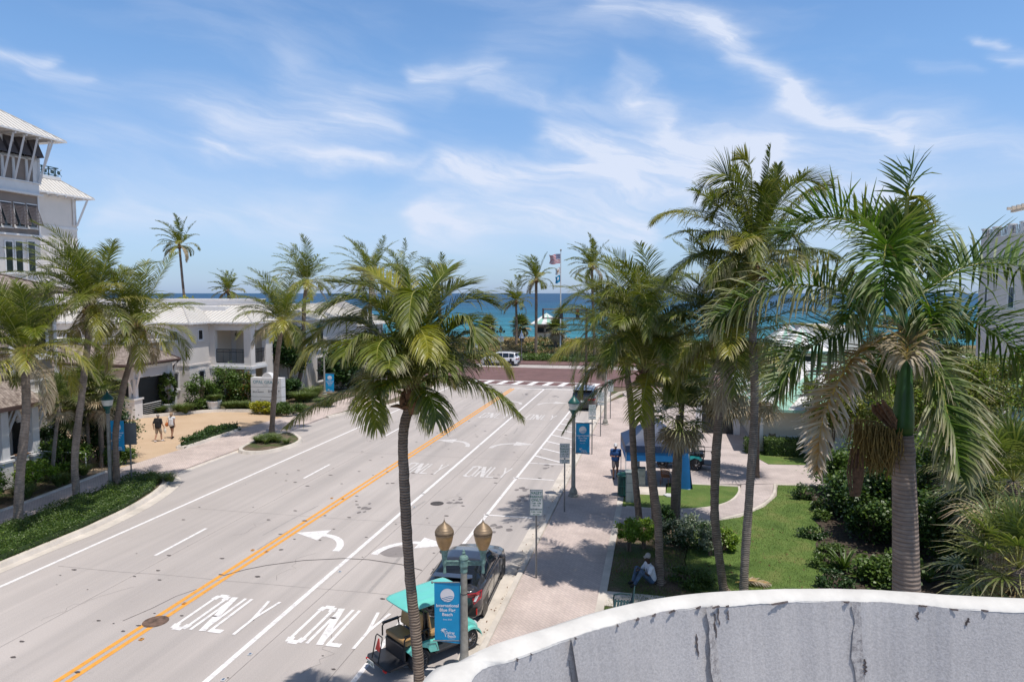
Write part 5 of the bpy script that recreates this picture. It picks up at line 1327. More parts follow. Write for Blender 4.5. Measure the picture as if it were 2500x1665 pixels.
    lt = MB(); lt.tube([(-36.2, 53.2, 6.15), (-36.2, 53.2, 5.95)], .02, 5); lt.lathe([(.05, -.1), (.12, -.05), (.1, .15), (.03, .2)], (-36.2, 53.2, 5.75), 8); bl.part(lt, 'hanging_lantern', M['black'])
    # windows on the set back end walls
    xx = PY(663, 800, 55.36)
    bl.window('y', -33.9+.0-1.0, -33.9-.55, 4.4, 5.8, 58.0, fr=.06) if False else None
    bl.window('x', 60, 60.5, 4.8, 6.2, -33.6, fr=.06); bl.window('x', 62.6, 64.0, 3.9, 6.3, -33.6, fr=.1, mull=(2, 2)); bl.window('x', 62.6, 64.0, .6, 2.9, -33.6, fr=.1, mull=(2, 2))
    # roofs
    zr = PY(447, 758, Y0+3.3).z
    hip(bl, -66.5, X0+.45, Y0-.45, 66, ZE+.02, 8.15, ridge=(-63, X0-2.9, Y0+3.2, 63))
    hip(bl, X0-3, Xc+.42, Yb-.42, 61, ZE, 8.3, ridge=(X0-1.0, Xc-3.0, Yb+3.2, 58), name='roof')
    hip(bl, X0-2, -33.2, 57.6, 72.5, ZE-.04, 8.2, ridge=(X0, -36, 60.5, 70))
    pa = MB(); pa.bx(-62, -37.6, 58.5, 60, 7.6, 8.75); pa.bx(-62.1, -37.5, 58.4, 60.1, 8.75, 8.87); pa.bx(-62, -37.9, 54.2, 58.4, 7.4, 8.2); bl.part(pa, 'roof_parapet', M['trim'])
    ra = MB(); i = -60
    x = -60.0
    while x < X0+.4: ra.box((x, Y0-.22, ZE-.16), (.1, .42, .12)); x += .6
    y = Y0
    while y < Yb-.4: ra.box((X0+.22, y, ZE-.16), (.42, .1, .12)); y += .6
    x = X0+.5
    while x < Xc+.4: ra.box((x, Yb-.2, ZE-.17), (.1, .4, .12)); x += .6
    bl.part(ra, 'rafter_tails', M['trim'])
    # lower front volume and its entrance canopy of shingles
    lo = MB(); lo.bx(-60, -40.21, 47.5, Y0-.002, 0, 5.1); lo.bx(-60, -40.1, 47.38, 47.499, 5.1, 5.4); lo.bx(-60, -40.0, 47.3, Y0-.003, 5.41, 5.62); bl.part(lo, 'front_volume', M['trim'])
    zc = 4.2; mb = MB(); A = Vector((-47.5, 42.6, zc)); B_ = Vector((-37.2, 41.8, zc)); Cc = Vector((-37.2, 47.3, zc)); r0 = Vector((-49, 46.6, 5.2)); r1 = Vector((-39.5, 46.6, 5.25))
    for tri in ((A, B_, r1, r0), (B_, Cc, r1)): mb.add(list(tri), [tuple(range(len(tri)))]); mb.add([v-Vector((0, 0, .14)) for v in tri], [tuple(range(len(tri)))])
    cr = bl.part(mb, 'canopy_roof', M['shingle'])
    g = MB(); g.tube([A, B_], .09, 4); g.tube([B_, Cc], .09, 4); g.tube([r0, r1], .07, 5); g.tube([r1, Cc+Vector((0, 0, .05))], .05, 5); g.tube([Cc+Vector((-.1, .1, 0)), Cc+Vector((-.9, .3, -.6)), Cc+Vector((-.9, .3, -3.9))], .055, 6)
    bl.part(g, 'gutter', M['gutter'], cr)
    cf = MB(); cf.bx(-47, -38.0, 43.2, 43.4, 3.0, 3.9); cf.bx(-38.1, -37.9, 43.41, 47.2, 3.1, 3.9); cf.bx(-47, -37.75, 43.05, 47.3, 3.92, 4.02); bl.part(cf, 'canopy_frieze', M['trim'])
    lv = MB()
    for i in range(6): lv.box((-37.885, 45.3, 3.16+i*.1), (.03, 2.6, .085), ry=-.5)
    for i in range(6): lv.box((-40.5, 43.18, 3.16+i*.1), (3.5, .03, .085), rx=.5)
    bl.part(lv, 'louvre_panel', M['stucco_grey'])
    for (x, y) in ((-38.2, 43.35), (-38.2, 47.1), (-42.6, 43.35)):
        p = MB(); p.bx(x-.4, x+.4, y-.4, y+.4, 0, 1.5); p.bx(x-.48, x+.48, y-.48, y+.48, 1.5, 1.62)
        for dx in (-.2, .2): p.bx(x+dx-.1, x+dx+.1, y-.14, y+.14, 1.621, 3.05)
        p.tube([(x, y-.1, 2.0), (x, y-.75, 3.9)], .085, 4); p.tube([(x+.15, y, 2.0), (x+.75, y, 3.9)], .085, 4)
        bl.part(p, 'canopy_column', M['trim'])
    dr = MB(); dr.bx(-38.25, -38.2, 43.8, 46.65, .1, 3.0); dr.bx(-47, -40.25, 47.44, 47.499, .1, 3.0); bl.part(dr, 'entrance_opening', M['dark'])
    st = MB()
    for i in range(4): st.bx(-41.5+.0, -39.2, 41.9+i*.3, 43.2, i*.15, .15+i*.15)
    bl.part(st, 'steps', M['kerb'])
    hr = MB()
    for x in (-39.2, -41.4): hr.tube([(x, 41.4, .95), (x, 42.6, 1.5), (x, 43.1, 1.55)], .035, 6); hr.tube([(x, 41.4, 0), (x, 41.4, .95)], .035, 6); hr.tube([(x, 42.5, .4), (x, 42.5, 1.5)], .035, 6)
    hr.tube([(-37.9, 43.9, 1.05), (-37.9, 46.7, 1.05)], .03, 6); hr.tube([(-37.9, 46.6, 0), (-37.9, 46.6, 1.05)], .04, 6)
    for i in range(6): hr.tube([(-37.9, 43.9, .2+i*.14), (-37.9, 46.7, .2+i*.14)], .01, 4)
    bl.part(hr, 'handrail', M['trim'])
    # planters' low white wall
hotel2()
def gable_house():
    bl = BL('white_gabled_building', 'white building with a pale metal gable roof beyond the balcony, half hidden by trees', 'building', (-38, 74, 0))
    mb = MB(); mb.bx(-45, -35.5, 76, 92-8, 0, 5.6); bl.part(mb, 'wall', M['stucco'])
    hip(bl, -46, -34.8, 75.0, 84.6, 5.6, 8.2, ridge=(-41, -40.2, 77, 83)); 
    c = MB(); c.bx(-38.9, -38.1, 77.6, 78.4, 7.0, 9.0); bl.part(c, 'vent_box', M['stucco_grey'])
    bl.window('y', -37.6, -36.7, 3.4, 4.8, 76, mull=(2, 2)); bl.window('x', 78, 79, 3.4, 4.8, -35.5, mull=(2, 2))
gable_house()
w = MB(); w.bx(-32.0, -24.6, 61.2, 61.5, 0, 1.5); w.bx(-32.1, -24.5, 61.12, 61.58, 1.5, 1.62); tag(w.build('garden_wall', M['stucco_grey']), 'low grey garden wall among shrubs behind the far left banner', 'wall')

# -- right: mint and white striped pavilion building --
def mintroof(bl, x0, x1, y0, y1, ze, zr, ridge, name='roof', nst=7):
    """striped hip roof: alternate mint and white panels"""
    mb = MB(); sm = MB(); rx0, rx1, ry0, ry1 = ridge
    A, B_, C_, D_ = (x0, y0, ze), (x1, y0, ze), (x1, y1, ze), (x0, y1, ze); a, b, c, d = (rx0, ry0, zr), (rx1, ry0, zr), (rx1, ry1, zr), (rx0, ry1, zr)
    for (p, q, r, s) in ((A, B_, b, a), (B_, C_, c, b), (C_, D_, d, c), (D_, A, a, d)):
        p, q, r, s = map(Vector, (p, q, r, s)); n = nst if (p-q).length > 3 else 5
        for i in range(n):
            t0, t1 = i/n, (i+1)/n; vs = [p.lerp(q, t0), p.lerp(q, t1), s.lerp(r, t1), s.lerp(r, t0)]
            mb.add(vs, [(0, 1, 2, 3)], i % 2); mb.add([v-Vector((0, 0, .1)) for v in vs], [(3, 2, 1, 0)], 1)
            if i: sm.tube([vs[0]+Vector((0, 0, .02)), vs[3]+Vector((0, 0, .02))], .02, 4)
    for p, q in ((A, a), (B_, b), (C_, c), (D_, d), (a, b), (b, c)): sm.tube([Vector(p)+Vector((0, 0, .03)), Vector(q)+Vector((0, 0, .03))], .06, 5)
    r_ = bl.part(mb, name, [M['trim'], M['mint']]); bl.part(sm, 'hip_caps', M['trim'], r_)
    g = MB(); g.bx(x0-.06, x1+.06, y0-.06, y0, ze-.16, ze); g.bx(x0-.06, x0, y0, y1, ze-.16, ze); g.bx(x1, x1+.06, y0, y1, ze-.16, ze); g.bx(x0, x1, y0, y1, ze-.15, ze-.105); bl.part(g, 'fascia', M['mint'], r_)
def right_b():
    bl = BL('striped_roof_building', 'cream single storey building with mint and white striped roofs, right, behind the palms', 'building', (10, 44, 0))
    Y = 41.9; X = 5.75; ze = PY(1850, 998, Y-.6).z
    mb = MB(); mb.bx(X+.1, 24, Y+.05, 60, 0, ze); bl.part(mb, 'wall', M['cream'])
    t = MB(); t.bx(X-.12, X+.28, Y-.15, Y+.25, 0, ze); t.bx(X+.28, 14, Y, Y+.04, .95, 1.1); t.bx(X+.28, 14, Y, Y+.045, 0, .94); t.bx(9.4, 9.5, Y-.01, Y+.045, 1.11, ze)
    t.bx(X-.12, X+.1, Y+.26, Y+6, 1.3, 1.42); bl.part(t, 'corner_post', M['trim'])
    su = MB(); su.lathe([(.26, 0), (.26, .04), (.18, .07), (.05, .09)], (0, 0, 0), 20); su.lathe([(.36, 0), (.36, .02)], (0, 0, 0), 12, flute=.35)
    c = PY(1885, 1070, Y); su.xf(Matrix.Translation(c) @ Matrix.Rotation(math.pi/2, 4, 'X')); bl.part(su, 'sun_ornament', M['bronze'])
    mintroof(bl, X-.6, 24.5, Y-.6, 60, ze, 4.9, (9.5, 21, 47, 55), nst=18)
    # turret
    c = MB(); c.bx(8.7, 10.9, 50.0, 52.4, ze, 5.45); bl.part(c, 'turret_wall', M['cream'])
    bl.window('y', 9.2, 10.2, 4.3, 5.1, 50.0, fr=.07)
    mintroof(bl, 8.1, 11.5, 49.4, 53.0, 5.5, 7.0, (9.75, 9.85, 51.1, 51.2), 'turret_roof', 5)
    c = MB(); c.bx(9.2, 11.4, 58.6, 61.6, 0, 5.4); bl.part(c, 'rear_wall', M['cream']); mintroof(bl, 8.9, 11.9, 58.0, 62.2, 5.45, 6.7, (10.2, 10.5, 60, 60.1), 'rear_roof', 5)
    c = MB(); c.bx(12.0, 15.5, 58, 66, 0, 6.5); c.bx(11.9, 15.6, 57.9, 66.1, 6.5, 6.65); bl.part(c, 'upper_wall', M['stucco_grey'])
    dk = MB(); dk.bx(X-2.9+.0, X-.9, 46.6, 46.7, 0, 2.4); bl.part(dk, 'shaded_doorway', M['dark']); 
    pl = MB(); pl.bx(X-3.3, X-2.92, 46.4, 46.8, 0, ze-.05); pl.bx(X-.88, X-.5, 46.4, 46.8, 0, ze-.05); pl.bx(X-3.3, X+.1, 46.35, 46.85, 2.42, 2.9); bl.part(pl, 'doorway_frame', M['trim'])
right_b()
def far_right():
    o = PD(2396, 560, 60); X0 = o.x; Y0 = o.y; zt = PD(2396, 585, 60).z
    bl = BL('white_apartment_building', 'white multi storey block with a balustraded roof terrace at the right edge', 'building', (X0+8, Y0-8, 0))
    mb = MB(); mb.bx(X0, X0+18, Y0-22, Y0, 0, zt); bl.part(mb, 'wall', M['stucco_grey'])
    fy = lambda px: PX(px, 560, X0).y
    z1 = PX(2399, 563, X0).z
    for px in (2399, 2425, 2461, 2492, 2525, 2560):
        y = fy(px); pt = MB(); pt.bx(X0+.02, X0+.45, y-.28, y+.1, zt, z1+.02); pt.bx(X0-.05, X0+.5, y-.34, y+.16, z1+.021, z1+.14); bl.part(pt, 'parapet_pier', M['trim'])
    rl = MB()
    for k in range(7): rl.bx(X0+.18, X0+.22, fy(2560), Y0-.3, zt+.08+k*(z1-zt-.15)/6, zt+.12+k*(z1-zt-.15)/6)
    y = Y0-.3; k = 0
    while y > fy(2560): rl.tube([(X0+.2, y, zt+.05), (X0+.2, y+.25*math.sin(k*1.05), z1)], .025, 4); y -= .2; k += 1
    bl.part(rl, 'railing', M['steel'])
    for px0, px1, y0, y1 in ((2462, 2478, 750, 702), (2404, 2412, 752, 700), (2462, 2480, 640, 606)):
        a = PX(px0, y0, X0); b = PX(px1, y1, X0); bl.window('w', b.y, a.y, a.z, PX(px0, y1, X0).z, X0, mull=(2, 3), fr=.14)
    pg = MB(); a = PX(2472, 510, X0+2); yv = a.y
    for k in range(9): pg.box((X0+4, yv-.2-k*.8, a.z), (5, .14, .24))
    pg.bx(X0+1.9, X0+2.1, yv-7, yv+.1, a.z-.32, a.z-.125); pg.bx(X0+6, X0+6.2, yv-7, yv+.1, a.z-.32, a.z-.125); pg.bx(X0+3, X0+3.3, yv-4, yv-3.7, zt, a.z-.125); bl.part(pg, 'roof_pergola', M['cream'])
far_right()
# -- pavilion on the beach --
def kiosk():
    c = Vector((-19.1, 116.6, 1.55)); r = thing('beach_pavilion', 'small tan beach pavilion under a mint and white striped hip roof by the sea', 'pavilion', c)
    b = MB(); b.bx(-1.7, 1.7, -1.7, 1.7, -.6, 2.5); b.build('wall', M['cream'], r)
    f = MB()
    for x in (-1.7, -.05, 1.6): f.bx(x, x+.1, -1.76, -1.701, -.6, 2.5)
    f.bx(-1.7, 1.7, -1.77, -1.701, 1.1, 1.25); f.bx(-1.9, 1.9, -2.0, -1.701, 2.1, 2.25); f.build('timber_frame', M['gutter'], r)
    g = MB(); g.bx(-1.55, -.15, -1.72, -1.701, 1.26, 2.0); g.bx(.15, 1.5, -1.72, -1.701, 1.26, 2.0); g.build('pane', M['glass'], r)
    class Q: pass
    mb = MB(); e = 2.45; z0, z1 = 2.65, 4.45; P4 = [(-e, -e), (e, -e), (e, e), (-e, e)]
    for k in range(4):
        a, b_ = P4[k], P4[(k+1) % 4]; n = 5
        for i in range(n):
            p = [a[0]+(b_[0]-a[0])*i/n, a[1]+(b_[1]-a[1])*i/n, z0]; q = [a[0]+(b_[0]-a[0])*(i+1)/n, a[1]+(b_[1]-a[1])*(i+1)/n, z0]
            mb.add([p, q, (0, 0, z1)], [(0, 1, 2)], (i % 2)); mb.add([(p[0], p[1], z0-.08), (q[0], q[1], z0-.08), (0, 0, z1-.08)], [(2, 1, 0)], 0)
    mb.build('roof', [M['trim'], M['mint']], r)
kiosk()
# ---------- street furniture ----------
def tgeo(mb, txt, x, z, size, yf, m=0, shear=0, space=1, bold=0, off=.006, sx=1.0, ang=0.0):
    """lettering on a surface facing -Y: centred on x, baseline z; yf(x,z) gives the surface"""
    vs, fs = text_geo(txt, size, shear, space, bold); ca, sa = math.cos(ang), math.sin(ang); q = []
    for a, b_ in vs:
        a *= sx; X = x+a*ca-b_*sa; Zz = z+a*sa+b_*ca; q.append((X, yf(X, Zz)-off, Zz))
    mb.add(q, fs, m)
def banner(label, base, rz, side, zt, w=.62, h=1.4, gap=.1, lettering=True):
    r = thing('street_banner', label, 'banner', (base[0], base[1], base[2]+0), rz, 'blue banners on the street lamps')
    xc = side*(gap+w/2)
    def yf(x, z):
        u = (x-xc)/w; v = (zt-z)/h
        return .018*math.sin(u*3.1+v*4.5)*(.3+v)+.01*math.sin(v*9+u*5)*v+.02*v*v
    mb = MB(); nx, nz = 12, 26
    vs = [(xc-w/2+w*i/nx, yf(xc-w/2+w*i/nx, zt-h*j/nz), zt-h*j/nz-(.05*(i/nx)**2 if j == nz else 0)*1) for j in range(nz+1) for i in range(nx+1)]
    mb.add(vs, [(j*(nx+1)+i, j*(nx+1)+i+1, (j+1)*(nx+1)+i+1, (j+1)*(nx+1)+i) for j in range(nz) for i in range(nx)])
    mb.build('cloth', M['banner'], r, smooth=True)
    rd = MB()
    for z in (zt-.01, zt-h+.03): rd.tube([(0, .0, z), (side*(gap+w+.04), .0, z)], .014, 6)
    rd.ell((side*(gap+w+.05), 0, zt-.01), (.03, .03, .03), 8, 6); rd.build('bracket_rod', M['steel'], r)
    s = w/.62; cz = zt-.33*s; R_ = .165*s; e = MB(); n = 30
    # disc with three wave lines left blue: strips between waves
    def wave(x, k): return -.045*s-k*.042*s+(.02*s*math.sin((x/R_)*2.6+.4) if True else 0)
    cols = 28
    bands = []
    def top(x): return math.sqrt(max(0, R_*R_-x*x))
    for i in range(cols):
        xa = -R_+2*R_*i/cols; xb = -R_+2*R_*(i+1)/cols
        segs = []
        for x in (xa, xb):
            t = top(x); lv = [t]
            for k in range(3): lv += [wave(x, k), wave(x, k)-.017*s]
            lv += [-t]; segs.append([max(-t, min(t, q)) for q in lv])
        for k in range(0, 8, 2):
            a1, a2 = segs[0][k], segs[0][k+1]; b1, b2 = segs[1][k], segs[1][k+1]
            if a1-a2 < 1e-4 and b1-b2 < 1e-4: continue
            e.add([(xc+x, yf(xc+x, cz+z)-.006, cz+z) for x, z in ((xa, a2), (xb, b2), (xb, b1), (xa, a1))], [(0, 1, 2, 3)])
    ring = [(R_*math.cos(2*math.pi*k/n), R_*math.sin(2*math.pi*k/n)) for k in range(n)]
    for k in range(n):
        (x0, z0), (x1, z1) = ring[k], ring[(k+1) % n]; q = .93
        e.add([(xc+x, yf(xc+x, cz+z)-.0075, cz+z) for x, z in ((x0, z0), (x1, z1), (x1*q, z1*q), (x0*q, z0*q))], [(0, 1, 2, 3)])
    e.build('emblem', M['banner_white'], r)
    if lettering:
        t = MB(); tgeo(t, 'International', xc, zt-.62*s, .107*s, yf, bold=.0022); tgeo(t, 'Blue Flag', xc, zt-.73*s, .107*s, yf, bold=.0022); tgeo(t, 'Beach', xc, zt-.84*s, .107*s, yf, bold=.0022)
        tgeo(t, 'Since 2023', xc, zt-.945*s, .05*s, yf)
        tgeo(t, 'Delray', xc+.06*s, zt-1.29*s, .10*s, yf, bold=.0015, sx=.8); tgeo(t, 'Beach', xc+.1*s, zt-1.37*s, .10*s, yf, bold=.0015, sx=.85); tgeo(t, 'FLORIDA', xc+.1*s, zt-1.41*s if h > 1.45 else zt-1.40*s, .03*s, yf, space=1.3)
        px_, pz = xc-.09*s, zt-1.19*s
        for k in range(7):
            a = .3+k*.72; l = .085*s; dx, dz = math.cos(a), math.sin(a)*.8
            t.add([(px_, yf(px_, pz)-.006, pz), (px_+dx*l*.5-dz*.014*s, yf(px_, pz)-.006, pz+dz*l*.5+dx*.014*s), (px_+dx*l, yf(px_+dx*l, pz)-.006, pz+dz*l-.015*s), (px_+dx*l*.5+dz*.01*s, yf(px_, pz)-.006, pz+dz*l*.5-dx*.01*s)], [(0, 1, 2, 3)])
        t.add([(px_-.004, yf(px_, pz)-.006, pz), (px_+.004, yf(px_, pz)-.006, pz), (px_+.055*s, yf(px_, pz)-.006, pz-.17*s), (px_+.04*s, yf(px_, pz)-.006, pz-.17*s)], [(0, 1, 2, 3)])
        t.build('lettering', M['banner_white'], r)
    return r
def twin_lamp():
    D = 15.9; pb = PD(1133, 1500, D); b = Vector((pb.x, pb.y, .13)); r = thing('street_lamp', 'near twin headed street lamp with two bronze globes and a green patina arm', 'street lamp', b, TH)
    z = lambda y: PD(1133, y, D).z-.13
    p = MB(); zt = z(1385); p.lathe([(.2, 0), (.22, .05), (.2, .3), (.14, .42), (.105, .55), (.1, .7), (.075, zt)], n=16); p.build('pole', M['pole'], r, smooth=True, angle=40)
    c = MB(); c.lathe([(.078, zt-.12), (.09, zt-.1), (.085, zt), (.10, zt+.03), (.11, zt+.05), (.10, zt+.2), (.115, zt+.22), (.1, zt+.27), (.05, zt+.31), (.03, zt+.33), (.045, zt+.36), (.03, zt+.39), (.02, zt+.4), (.028, zt+.425), (.005, zt+.45)], n=16, flute=.06)
    c.build('finial', M['patina'], r)
    a = MB(); za = zt+.12
    a.box((0, 0, za+.035), (.96, .05, .022)); a.box((0, 0, za-.05), (.96, .035, .022)); a.box((0, 0, za-.008), (.95, .016, .07))
    for k in range(30): a.box((-.46+k*.0317, -.012, za-.008), (.012, .012, .062))
    for s in (-1, 1):
        x = s*.46; a.lathe([(.035, za-.26), (.04, za-.24), (.03, za-.1), (.045, za-.05), (.06, za), (.055, za+.08), (.062, za+.1), (.075, za+.24), (.1, za+.29), (.115, za+.33)], (x, 0, 0), 16, flute=.12)
    a.build('arm', M['patina'], r)
    for s in (-1, 1):
        x = s*.46; z0 = za+.33; g = MB(); g.lathe([(.105, 0), (.125, .03), (.165, .12), (.195, .22), (.212, .3), (.215, .345)], (x, 0, z0), 24); go = g.build('lamp_globe', M['amber'], r, smooth=True, angle=50)
        t = MB(); t.lathe([(.212, .345), (.226, .35), (.226, .38), (.214, .384), (.228, .392), (.23, .42), (.222, .45), (.214, .455), (.205, .485), (.19, .505), (.182, .51), (.165, .54), (.145, .56), (.138, .565), (.11, .59), (.075, .615), (.045, .64), (.028, .665), (.012, .69), (.016, .70), (.006, .715), (.002, .78)], (x, 0, z0), 24); t.build('lamp_cap', M['bronze'], go, smooth=True, angle=60)
    q = MB()
    for zz in (z(1448), z(1572)):
        q.lathe([(.084, -.012), (.09, 0), (.084, .012)], (0, 0, zz), 12)
    q.build('banner_strap', M['black'], r)
    banner('nearest blue beach banner, hanging left of the twin headed street lamp', (b.x, b.y, .13), TH, -1, z(1420), .62, 1.48, gap=.09)
twin_lamp()
def acorn(label, base, banner_=None, h=4.7, mat='green_iron', lab_b=None, w=.63):
    b = Vector(base); r = thing('street_lamp', label, 'street lamp', b, TH, 'green acorn street lamps')
    p = MB(); p.lathe([(.24, 0), (.24, .06), (.17, .1), (.2, .2), (.15, .32), (.1, .42)], n=14); bs = p.build('base', M['pole'], r)
    p = MB(); p.lathe([(.1, .4), (.095, 1), (.075, h-1.05)], n=12); p.build('pole', M['pole'], r, smooth=True, angle=40)
    z0 = h-1.05; c = MB(); c.lathe([(.08, 0), (.11, .04), (.09, .12), (.12, .2), (.2, .32), (.215, .36), (.2, .37)], (0, 0, z0), 14); hd = c.build('lamp_holder', M[mat], r, smooth=True, angle=40)
    g = MB(); g.lathe([(.195, .371), (.235, .5), (.25, .62), (.24, .64)], (0, 0, z0), 16); g.build('lamp_globe', M['lamp_white'], hd, smooth=True, angle=50)
    t = MB(); t.lathe([(.265, .641), (.275, .66), (.265, .7), (.2, .78), (.15, .85), (.08, .9), (.06, .94), (.03, .98), (.01, 1.05)], (0, 0, z0), 16); t.build('lamp_cap', M[mat], hd, smooth=True, angle=50)
    if banner_: banner(lab_b, b, TH, banner_[0], banner_[1], w, banner_[2], gap=.1)
    return r
b2 = G(1399.5, 1211, .13); zf = lambda px, py, D: PD(px, py, D).z
acorn('green acorn street lamp on the right pavement, its globe among the palm fronds', b2, (1, zf(1420, 1027, 31.2)-.13, 1.42), lab_b='blue beach banner on the second lamp of the right pavement, left of the tent')
acorn('farther street lamp on the right pavement behind the row of valet signs', G(1477.6, 1036, .13))
bL = G(271, 1195, .13); acorn('green topped street lamp on the left pavement behind the leaning palm', bL, (1, zf(290, 1020, 32.4)-.13, 1.42), lab_b='blue beach banner on the left pavement, half hidden by the leaning palm trunk')
b4 = G(792.5, 963, .13); acorn('distant street lamp left of the road beyond the shop sign', b4, (1, zf(800, 906, 64)-.13, 1.68), lab_b='farthest blue beach banner, left of the road under the middle palm fronds', w=.78)

def sign(label, base, h, plates, rz=0.2, back=False, post='steel', name='parking_sign', cat='sign', group=None):
    b = Vector(base); r = thing(name, label, cat, b, rz, group)
    p = MB(); p.bx(-.025, .025, .004, .014, -.1, h); p.bx(-.03, -.022, -.015, .014, -.1, h); p.bx(.022, .03, -.015, .014, -.1, h); p.build('post', M[post], r)
    for (z0, z1, w, mat, lines, inkm) in plates:
        q = MB(); q.bx(-w/2, w/2, -.024, -.02, z0, z1); pl = q.build('sign_plate', M[mat], r, bevel=.001)
        if lines:
            t = MB(); e = .012
            for (a0, a1, c0, c1) in ((-w/2+.008, w/2-.008, z1-.016, z1-.008), (-w/2+.008, w/2-.008, z0+.008, z0+.016), (-w/2+.008, -w/2+.016, z0+.017, z1-.017), (w/2-.016, w/2-.008, z0+.017, z1-.017)):
                t.add([(a0, -.0265, c0), (a1, -.0265, c0), (a1, -.0265, c1), (a0, -.0265, c1)], [(0, 1, 2, 3)])
            for (s, zz, sz) in lines: tgeo(t, s, 0, zz, sz, lambda x, z: -.024, off=.003, bold=.002)
            t.build('lettering', M[inkm], pl)
        bo = MB()
        for zz in (z0+.04, z1-.04): bo.ell((0, -.028, zz), (.008, .006, .008), 6, 4)
        bo.build('bolt', M['steel'], pl)
    return r
def valet(label, px, py, h=2.95, rz=.15, group='valet parking signs along the right pavement'):
    b = G(px, py, .13)
    sign(label, b, h-.02, [(h-.64, h, .42, 'sign_white', [('VALET', h-.155, .12), ('PARKING', h-.27, .095), ('ONLY', h-.385, .12), ('7 AM - 3 PM', h-.47, .058), ('MON - FRI', h-.545, .05)], 'sign_green'),
      (h-.86, h-.67, .42, 'sign_white', [('9 AM - 10 PM', h-.755, .058), ('SAT  SUN', h-.83, .05)], 'sign_green')], rz, group=group)
valet('nearest valet parking sign with green lettering, behind the parked dark car', 1309, 1411)
valet('valet parking sign beside the kerb just left of the bannered lamp', 1378, 1249, 2.95)
valet('valet parking sign right behind the blue banner on the right pavement', 1445, 1109, 2.9)
valet('valet parking sign with small plate, next beyond the bannered lamp', 1466, 1065, 2.9)
valet('farthest valet parking sign, at the right of the far lamp pole', 1490, 1022, 2.9)
sign('grey back of a road sign facing away, at the end of the long hedge planter', G(322, 1188, .13), 3.15, [(2.05, 3.1, .62, 'sign_grey', None, None)], TH+.12, name='road_sign')

# monument sign of the shops
def monument():
    c = PD(655, 960, 55.4); r = thing('shop_sign', 'white stucco monument sign with a round top listing the hotel and shops', 'sign', (c.x, c.y, .1), 0)
    w, t, h = 2.75, .62, 2.45; z = [0, .86, 1.66, h]
    for i in range(3):
        b = MB(); b.bx(-w/2, w/2, -t/2, t/2, z[i]+(.035 if i else -.1), z[i+1]); b.build('sign_block', M['trim'], r, bevel=.01)
    s = MB(); s.bx(-w/2+.03, w/2-.03, -t/2+.03, t/2-.03, 0, h-.05); s.build('joint', M['sign_grey'], r)
    d = MB(); d.lathe([(.47, -t/2+.06), (.47, t/2-.06)], (0, 0, 0), 28); d.xf(Matrix.Translation((.05, 0, h-.06)) @ Matrix.Rotation(math.pi/2, 4, 'X')); d.build('round_top', M['trim'], r, bevel=.008)
    f = lambda x, zz: -t/2
    q = MB(); tgeo(q, 'OPAL GRAND', -.0, 1.98, .37, f, off=.012); q.build('lettering', simple('teal_sign_ink', (.05, .24, .31), .5), r)
    q = MB(); tgeo(q, 'RESORT', .0, 1.80, .10, f, space=1.5, off=.012)
    tgeo(q, 'the', -.7, 1.42, .12, f, shear=.3, off=.012); tgeo(q, 'BEACH MARKET', -.7, 1.25, .125, f, bold=.003, space=1.15, off=.012)
    for k, ch in enumerate('DRIFT'): tgeo(q, ch, .28+k*.22, 1.27, .27, f, off=.012, bold=.004)
    for k in range(5):
        pass
    tgeo(q, 'KITCHEN & BAR', .72, 1.08, .085, f, space=1.35, off=.012)
    tgeo(q, 'Tommy Fen', .0, .50, .27, f, shear=.5, space=1.05, off=.012); tgeo(q, 'Beach', .2, .22, .17, f, shear=.5, off=.012)
    q.build('lettering', simple('dark_sign_ink', (.07, .075, .09), .5), r)
monument()

# flagpole and flags
D_ = 103; fb = PD(1368, 860, D_); ft = PD(1367, 613, D_); r = thing('flagpole', 'tall white flagpole with a gold ball at the beach end of the street', 'flagpole', (fb.x, fb.y, .2))
hp = ft.z-.2; p = MB(); p.lathe([(.3, 0), (.3, .3), (.13, .32), (.12, 1), (.06, hp)], n=10); p.build('pole', M['trim'], r, smooth=True, angle=40)
p = MB(); p.ell((0, 0, hp+.12), (.14, .14, .14), 10, 8); p.build('ball', M['bronze'], r, smooth=True)
def flag(label, z0, w, h, painter, sag=.0, mats=(), name='flag'):
    rr_ = thing(name, label, 'flag', (fb.x, fb.y, z0), TH)
    nx, nz = 26, 26; grid = []
    for j in range(nz+1):
        for i in range(nx+1):
            u = i/nx; v = j/nz
            x = -.08-u*w*(1-.12*math.sin(v*3)); y = .16*math.sin(u*7+v*1.5)*u*h; z = -v*h-sag*u*h+.10*math.sin(u*6.5+v)*u*h
            grid.append((x, y, z))
    mb = MB(); fs = []; ms = []
    for j in range(nz):
        for i in range(nx): fs.append((j*(nx+1)+i, j*(nx+1)+i+1, (j+1)*(nx+1)+i+1, (j+1)*(nx+1)+i)); ms.append(painter((i+.5)/nx, (j+.5)/nz))
    mb.add(grid, fs); mb.m = ms; mb.build('cloth', [M[m] if isinstance(m, str) else m for m in mats], rr_, smooth=True)
fr_ = simple('flag_red', (.50, .025, .05), .7, var=.02); fbl = simple('flag_navy', (.03, .045, .18), .7, var=.02)
def us(u, v):
    if u < .42 and v < 7/13: return 2 if not (int(u*26) % 2 == 1 and int(v*26) % 2 == 1) else 0
    return 1 if int(v*13) % 2 == 0 else 0
flag('red white and blue striped national flag streaming left at the top of the flagpole', zf(1366, 620, D_), 1.7, 1.4, us, .12, ('cloth_white', fr_, fbl))
flag('small crumpled white flag with a pale crest under the national flag', zf(1366, 652, D_), .75, 1.0, lambda u, v: 1 if (u-.5)**2+(v-.5)**2 < .04 else 0, .25, ('cloth_white', 'tan_seat'))
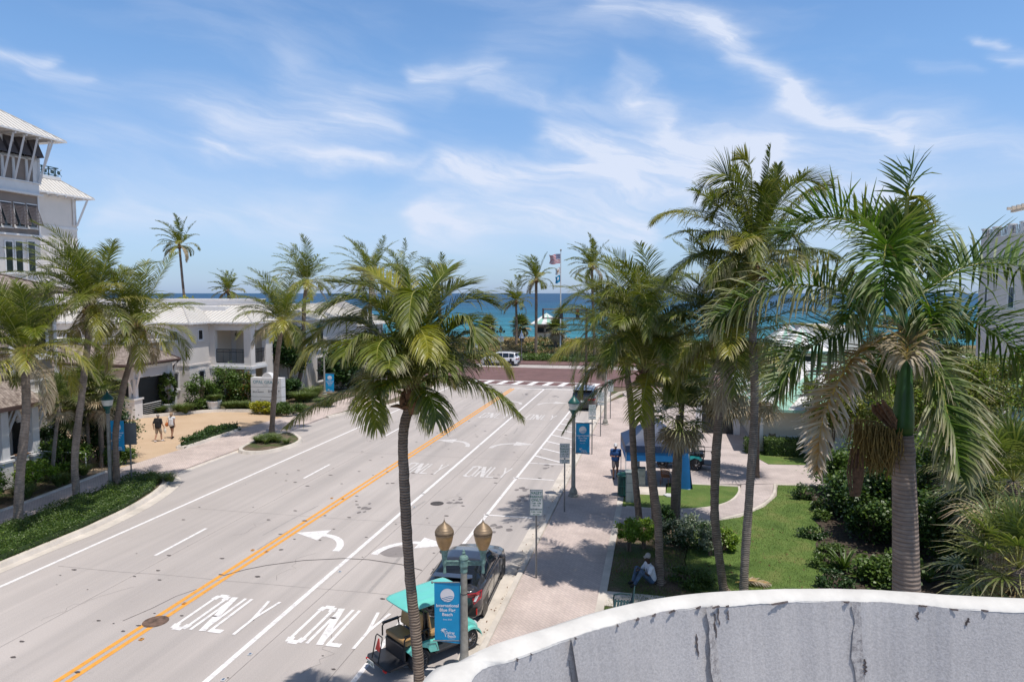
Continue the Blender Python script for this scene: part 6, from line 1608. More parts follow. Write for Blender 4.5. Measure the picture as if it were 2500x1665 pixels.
flag('small blue flag with a white round emblem, lowest on the flagpole', zf(1366, 671, D_), .75, 1.05, lambda u, v: 1 if (u-.5)**2+(v-.4)**2 < .05 else 0, .3, ('banner', 'cloth_white'))

# traffic signal mast arm
a = PD(1326, 766, 66); e = PD(1432, 766, 66); r = thing('traffic_signal', 'brown boxed mast arm over the crossing, half hidden by palm fronds', 'traffic signal', (e.x, e.y, .1), 0)
d = Vector((a.x-e.x, a.y-e.y, 0)); zt = zf(1326, 755, 66)-.1; zb_ = zf(1326, 777, 66)-.1
m = MB(); m.lathe([(.25, 0), (.25, .3), (.13, .4), (.11, zt+.1)], n=10)
m.build('pole', M['gutter'], r)
m = MB(); m.tube([Vector((0, 0, zt)), d+Vector((0, 0, zt))], .07, 6); m.tube([Vector((0, 0, zb_)), d+Vector((0, 0, zb_))], .07, 6); m.tube([d+Vector((0, 0, zb_-.08)), d+Vector((0, 0, zt+.08))], .09, 4); m.build('mast_arm', M['gutter'], r)
for k in (.58, .2):
    h_ = MB(); c = d*k+Vector((0, -.1, (zt+zb_)/2)); h_.box(c, (.34, .25, .95)); o = h_.build('signal_head', M['black'], r, bevel=.02)
    l = MB(); l.lathe([(.12, 0), (.12, .03), (.05, .05)], (0, 0, 0), 12); l.xf(Matrix.Translation(c+Vector((0, -.126, .3))) @ Matrix.Rotation(math.pi/2, 4, 'X')); l.build('red_lens', M['red_reflect'], o)

# promenade bits
def promenade(label, px, yt, yb, D, kind):
    b = PD(px, yb, D); h = PD(px, yt, D).z-b.z; r = thing('lamp_post' if kind != 'post' else 'concrete_post', label, 'lamp post' if kind != 'post' else 'post', b, TH)
    if kind == 'post':
        m = MB(); m.lathe([(.2, -.3), (.2, h-.2), (.26, h-.15), (.3, h-.1), (.2, h)], n=12); m.build('shaft', M['trim'], r)
        m = MB(); m.lathe([(.3, 0), (.5, .1), (.3, .22)], (-.3, 0, h-.1), 12); m.build('cap', M['trim'], r); return
    m = MB(); m.lathe([(.14, -.5), (.12, .2), (.06, .4), (.05, h-.7)], n=8); m.build('pole', M['steel'], r)
    if kind == 'bell':
        m = MB(); m.lathe([(.42, 0), (.36, .12), (.2, .35), (.16, .6), (.07, .75), (.03, 1.1)], (0, 0, h-1.1), 14); m.build('bell_shade', M['chrome'], r, smooth=True, angle=50)
    else:
        m = MB(); m.lathe([(.12, 0), (.28, .12), (.26, .45), (.34, .5), (.12, .75), (.04, 1.0)], (0, 0, h-1.5+.5), 12); m.tube([(-.55, 0, h-1.0), (.55, 0, h-1.0)], .05, 5)
        m.ell((-.5, 0, h-.85), (.16, .16, .2), 8, 6); m.ell((.5, 0, h-.85), (.16, .16, .2), 8, 6); m.build('lamp_head', M['iron_dark'], r)
        m = MB(); m.bx(-.42, .42, -.16, -.12, h-2.35, h-1.55); m.build('notice_board', M['sign_white'], r)
promenade('dark green lamp post with a white notice board at the dune edge', 1222.7, 795, 856, 100, 'notice')
promenade('lamp post with a silver bell shaped shade at the dune edge', 1273.4, 806, 872, 94, 'bell')
promenade('pale round concrete post left of the dune palms', 1163, 820, 862, 100, 'post')

# tent with its side panel
def tent():
    A = Vector((-1.5, 32.45, .13)); rz = .13; W = 3.0; r = thing('canopy_tent', 'navy pop up canopy tent with a blue side panel beside the pavement', 'tent', A, rz)
    ze = 2.05; zv = 1.72; rf = MB(); n = 10
    ap = Vector((W/2, W/2, 3.25)); cs = [Vector((0, 0, ze)), Vector((W, 0, ze)), Vector((W, W, ze)), Vector((0, W, ze))]
    for k in range(4):
        a, b_ = cs[k], cs[(k+1) % 4]
        for j in range(n):
            for i in range(6):
                def pt(s, t):
                    e = a.lerp(b_, s); q = e.lerp(ap, t); q.z -= .18*math.sin(math.pi*t)*(.4+.6*math.sin(math.pi*s)); q.z -= .06*math.sin(math.pi*s)*(1-t)*0; return q
                s0, s1, t0, t1 = i/6, (i+1)/6, j/n, (j+1)/n
                rf.add([pt(s0, t0), pt(s1, t0), pt(s1, t1), pt(s0, t1)], [(0, 1, 2, 3)])
    for k in range(4):
        a, b_ = cs[k], cs[(k+1) % 4]
        rf.add([a, b_, b_-Vector((0, 0, .32)), a-Vector((0, 0, .32))], [(0, 1, 2, 3)])
    rf.build('roof', M['tent'], r)
    v = MB()
    for k in (0, 2, 3):
        a, b_ = cs[k], cs[(k+1) % 4]; c = (cs[(k+2) % 4]-b_).normalized()*.03; N2 = 12
        v.add([a+c+Vector((0, 0, -.3)), b_+c+Vector((0, 0, -.3)), b_+c+Vector((0, 0, -.75)), a+c+Vector((0, 0, -.75))], [(0, 1, 2, 3)])
    v.build('valance', M['tent_blue'], r)
    s = MB(); nz = 10; vs = []
    for j in range(nz+1):
        for i in range(13): u = i/12; w_ = j/nz; vs.append((W+.02+.05*math.sin(u*9+w_*2)*w_+.12*w_*w_*(1-u), W*(.02+.96*u)-(.05*w_ if i == 0 else 0), ze-.3-(ze-.3)*w_))
    s.add(vs, [(j*13+i, j*13+i+1, (j+1)*13+i+1, (j+1)*13+i) for j in range(nz) for i in range(12)])
    vs = []
    for j in range(nz+1):
        for i in range(4): u = i/3; w_ = j/nz; vs.append((W-.02-u*.42*(1-.2*w_)+.1*w_*(1-u), .02-.03*w_-.03*math.sin(u*5), ze-.3-(ze-.3)*w_))
    s.add(vs, [(j*4+i, j*4+i+1, (j+1)*4+i+1, (j+1)*4+i) for j in range(nz) for i in range(3)])
    s.build('side_panel', M['tent_blue'], r, smooth=True)
    for c in cs:
        l = MB(); l.box((c.x+(.03 if c.x < 1 else -.03), c.y+(.03 if c.y < 1 else -.03), ze/2), (.035, .035, ze)); l.box((c.x, c.y, .01), (.12, .12, .02)); l.build('leg', M['sign_white'], r)
    return A, rz
tent()
def wicker_chair(label, p, rz):
    r = thing('wicker_chair', label, 'chair', p, rz); s = MB(); s.prism([(.22*math.cos(a*.42)*1.0, .21*math.sin(a*.42)) for a in range(15)], .43, .46); s.build('seat', M['wicker'], r)
    b = MB()
    for k in range(9):
        a = -1.1+k*.275; b.tube([(.2*math.sin(a), .2*math.cos(a)*.9, .46), (.24*math.sin(a), .22*math.cos(a)+.06, .92-.05*abs(a)**2)], .012, 5)
    for z in (.6, .7, .8, .9): b.tube([((.22+.02*z)*math.sin(a), (.2+.02*z)*math.cos(a)*.95+.05*z, z-.05*a*a) for a in [-1.15+k*.23 for k in range(11)]], .018, 5)
    b.build('backrest', M['wicker'], r)
    for x, y in ((-.18, -.16), (.18, -.16), (-.17, .18), (.17, .18)):
        l = MB(); l.tube([(x, y, .43), (x*1.2, y*1.2, 0)], .014, 6); l.build('leg', M['wicker'], r)
wicker_chair('brown wicker bistro chair under the tent beside its blue side panel', G(1350+1230/4.48, 900+1275/4.48, .13), 2.9)
def ad_stand():
    p = G(1350+900/4.48, 900+1210/4.48, .13); r = thing('display_panel', 'tall white display panel standing under the front of the tent', 'display', p, .3)
    m = MB(); m.bx(-.22, .22, -.02, .02, .05, 1.55); m.build('panel', M['sign_white'], r, bevel=.01); m = MB(); m.bx(-.26, .26, -.16, .16, 0, .05); m.build('foot', M['black'], r)
ad_stand()
# litter bin, cabinets
def bin_():
    p = G(1350+772/4.48, 900+1388/4.48, .13); r = thing('litter_bin', 'dark green slatted litter bin beside the grey cabinet', 'litter bin', p)
    m = MB()
    for k in range(24): a = k*2*math.pi/24; m.box((.27*math.cos(a), .27*math.sin(a), .5), (.012, .045, .9), rz=a)
    for z in (.08, .5, .93): m.lathe([(.262, z-.02), (.29, z-.02), (.29, z+.02), (.262, z+.02)], n=24)
    m.build('slats', M['green_iron'], r); m = MB(); m.lathe([(.24, .05), (.25, .9)], n=20); m.build('liner', M['black'], r)
    m = MB(); m.lathe([(.3, .95), (.32, .98), (.3, 1.02), (.18, 1.06), (.16, 1.03), (.15, .99)], n=24); m.build('rim', M['green_iron'], r)
bin_()
def cabinet(label, px, py, w, d, h, rz=.05):
    p = G(px, py, .135); r = thing('utility_cabinet', label, 'cabinet', (p.x, p.y+d/2, p.z), rz)
    m = MB(); m.bx(-w/2, w/2, -d/2, d/2, 0, h); m.build('body', M['utility'], r, bevel=.015)
    m = MB(); m.bx(-w/2-.02, w/2+.02, -d/2-.02, d/2+.02, h+.001, h+.05); m.build('lid', M['utility'], r, bevel=.015)
    m = MB()
    for k in range(3): m.bx(-w/2+.03, w/2-.03, -d/2-.012, -d/2-.001, .06+k*(h-.08)/3, (k+1)*(h-.08)/3+.02)
    m.build('door', M['utility'], r, bevel=.004); m = MB(); m.bx(w/2-.12, w/2-.09, -d/2-.03, -d/2-.013, h*.5, h*.62); m.build('handle', M['steel'], r)
cabinet('taller grey green metal utility cabinet behind the litter bin', 1350+856/4.48, 900+1465/4.48, .52, .5, 1.32)
cabinet('low grey utility box just right of the taller cabinet', 1350+935/4.48, 900+1280/4.48, .62, .4, .8)
cv = MB(); cv.prism([(.28*math.cos(a*math.pi/3)*1.2, .28*math.sin(a*math.pi/3)) for a in range(6)], 0, .05); c_ = cv.build('valve_cover', M['sign_white'], bevel=.01); c_.location = G(1350+1288/4.48, 900+1390/4.48, .14); tag(c_, 'white hexagonal cover plate lying in the small lawn', 'cover plate')
# bench: only its end shows above the parapet
def bench():
    p = PD(1512, 1480, 18.5); p = Vector((p.x+.1, p.y, .13)); r = thing('park_bench', 'dark green iron bench by the pavement, mostly hidden by the parapet', 'bench', p, -math.pi/2)
    o = PD(1512, 1470, 21)
    for x in (-.6, .6):
        m = MB(); m.tube([(x, -.28, .62), (x, -.3, .5), (x, -.27, 0)], .022, 6); m.tube([(x, -.27, .62), (x, -.1, .66), (x, .18, .66)], .022, 6); m.tube([(x, .18, 0), (x, .22, .5), (x, .30, .92)], .022, 6); m.tube([(x, -.28, .43), (x, .2, .43)], .02, 6); m.build('arm_frame', M['iron_dark'], r)
    s = MB()
    for k in range(6): s.box((0, -.24+k*.085, .45), (1.3, .06, .025))
    s.build('seat', M['iron_dark'], r); s = MB()
    for k in range(5): s.box((0, .215+k*.02, .52+k*.09), (1.3, .025, .06))
    s.build('backrest', M['iron_dark'], r)
bench()
# ---------- vehicles ----------
def interp(tab, x):
    if x <= tab[0][0]: return tab[0][1:]
    for a, b in zip(tab[:-1], tab[1:]):
        if x <= b[0]:
            t = (x-a[0])/(b[0]-a[0]); t = t*t*(3-2*t) if False else t
            return tuple(p+(q-p)*t for p, q in zip(a[1:], b[1:]))
    return tab[-1][1:]
def wheel(parent, x, y, r, w, side, rimm='chrome', spokes=10, dish=.02):
    """x: across, y: along; axle across"""
    root = thing('wheel', None, None, (x, y, r)); root.parent = parent
    t = MB(); t.lathe([(r*.66, -w/2), (r*.93, -w/2), (r, -w/2+.03), (r, w/2-.03), (r*.93, w/2), (r*.66, w/2)], n=28); t.xf(Matrix.Rotation(math.pi/2, 4, 'Y')); t.build('tyre', M['rubber'], root, smooth=True, angle=35)
    m = MB(); f = side*(w/2-.01)
    m.lathe([(r*.67, -.01), (r*.70, 0), (r*.67, .012), (r*.62, 0)], n=28); 
    for k in range(spokes):
        a = 2*math.pi*k/spokes; m.box((math.cos(a)*r*.36, math.sin(a)*r*.36, 0), (r*.58, r*.085, .02), rz=a)
    m.lathe([(r*.15, -.01), (r*.15, .02), (r*.08, .03)], n=12)
    m.xf(Matrix.Translation((f, 0, 0)) @ Matrix.Rotation(side*math.pi/2, 4, 'Y')); m.build('rim', M[rimm], root)
    h = MB(); h.lathe([(r*.65, -.01), (r*.65, .01)], n=20); h.xf(Matrix.Translation((side*(w/2-.06), 0, 0)) @ Matrix.Rotation(math.pi/2, 4, 'Y')); h.build('hub', M['black'], root)
def car(name, label, cat, loc, rz, L_, W, prof, paint, wr=.34, wx=(.19, .81), glass_u=(), rimm='chrome', spokes=10, suv=False):
    """prof rows: u, z_sill, z_belt, z_top(surface), half width, roof half width, z_roof. Front is +Y."""
    r = thing(name, label, cat, loc, rz); nu = 84; vs = []; NV = 0; rows = []
    tab = prof
    def sect(u):
        zs, zb, zt, hw, rw, zr = interp(tab, u); P = []
        cab = zr > zt+.04
        P += [(0, zs), (hw*.80, zs), (hw*.95, zs+.03), (hw*.99, zs+.16), (hw, (zs+zb)*.52), (hw*.995, zb-.1), (hw*.97, zb-.02), (hw*.955, zb)]
        sh = hw*.93
        if cab:
            for t in (0, .2, .4, .6, .8, .92): P.append((sh+(rw-sh)*t-.02*math.sin(t*3.1)*0+.035*math.sin(math.pi*t), zb+.01+(zr-.07-zb)*t))
            P += [(rw*.93, zr-.035), (rw*.7, zr-.008), (rw*.35, zr), (0, zr+.004)]
        else:
            for t in (0, .2, .4, .6, .8, .92): P.append((sh-(sh*.18)*t, zb+.01+(zt-zb-.01)*min(1, t*1.25)))
            P += [(sh*.72, zt+.005), (sh*.5, zt+.012), (sh*.25, zt+.018), (0, zt+.02)]
        return P
    us = [i/nu for i in range(nu+1)]; secs = [sect(u) for u in us]; n = len(secs[0]); full = []
    for u, s in zip(us, secs):
        # plan taper at the ends
        e = min(u, 1-u); k = 1 if e > .10 else (1-.16*(1-e/.10)**2)
        y = (u-.5)*L_; bow = 0
        row = []
        for j, (x, z) in enumerate(s):
            row.append((x*k, y-(.10*(x/(W/2))**2*(1 if u > .5 else -1) if e < .16 else .10*(x/(W/2))**2*(1 if u > .5 else -1)*max(0, (.22-e)/.06)), z))
        full.append(row)
    body = MB(); gl = MB(); arch = wr*1.13; axles = [(wx[0]-.5)*L_, (wx[1]-.5)*L_]
    for sgn in (1, -1):
        for i in range(nu):
            for j in range(n-1):
                q = [full[i][j], full[i+1][j], full[i+1][j+1], full[i][j+1]]; q = [(x*sgn, y, z) for x, y, z in q]
                c = Vector((sum(p[0] for p in q)/4, sum(p[1] for p in q)/4, sum(p[2] for p in q)/4)); um = (us[i]+us[i+1])/2
                if 1 <= j <= 6 and any((c.y-a)**2+(c.z-wr)**2 < (arch)**2 for a in axles): continue
                zs, zb, zt, hw, rw, zr = interp(tab, um); isg = False
                if zr > zt+.04:
                    if 8 <= j <= 12:
                        for (a, b_) in glass_u[1]: isg = isg or a < um < b_
                    if j >= 8 and j <= 16:
                        for (a, b_) in glass_u[0]: isg = isg or (a < um < b_ and j >= 11)
                (gl if isg else body).add(q, [(0, 1, 2, 3) if sgn > 0 else (3, 2, 1, 0)])
    # end caps
    for i in (0, nu):
        row = full[i]; pts = row+[(-x, y, z) for x, y, z in reversed(row[1:-1])]; body.add(pts, [tuple(range(len(pts)))])
    def merge(o):
        bm = bmesh.new(); bm.from_mesh(o.data); bmesh.ops.remove_doubles(bm, verts=bm.verts, dist=.0008); bmesh.ops.recalc_face_normals(bm, faces=bm.faces)
        for f in bm.faces: f.smooth = True
        bm.to_mesh(o.data); bm.free()
    bo = body.build('body', M[paint], r); merge(bo); bo.data.set_sharp_from_angle(angle=math.radians(38))
    go = gl.build('window_glass', M['car_glass'], r); merge(go)
    # dark wheel housings
    hs = MB()
    for a in axles:
        for s in (1, -1):
            k = len(hs.v); hs.lathe([(arch*.2, 0), (arch*1.03, 0), (arch*1.03, .28)], n=24); hs.xf(Matrix.Translation((s*(W/2-.29), a, wr)) @ Matrix.Rotation(s*math.pi/2, 4, 'Y'), k)
    hs.bx(-W*.38, W*.38, -L_*.42, L_*.42, .17, .35); hs.build('wheel_housing', M['black'], r)
    for a in axles:
        for s in (1, -1): wheel(r, s*(W/2-.13), a, wr, .225, s, rimm, spokes)
    return r, interp
def detail(r, name, mat, f, parent=None, bevel=0.0):
    m = MB(); f(m); return m.build(name, M[mat], parent or r, bevel=bevel)
# dark hatchback, u=0 rear
L1, W1 = 4.52, 1.80
P1 = [(0, .30, .80, .86, .80, .5, .86), (.015, .22, .88, .96, .86, .55, .96), (.05, .2, .93, 1.04, .89, .58, 1.04), (.07, .19, .94, 1.06, .895, .60, 1.10), (.20, .18, .95, 1.06, .90, .60, 1.30), (.33, .18, .94, 1.02, .90, .585, 1.41), (.45, .18, .93, 1.0, .90, .59, 1.43), (.56, .18, .91, .98, .90, .60, 1.36), (.60, .18, .90, .97, .90, .62, 1.30), (.735, .18, .87, .95, .90, .68, .96), (.80, .18, .84, .92, .89, .70, .92), (.92, .2, .76, .83, .86, .6, .83), (.98, .22, .66, .72, .80, .5, .72), (1, .28, .58, .62, .74, .4, .62)]
c1, _ = car('parked_car', 'dark grey hatchback with red tail lights parked at the right kerb', 'car', (-5.80, 20.2, 0), .035, L1, W1, P1, 'car_grey', .335, (.20, .80), (((.085, .30), (.575, .725)), ((.24, .41), (.425, .62))), 'steel', 10)
def c1d():
    y = -L1/2
    for s in (-1, 1):
        def tl(m):
            m.add([(s*.46, y-.03, .86), (s*.86, y+.11, .88), (s*.885, y+.16, .99), (s*.80, y+.02, 1.0), (s*.47, y-.02, .95)], [(0, 1, 2, 3, 4)])
            m.add([(s*.70, y-.02, .86), (s*.87, y+.12, .88), (s*.90, y+.2, .80), (s*.80, y+.02, .72), (s*.74, y-.02, .72)], [(0, 1, 2, 3, 4)])
            m.tube([(s*.44, y-.015, .93), (s*.80, y+.05, .99), (s*.905, y+.27, 1.0), (s*.9, y+.2, .82), (s*.74, y-.02, .71)], .022, 5)
        t = detail(c1, 'tail_light', 'tail', tl)
        detail(c1, 'clear_lens', 'tail_clear', lambda m: m.add([(s*.74, y-.04, .79), (s*.80, y-.01, .78), (s*.87, y+.10, .93), (s*.79, y-.015, .93)], [(0, 1, 2, 3)]), t)
        detail(c1, 'bumper_vent', 'black', lambda m: (m.add([(s*.52, y-.02, .34), (s*.80, y+.03, .36), (s*.84, y+.06, .60), (s*.66, y-.015, .60)], [(0, 1, 2, 3)]), m.add([(s*.52, y-.021, .34), (s*.8, y+.029, .36), (s*.78, y+.03, .33)], [(0, 1, 2)])))
        detail(c1, 'reflector', 'red_reflect', lambda m: m.box((s*.815, y+.03, .47), (.03, .03, .17)))
        detail(c1, 'wing_mirror', 'car_grey', lambda m: (m.ell((s*.99, .62, .99), (.11, .07, .075), 10, 8), m.box((s*.9, .6, .95), (.1, .04, .03))))
        detail(c1, 'door_handle', 'car_grey', lambda m: (m.box((s*.905, -.62, .82), (.03, .2, .03)), m.box((s*.908, .28, .80), (.03, .2, .03))))
        detail(c1, 'door_seam', 'black', lambda m: (m.box((s*.9045, -.22, .58), (.006, .012, .6)), m.box((s*.9045, .72, .56), (.006, .012, .6)), m.box((s*.9, 0, .23), (.02, 2.2, .05))))
        detail(c1, 'window_trim', 'black', lambda m: m.tube([(s*.87, -1.1, .965), (s*.875, -.3, .955), (s*.872, .6, .925)], .014, 5))
    detail(c1, 'spoiler', 'car_grey', lambda m: m.prism([(-.55, y+.62), (-.6, y+.42), (-.5, y+.34), (.5, y+.34), (.6, y+.42), (.55, y+.62)], 1.245, 1.275), bevel=.01)
    detail(c1, 'tail_spoiler', 'black', lambda m: m.tube([(-.68, y+.1, 1.05), (-.3, y+.045, 1.08), (.3, y+.045, 1.08), (.68, y+.1, 1.05)], .02, 5))
    detail(c1, 'bumper_trim', 'chrome', lambda m: m.tube([(-.78, y+.06, .31), (-.5, y-.02, .25), (.5, y-.02, .25), (.78, y+.06, .31)], .018, 5))
    detail(c1, 'diffuser', 'black', lambda m: m.box((0, y+.02, .27), (1.0, .08, .12)))
    detail(c1, 'number_plate', 'plate', lambda m: m.box((0, y-.025, .62), (.31, .012, .16)))
    detail(c1, 'tailgate_seam', 'black', lambda m: (m.tube([(-.7, y+.02, .68), (.7, y+.02, .68)], .006, 4)))
    detail(c1, 'antenna', 'black', lambda m: m.prism([(-.02, -.95), (.02, -.95), (.015, -.8), (-.015, -.8)], 1.415, 1.47))
    detail(c1, 'wiper', 'black', lambda m: m.tube([(0, y+.30, 1.12), (.35, y+.33, 1.14)], .01, 4))
c1d()
P2 = [(0, .36, 1.02, 1.06, .86, .6, 1.06), (.012, .28, 1.05, 1.1, .92, .70, 1.12), (.04, .26, 1.06, 1.12, .96, .74, 1.5), (.08, .25, 1.07, 1.12, .985, .75, 1.68), (.25, .25, 1.07, 1.12, .995, .76, 1.77), (.5, .25, 1.05, 1.1, .995, .75, 1.78), (.60, .25, 1.03, 1.1, .995, .73, 1.70), (.73, .25, 1.02, 1.1, .99, .74, 1.14), (.78, .25, 1.0, 1.1, .985, .75, 1.10), (.93, .27, .95, 1.03, .95, .7, 1.03), (.985, .3, .82, .9, .9, .6, .9), (1, .35, .7, .75, .84, .5, .75)]
def suv(label, loc, rz, paint='car_white', name='parked_car'):
    c, _ = car(name, label, 'car', loc, rz, 5.0, 1.99, P2, paint, .40, (.19, .80), (((.02, .075), (.615, .72)), ((.09, .24), (.255, .40), (.415, .63))), 'chrome', 10)
    y = -2.5
    for s in (-1, 1):
        detail(c, 'tail_light', 'tail', lambda m: m.add([(s*.40, y-.03, .98), (s*.88, y+.09, 1.0), (s*.97, y+.30, 1.02), (s*.97, y+.30, .92), (s*.86, y+.07, .88), (s*.4, y-.03, .9)], [(0, 1, 2, 3, 4, 5)]))
        detail(c, 'headlight', 'tail_clear', lambda m: m.box((s*.74, 2.40, .84), (.3, .12, .1), rz=-s*.4))
        detail(c, 'wing_mirror', paint, lambda m: m.ell((s*1.1, .85, 1.16), (.12, .08, .09), 10, 8))
        detail(c, 'roof_rail', 'steel', lambda m: m.tube([(s*.68, -1.9, 1.77), (s*.70, -1.7, 1.84), (s*.70, .1, 1.85), (s*.66, .3, 1.78)], .025, 5))
        detail(c, 'sill_trim', 'black_plastic', lambda m: m.box((s*.985, 0, .33), (.04, 2.3, .14)))
        detail(c, 'door_seam', 'black', lambda m: [m.box((s*1.0, yy, .7), (.006, .012, .7)) for yy in (-.75, .25, 1.15)])
    detail(c, 'bumper', 'black_plastic', lambda m: m.box((0, y+.03, .42), (1.6, .1, .22)), bevel=.03)
    detail(c, 'number_plate', 'plate', lambda m: m.box((0, y-.03, .8), (.31, .012, .16)))
    detail(c, 'spoiler', paint, lambda m: m.prism([(-.7, y+.42), (-.72, y+.1), (.72, y+.1), (.7, y+.42)], 1.66, 1.70), bevel=.01)
    return c
suv('white family car crossing on the red brick street before the dune', (-20.3, 86.9, .0), math.pi/2, name='moving_car')
suv('dark car parked by the far end of the right kerb, behind palm fronds', (-5.9, 56.5, 0), 0.0, 'car_black')

# golf carts; front +Y, origin under the middle of the wheelbase
def cart(label, loc, rz, paint, roof, seat, lifted=False):
    r = thing('golf_cart', label, 'golf cart', loc, rz); wr = .3; wb = .82 if not lifted else .86; W = .60
    detail(r, 'chassis', 'black_plastic', lambda m: (m.bx(-.5, .5, -1.2, 1.1, .28, .36), m.bx(-.58, .58, -.35, .45, .30, .37), m.bx(-.56, .56, .42, .52, .36, .42)), bevel=.02)
    # front cowl: sloping nose with dash
    def cowl(m):
        rows = [(.48, .36, .62, .58), (.55, .36, .98, .57), (.66, .40, 1.0, .56), (.8, .46, .93, .56), (1.0, .46, .80, .54), (1.18, .42, .66, .48), (1.27, .38, .52, .38)]
        vs = []
        for (y, z0, z1, w) in rows: vs += [(-w, y, z0), (-w, y, z1-.10), (-w*.86, y, z1-.02), (0, y, z1), (w*.86, y, z1-.02), (w, y, z1-.10), (w, y, z0)]
        fs = [(i*7+j, i*7+j+1, i*7+7+j+1, i*7+7+j) for i in range(len(rows)-1) for j in range(6)]+[tuple(range(7)), tuple(range(len(rows)*7-1, len(rows)*7-8, -1))]
        m.add(vs, fs)
        for s in (-1, 1):   # mudguards
            pts = [(s*.56, wb+.38*math.cos(a), .30+.40*math.sin(a)) for a in [.15+.3*k for k in range(10)]]
            b_ = len(m.v)
            for x, y, z in pts: m.v += [(x-s*.13, y, z), (x+s*.11, y, z-.01), (x+s*.11, y, z-.07)]
            for k in range(9):
                m.f += [tuple(b_+3*k+q for q in (0, 1, 4, 3)), tuple(b_+3*k+q for q in (1, 2, 5, 4))]; m.m += [0, 0]
    detail(r, 'front_cowl', paint, cowl)
    def side(m):
        for s in (-1, 1):
            m.add([(s*.585, -.22, .37), (s*.585, -.30, .68), (s*.585, -.62, .74), (s*.585, -1.05, .72), (s*.585, -1.18, .62), (s*.585, -1.12, .55), (s*.585, -1.08, .5), (s*.585, -.95, .62), (s*.585, -.75, .645), (s*.585, -.58, .56), (s*.585, -.5, .42)], [tuple(range(11))])
            m.add([(s*.585, -.30, .68), (s*.585, -.62, .74), (s*.585, -1.05, .72), (s*.585, -1.18, .62), (s*.42, -1.18, .62), (s*.42, -1.05, .74), (s*.42, -.62, .76), (s*.42, -.3, .70)], [(0, 1, 6, 7), (1, 2, 5, 6), (2, 3, 4, 5)])
            m.add([(s*.585, -.30, .68), (s*.585, -.22, .37), (s*.45, -.22, .37), (s*.45, -.30, .68)], [(0, 1, 2, 3)])
        m.bx(-.44, .44, -.32, -.26, .37, .68)
    sd = detail(r, 'rear_body', paint, side)
    detail(r, 'panel_trim', 'chrome' if not lifted else paint, lambda m: [m.tube([(s*.592, -.26, .42), (s*.592, -.34, .62), (s*.592, -.6, .67)], .008, 4) for s in (-1, 1)], sd)
    def seatf(y0, y1, yb, zb, back, nm):
        q = thing(nm, None, None, (0, 0, 0)); q.parent = r
        detail(r, 'cushion', seat, lambda m: m.bx(-.5, .5, y0, y1, .76, .89), q, .04)
        for s in (-1, 1):
            o = detail(r, 'backrest', seat, lambda m: m.bx(-.235, .235, -.05, .05, -.27, .27), q, .045); o.location = (s*.25, yb, 1.2); o.rotation_euler = (back, 0, 0)
            o2 = detail(r, 'back_shell', 'black', lambda m: m.bx(-.245, .245, -.02, .02, -.28, .28), q, .03); o2.location = (s*.25, yb-.07*(1 if back > 0 else -1), 1.2); o2.rotation_euler = (back, 0, 0)
        return q
    seatf(-.42, .10, -.46, 0, .18, 'front_seat'); seatf(-1.22, -.74, -.68, 0, -.16, 'rear_seat')
    detail(r, 'seat_frame', 'black', lambda m: (m.bx(-.5, .5, -.74, -.34, .70, .77), m.tube([(-.5, -.5, .8), (-.5, -.56, 1.5)], .016, 6), m.tube([(.5, -.5, .8), (.5, -.56, 1.5)], .016, 6), m.bx(-.48, .48, -1.2, -.76, .70, .758)))
    for s in (-1, 1):
        def rails(m):
            x = s*.54
            m.tube([(x, -1.28, .72), (x, -1.28, .98), (x, -1.22, 1.04), (x, -.8, 1.06)], .022, 6); m.tube([(x, -.8, 1.06), (x, -.76, .9), (x, -.76, .7)], .018, 6)
            m.box((x, -1.02, 1.06), (.07, .5, .05)); m.tube([(x, -.52, .95), (x, -.5, 1.06), (x, -.8, 1.06)], .018, 6)
        detail(r, 'armrest', 'black', rails)
    detail(r, 'foot_platform', 'black_plastic', lambda m: (m.prism([(-.52, -1.2), (-.56, -1.72), (-.46, -1.8), (.46, -1.8), (.56, -1.72), (.52, -1.2)], .30, .36), m.bx(-.45, .45, -1.25, -1.18, .36, .72)), bevel=.015)
    gb = detail(r, 'grab_bar', 'black', lambda m: m.tube([(-.3, -1.74, .36), (-.3, -1.62, .92), (-.27, -1.60, .97), (-.02, -1.60, .97), (.01, -1.62, .92), (.01, -1.74, .36)], .016, 6))
    if not lifted:
        detail(r, 'warning_triangle', 'red_reflect', lambda m: m.add([(-.27, -1.665, .58), (-.02, -1.665, .58), (-.125, -1.635, .9), (-.165, -1.635, .9), (-.27, -1.65, .581), (-.02, -1.65, .581), (-.125, -1.62, .9), (-.165, -1.62, .9)], [(0, 1, 2, 3), (4, 7, 6, 5), (0, 4, 5, 1), (1, 5, 6, 2), (3, 2, 6, 7), (0, 3, 7, 4)]), gb)
        pl = detail(r, 'number_plate', 'plate', lambda m: m.box((-.25, -1.815, .26), (.30, .012, .17), rx=.15))
        t = MB(); tgeo(t, 'A7K  92', -.25, .235, .075, lambda x, z: -1.826+(z-.26)*-.15*-1, off=.006, bold=.002); t.build('lettering', M['sign_green'], pl)
        for s in (-1, 1): detail(r, 'tail_light', 'red_reflect', lambda m: m.box((s*.42, -1.80, .31), (.14, .05, .05)), None, .008)
    # roof: rounded slab on posts
    zr = 1.78
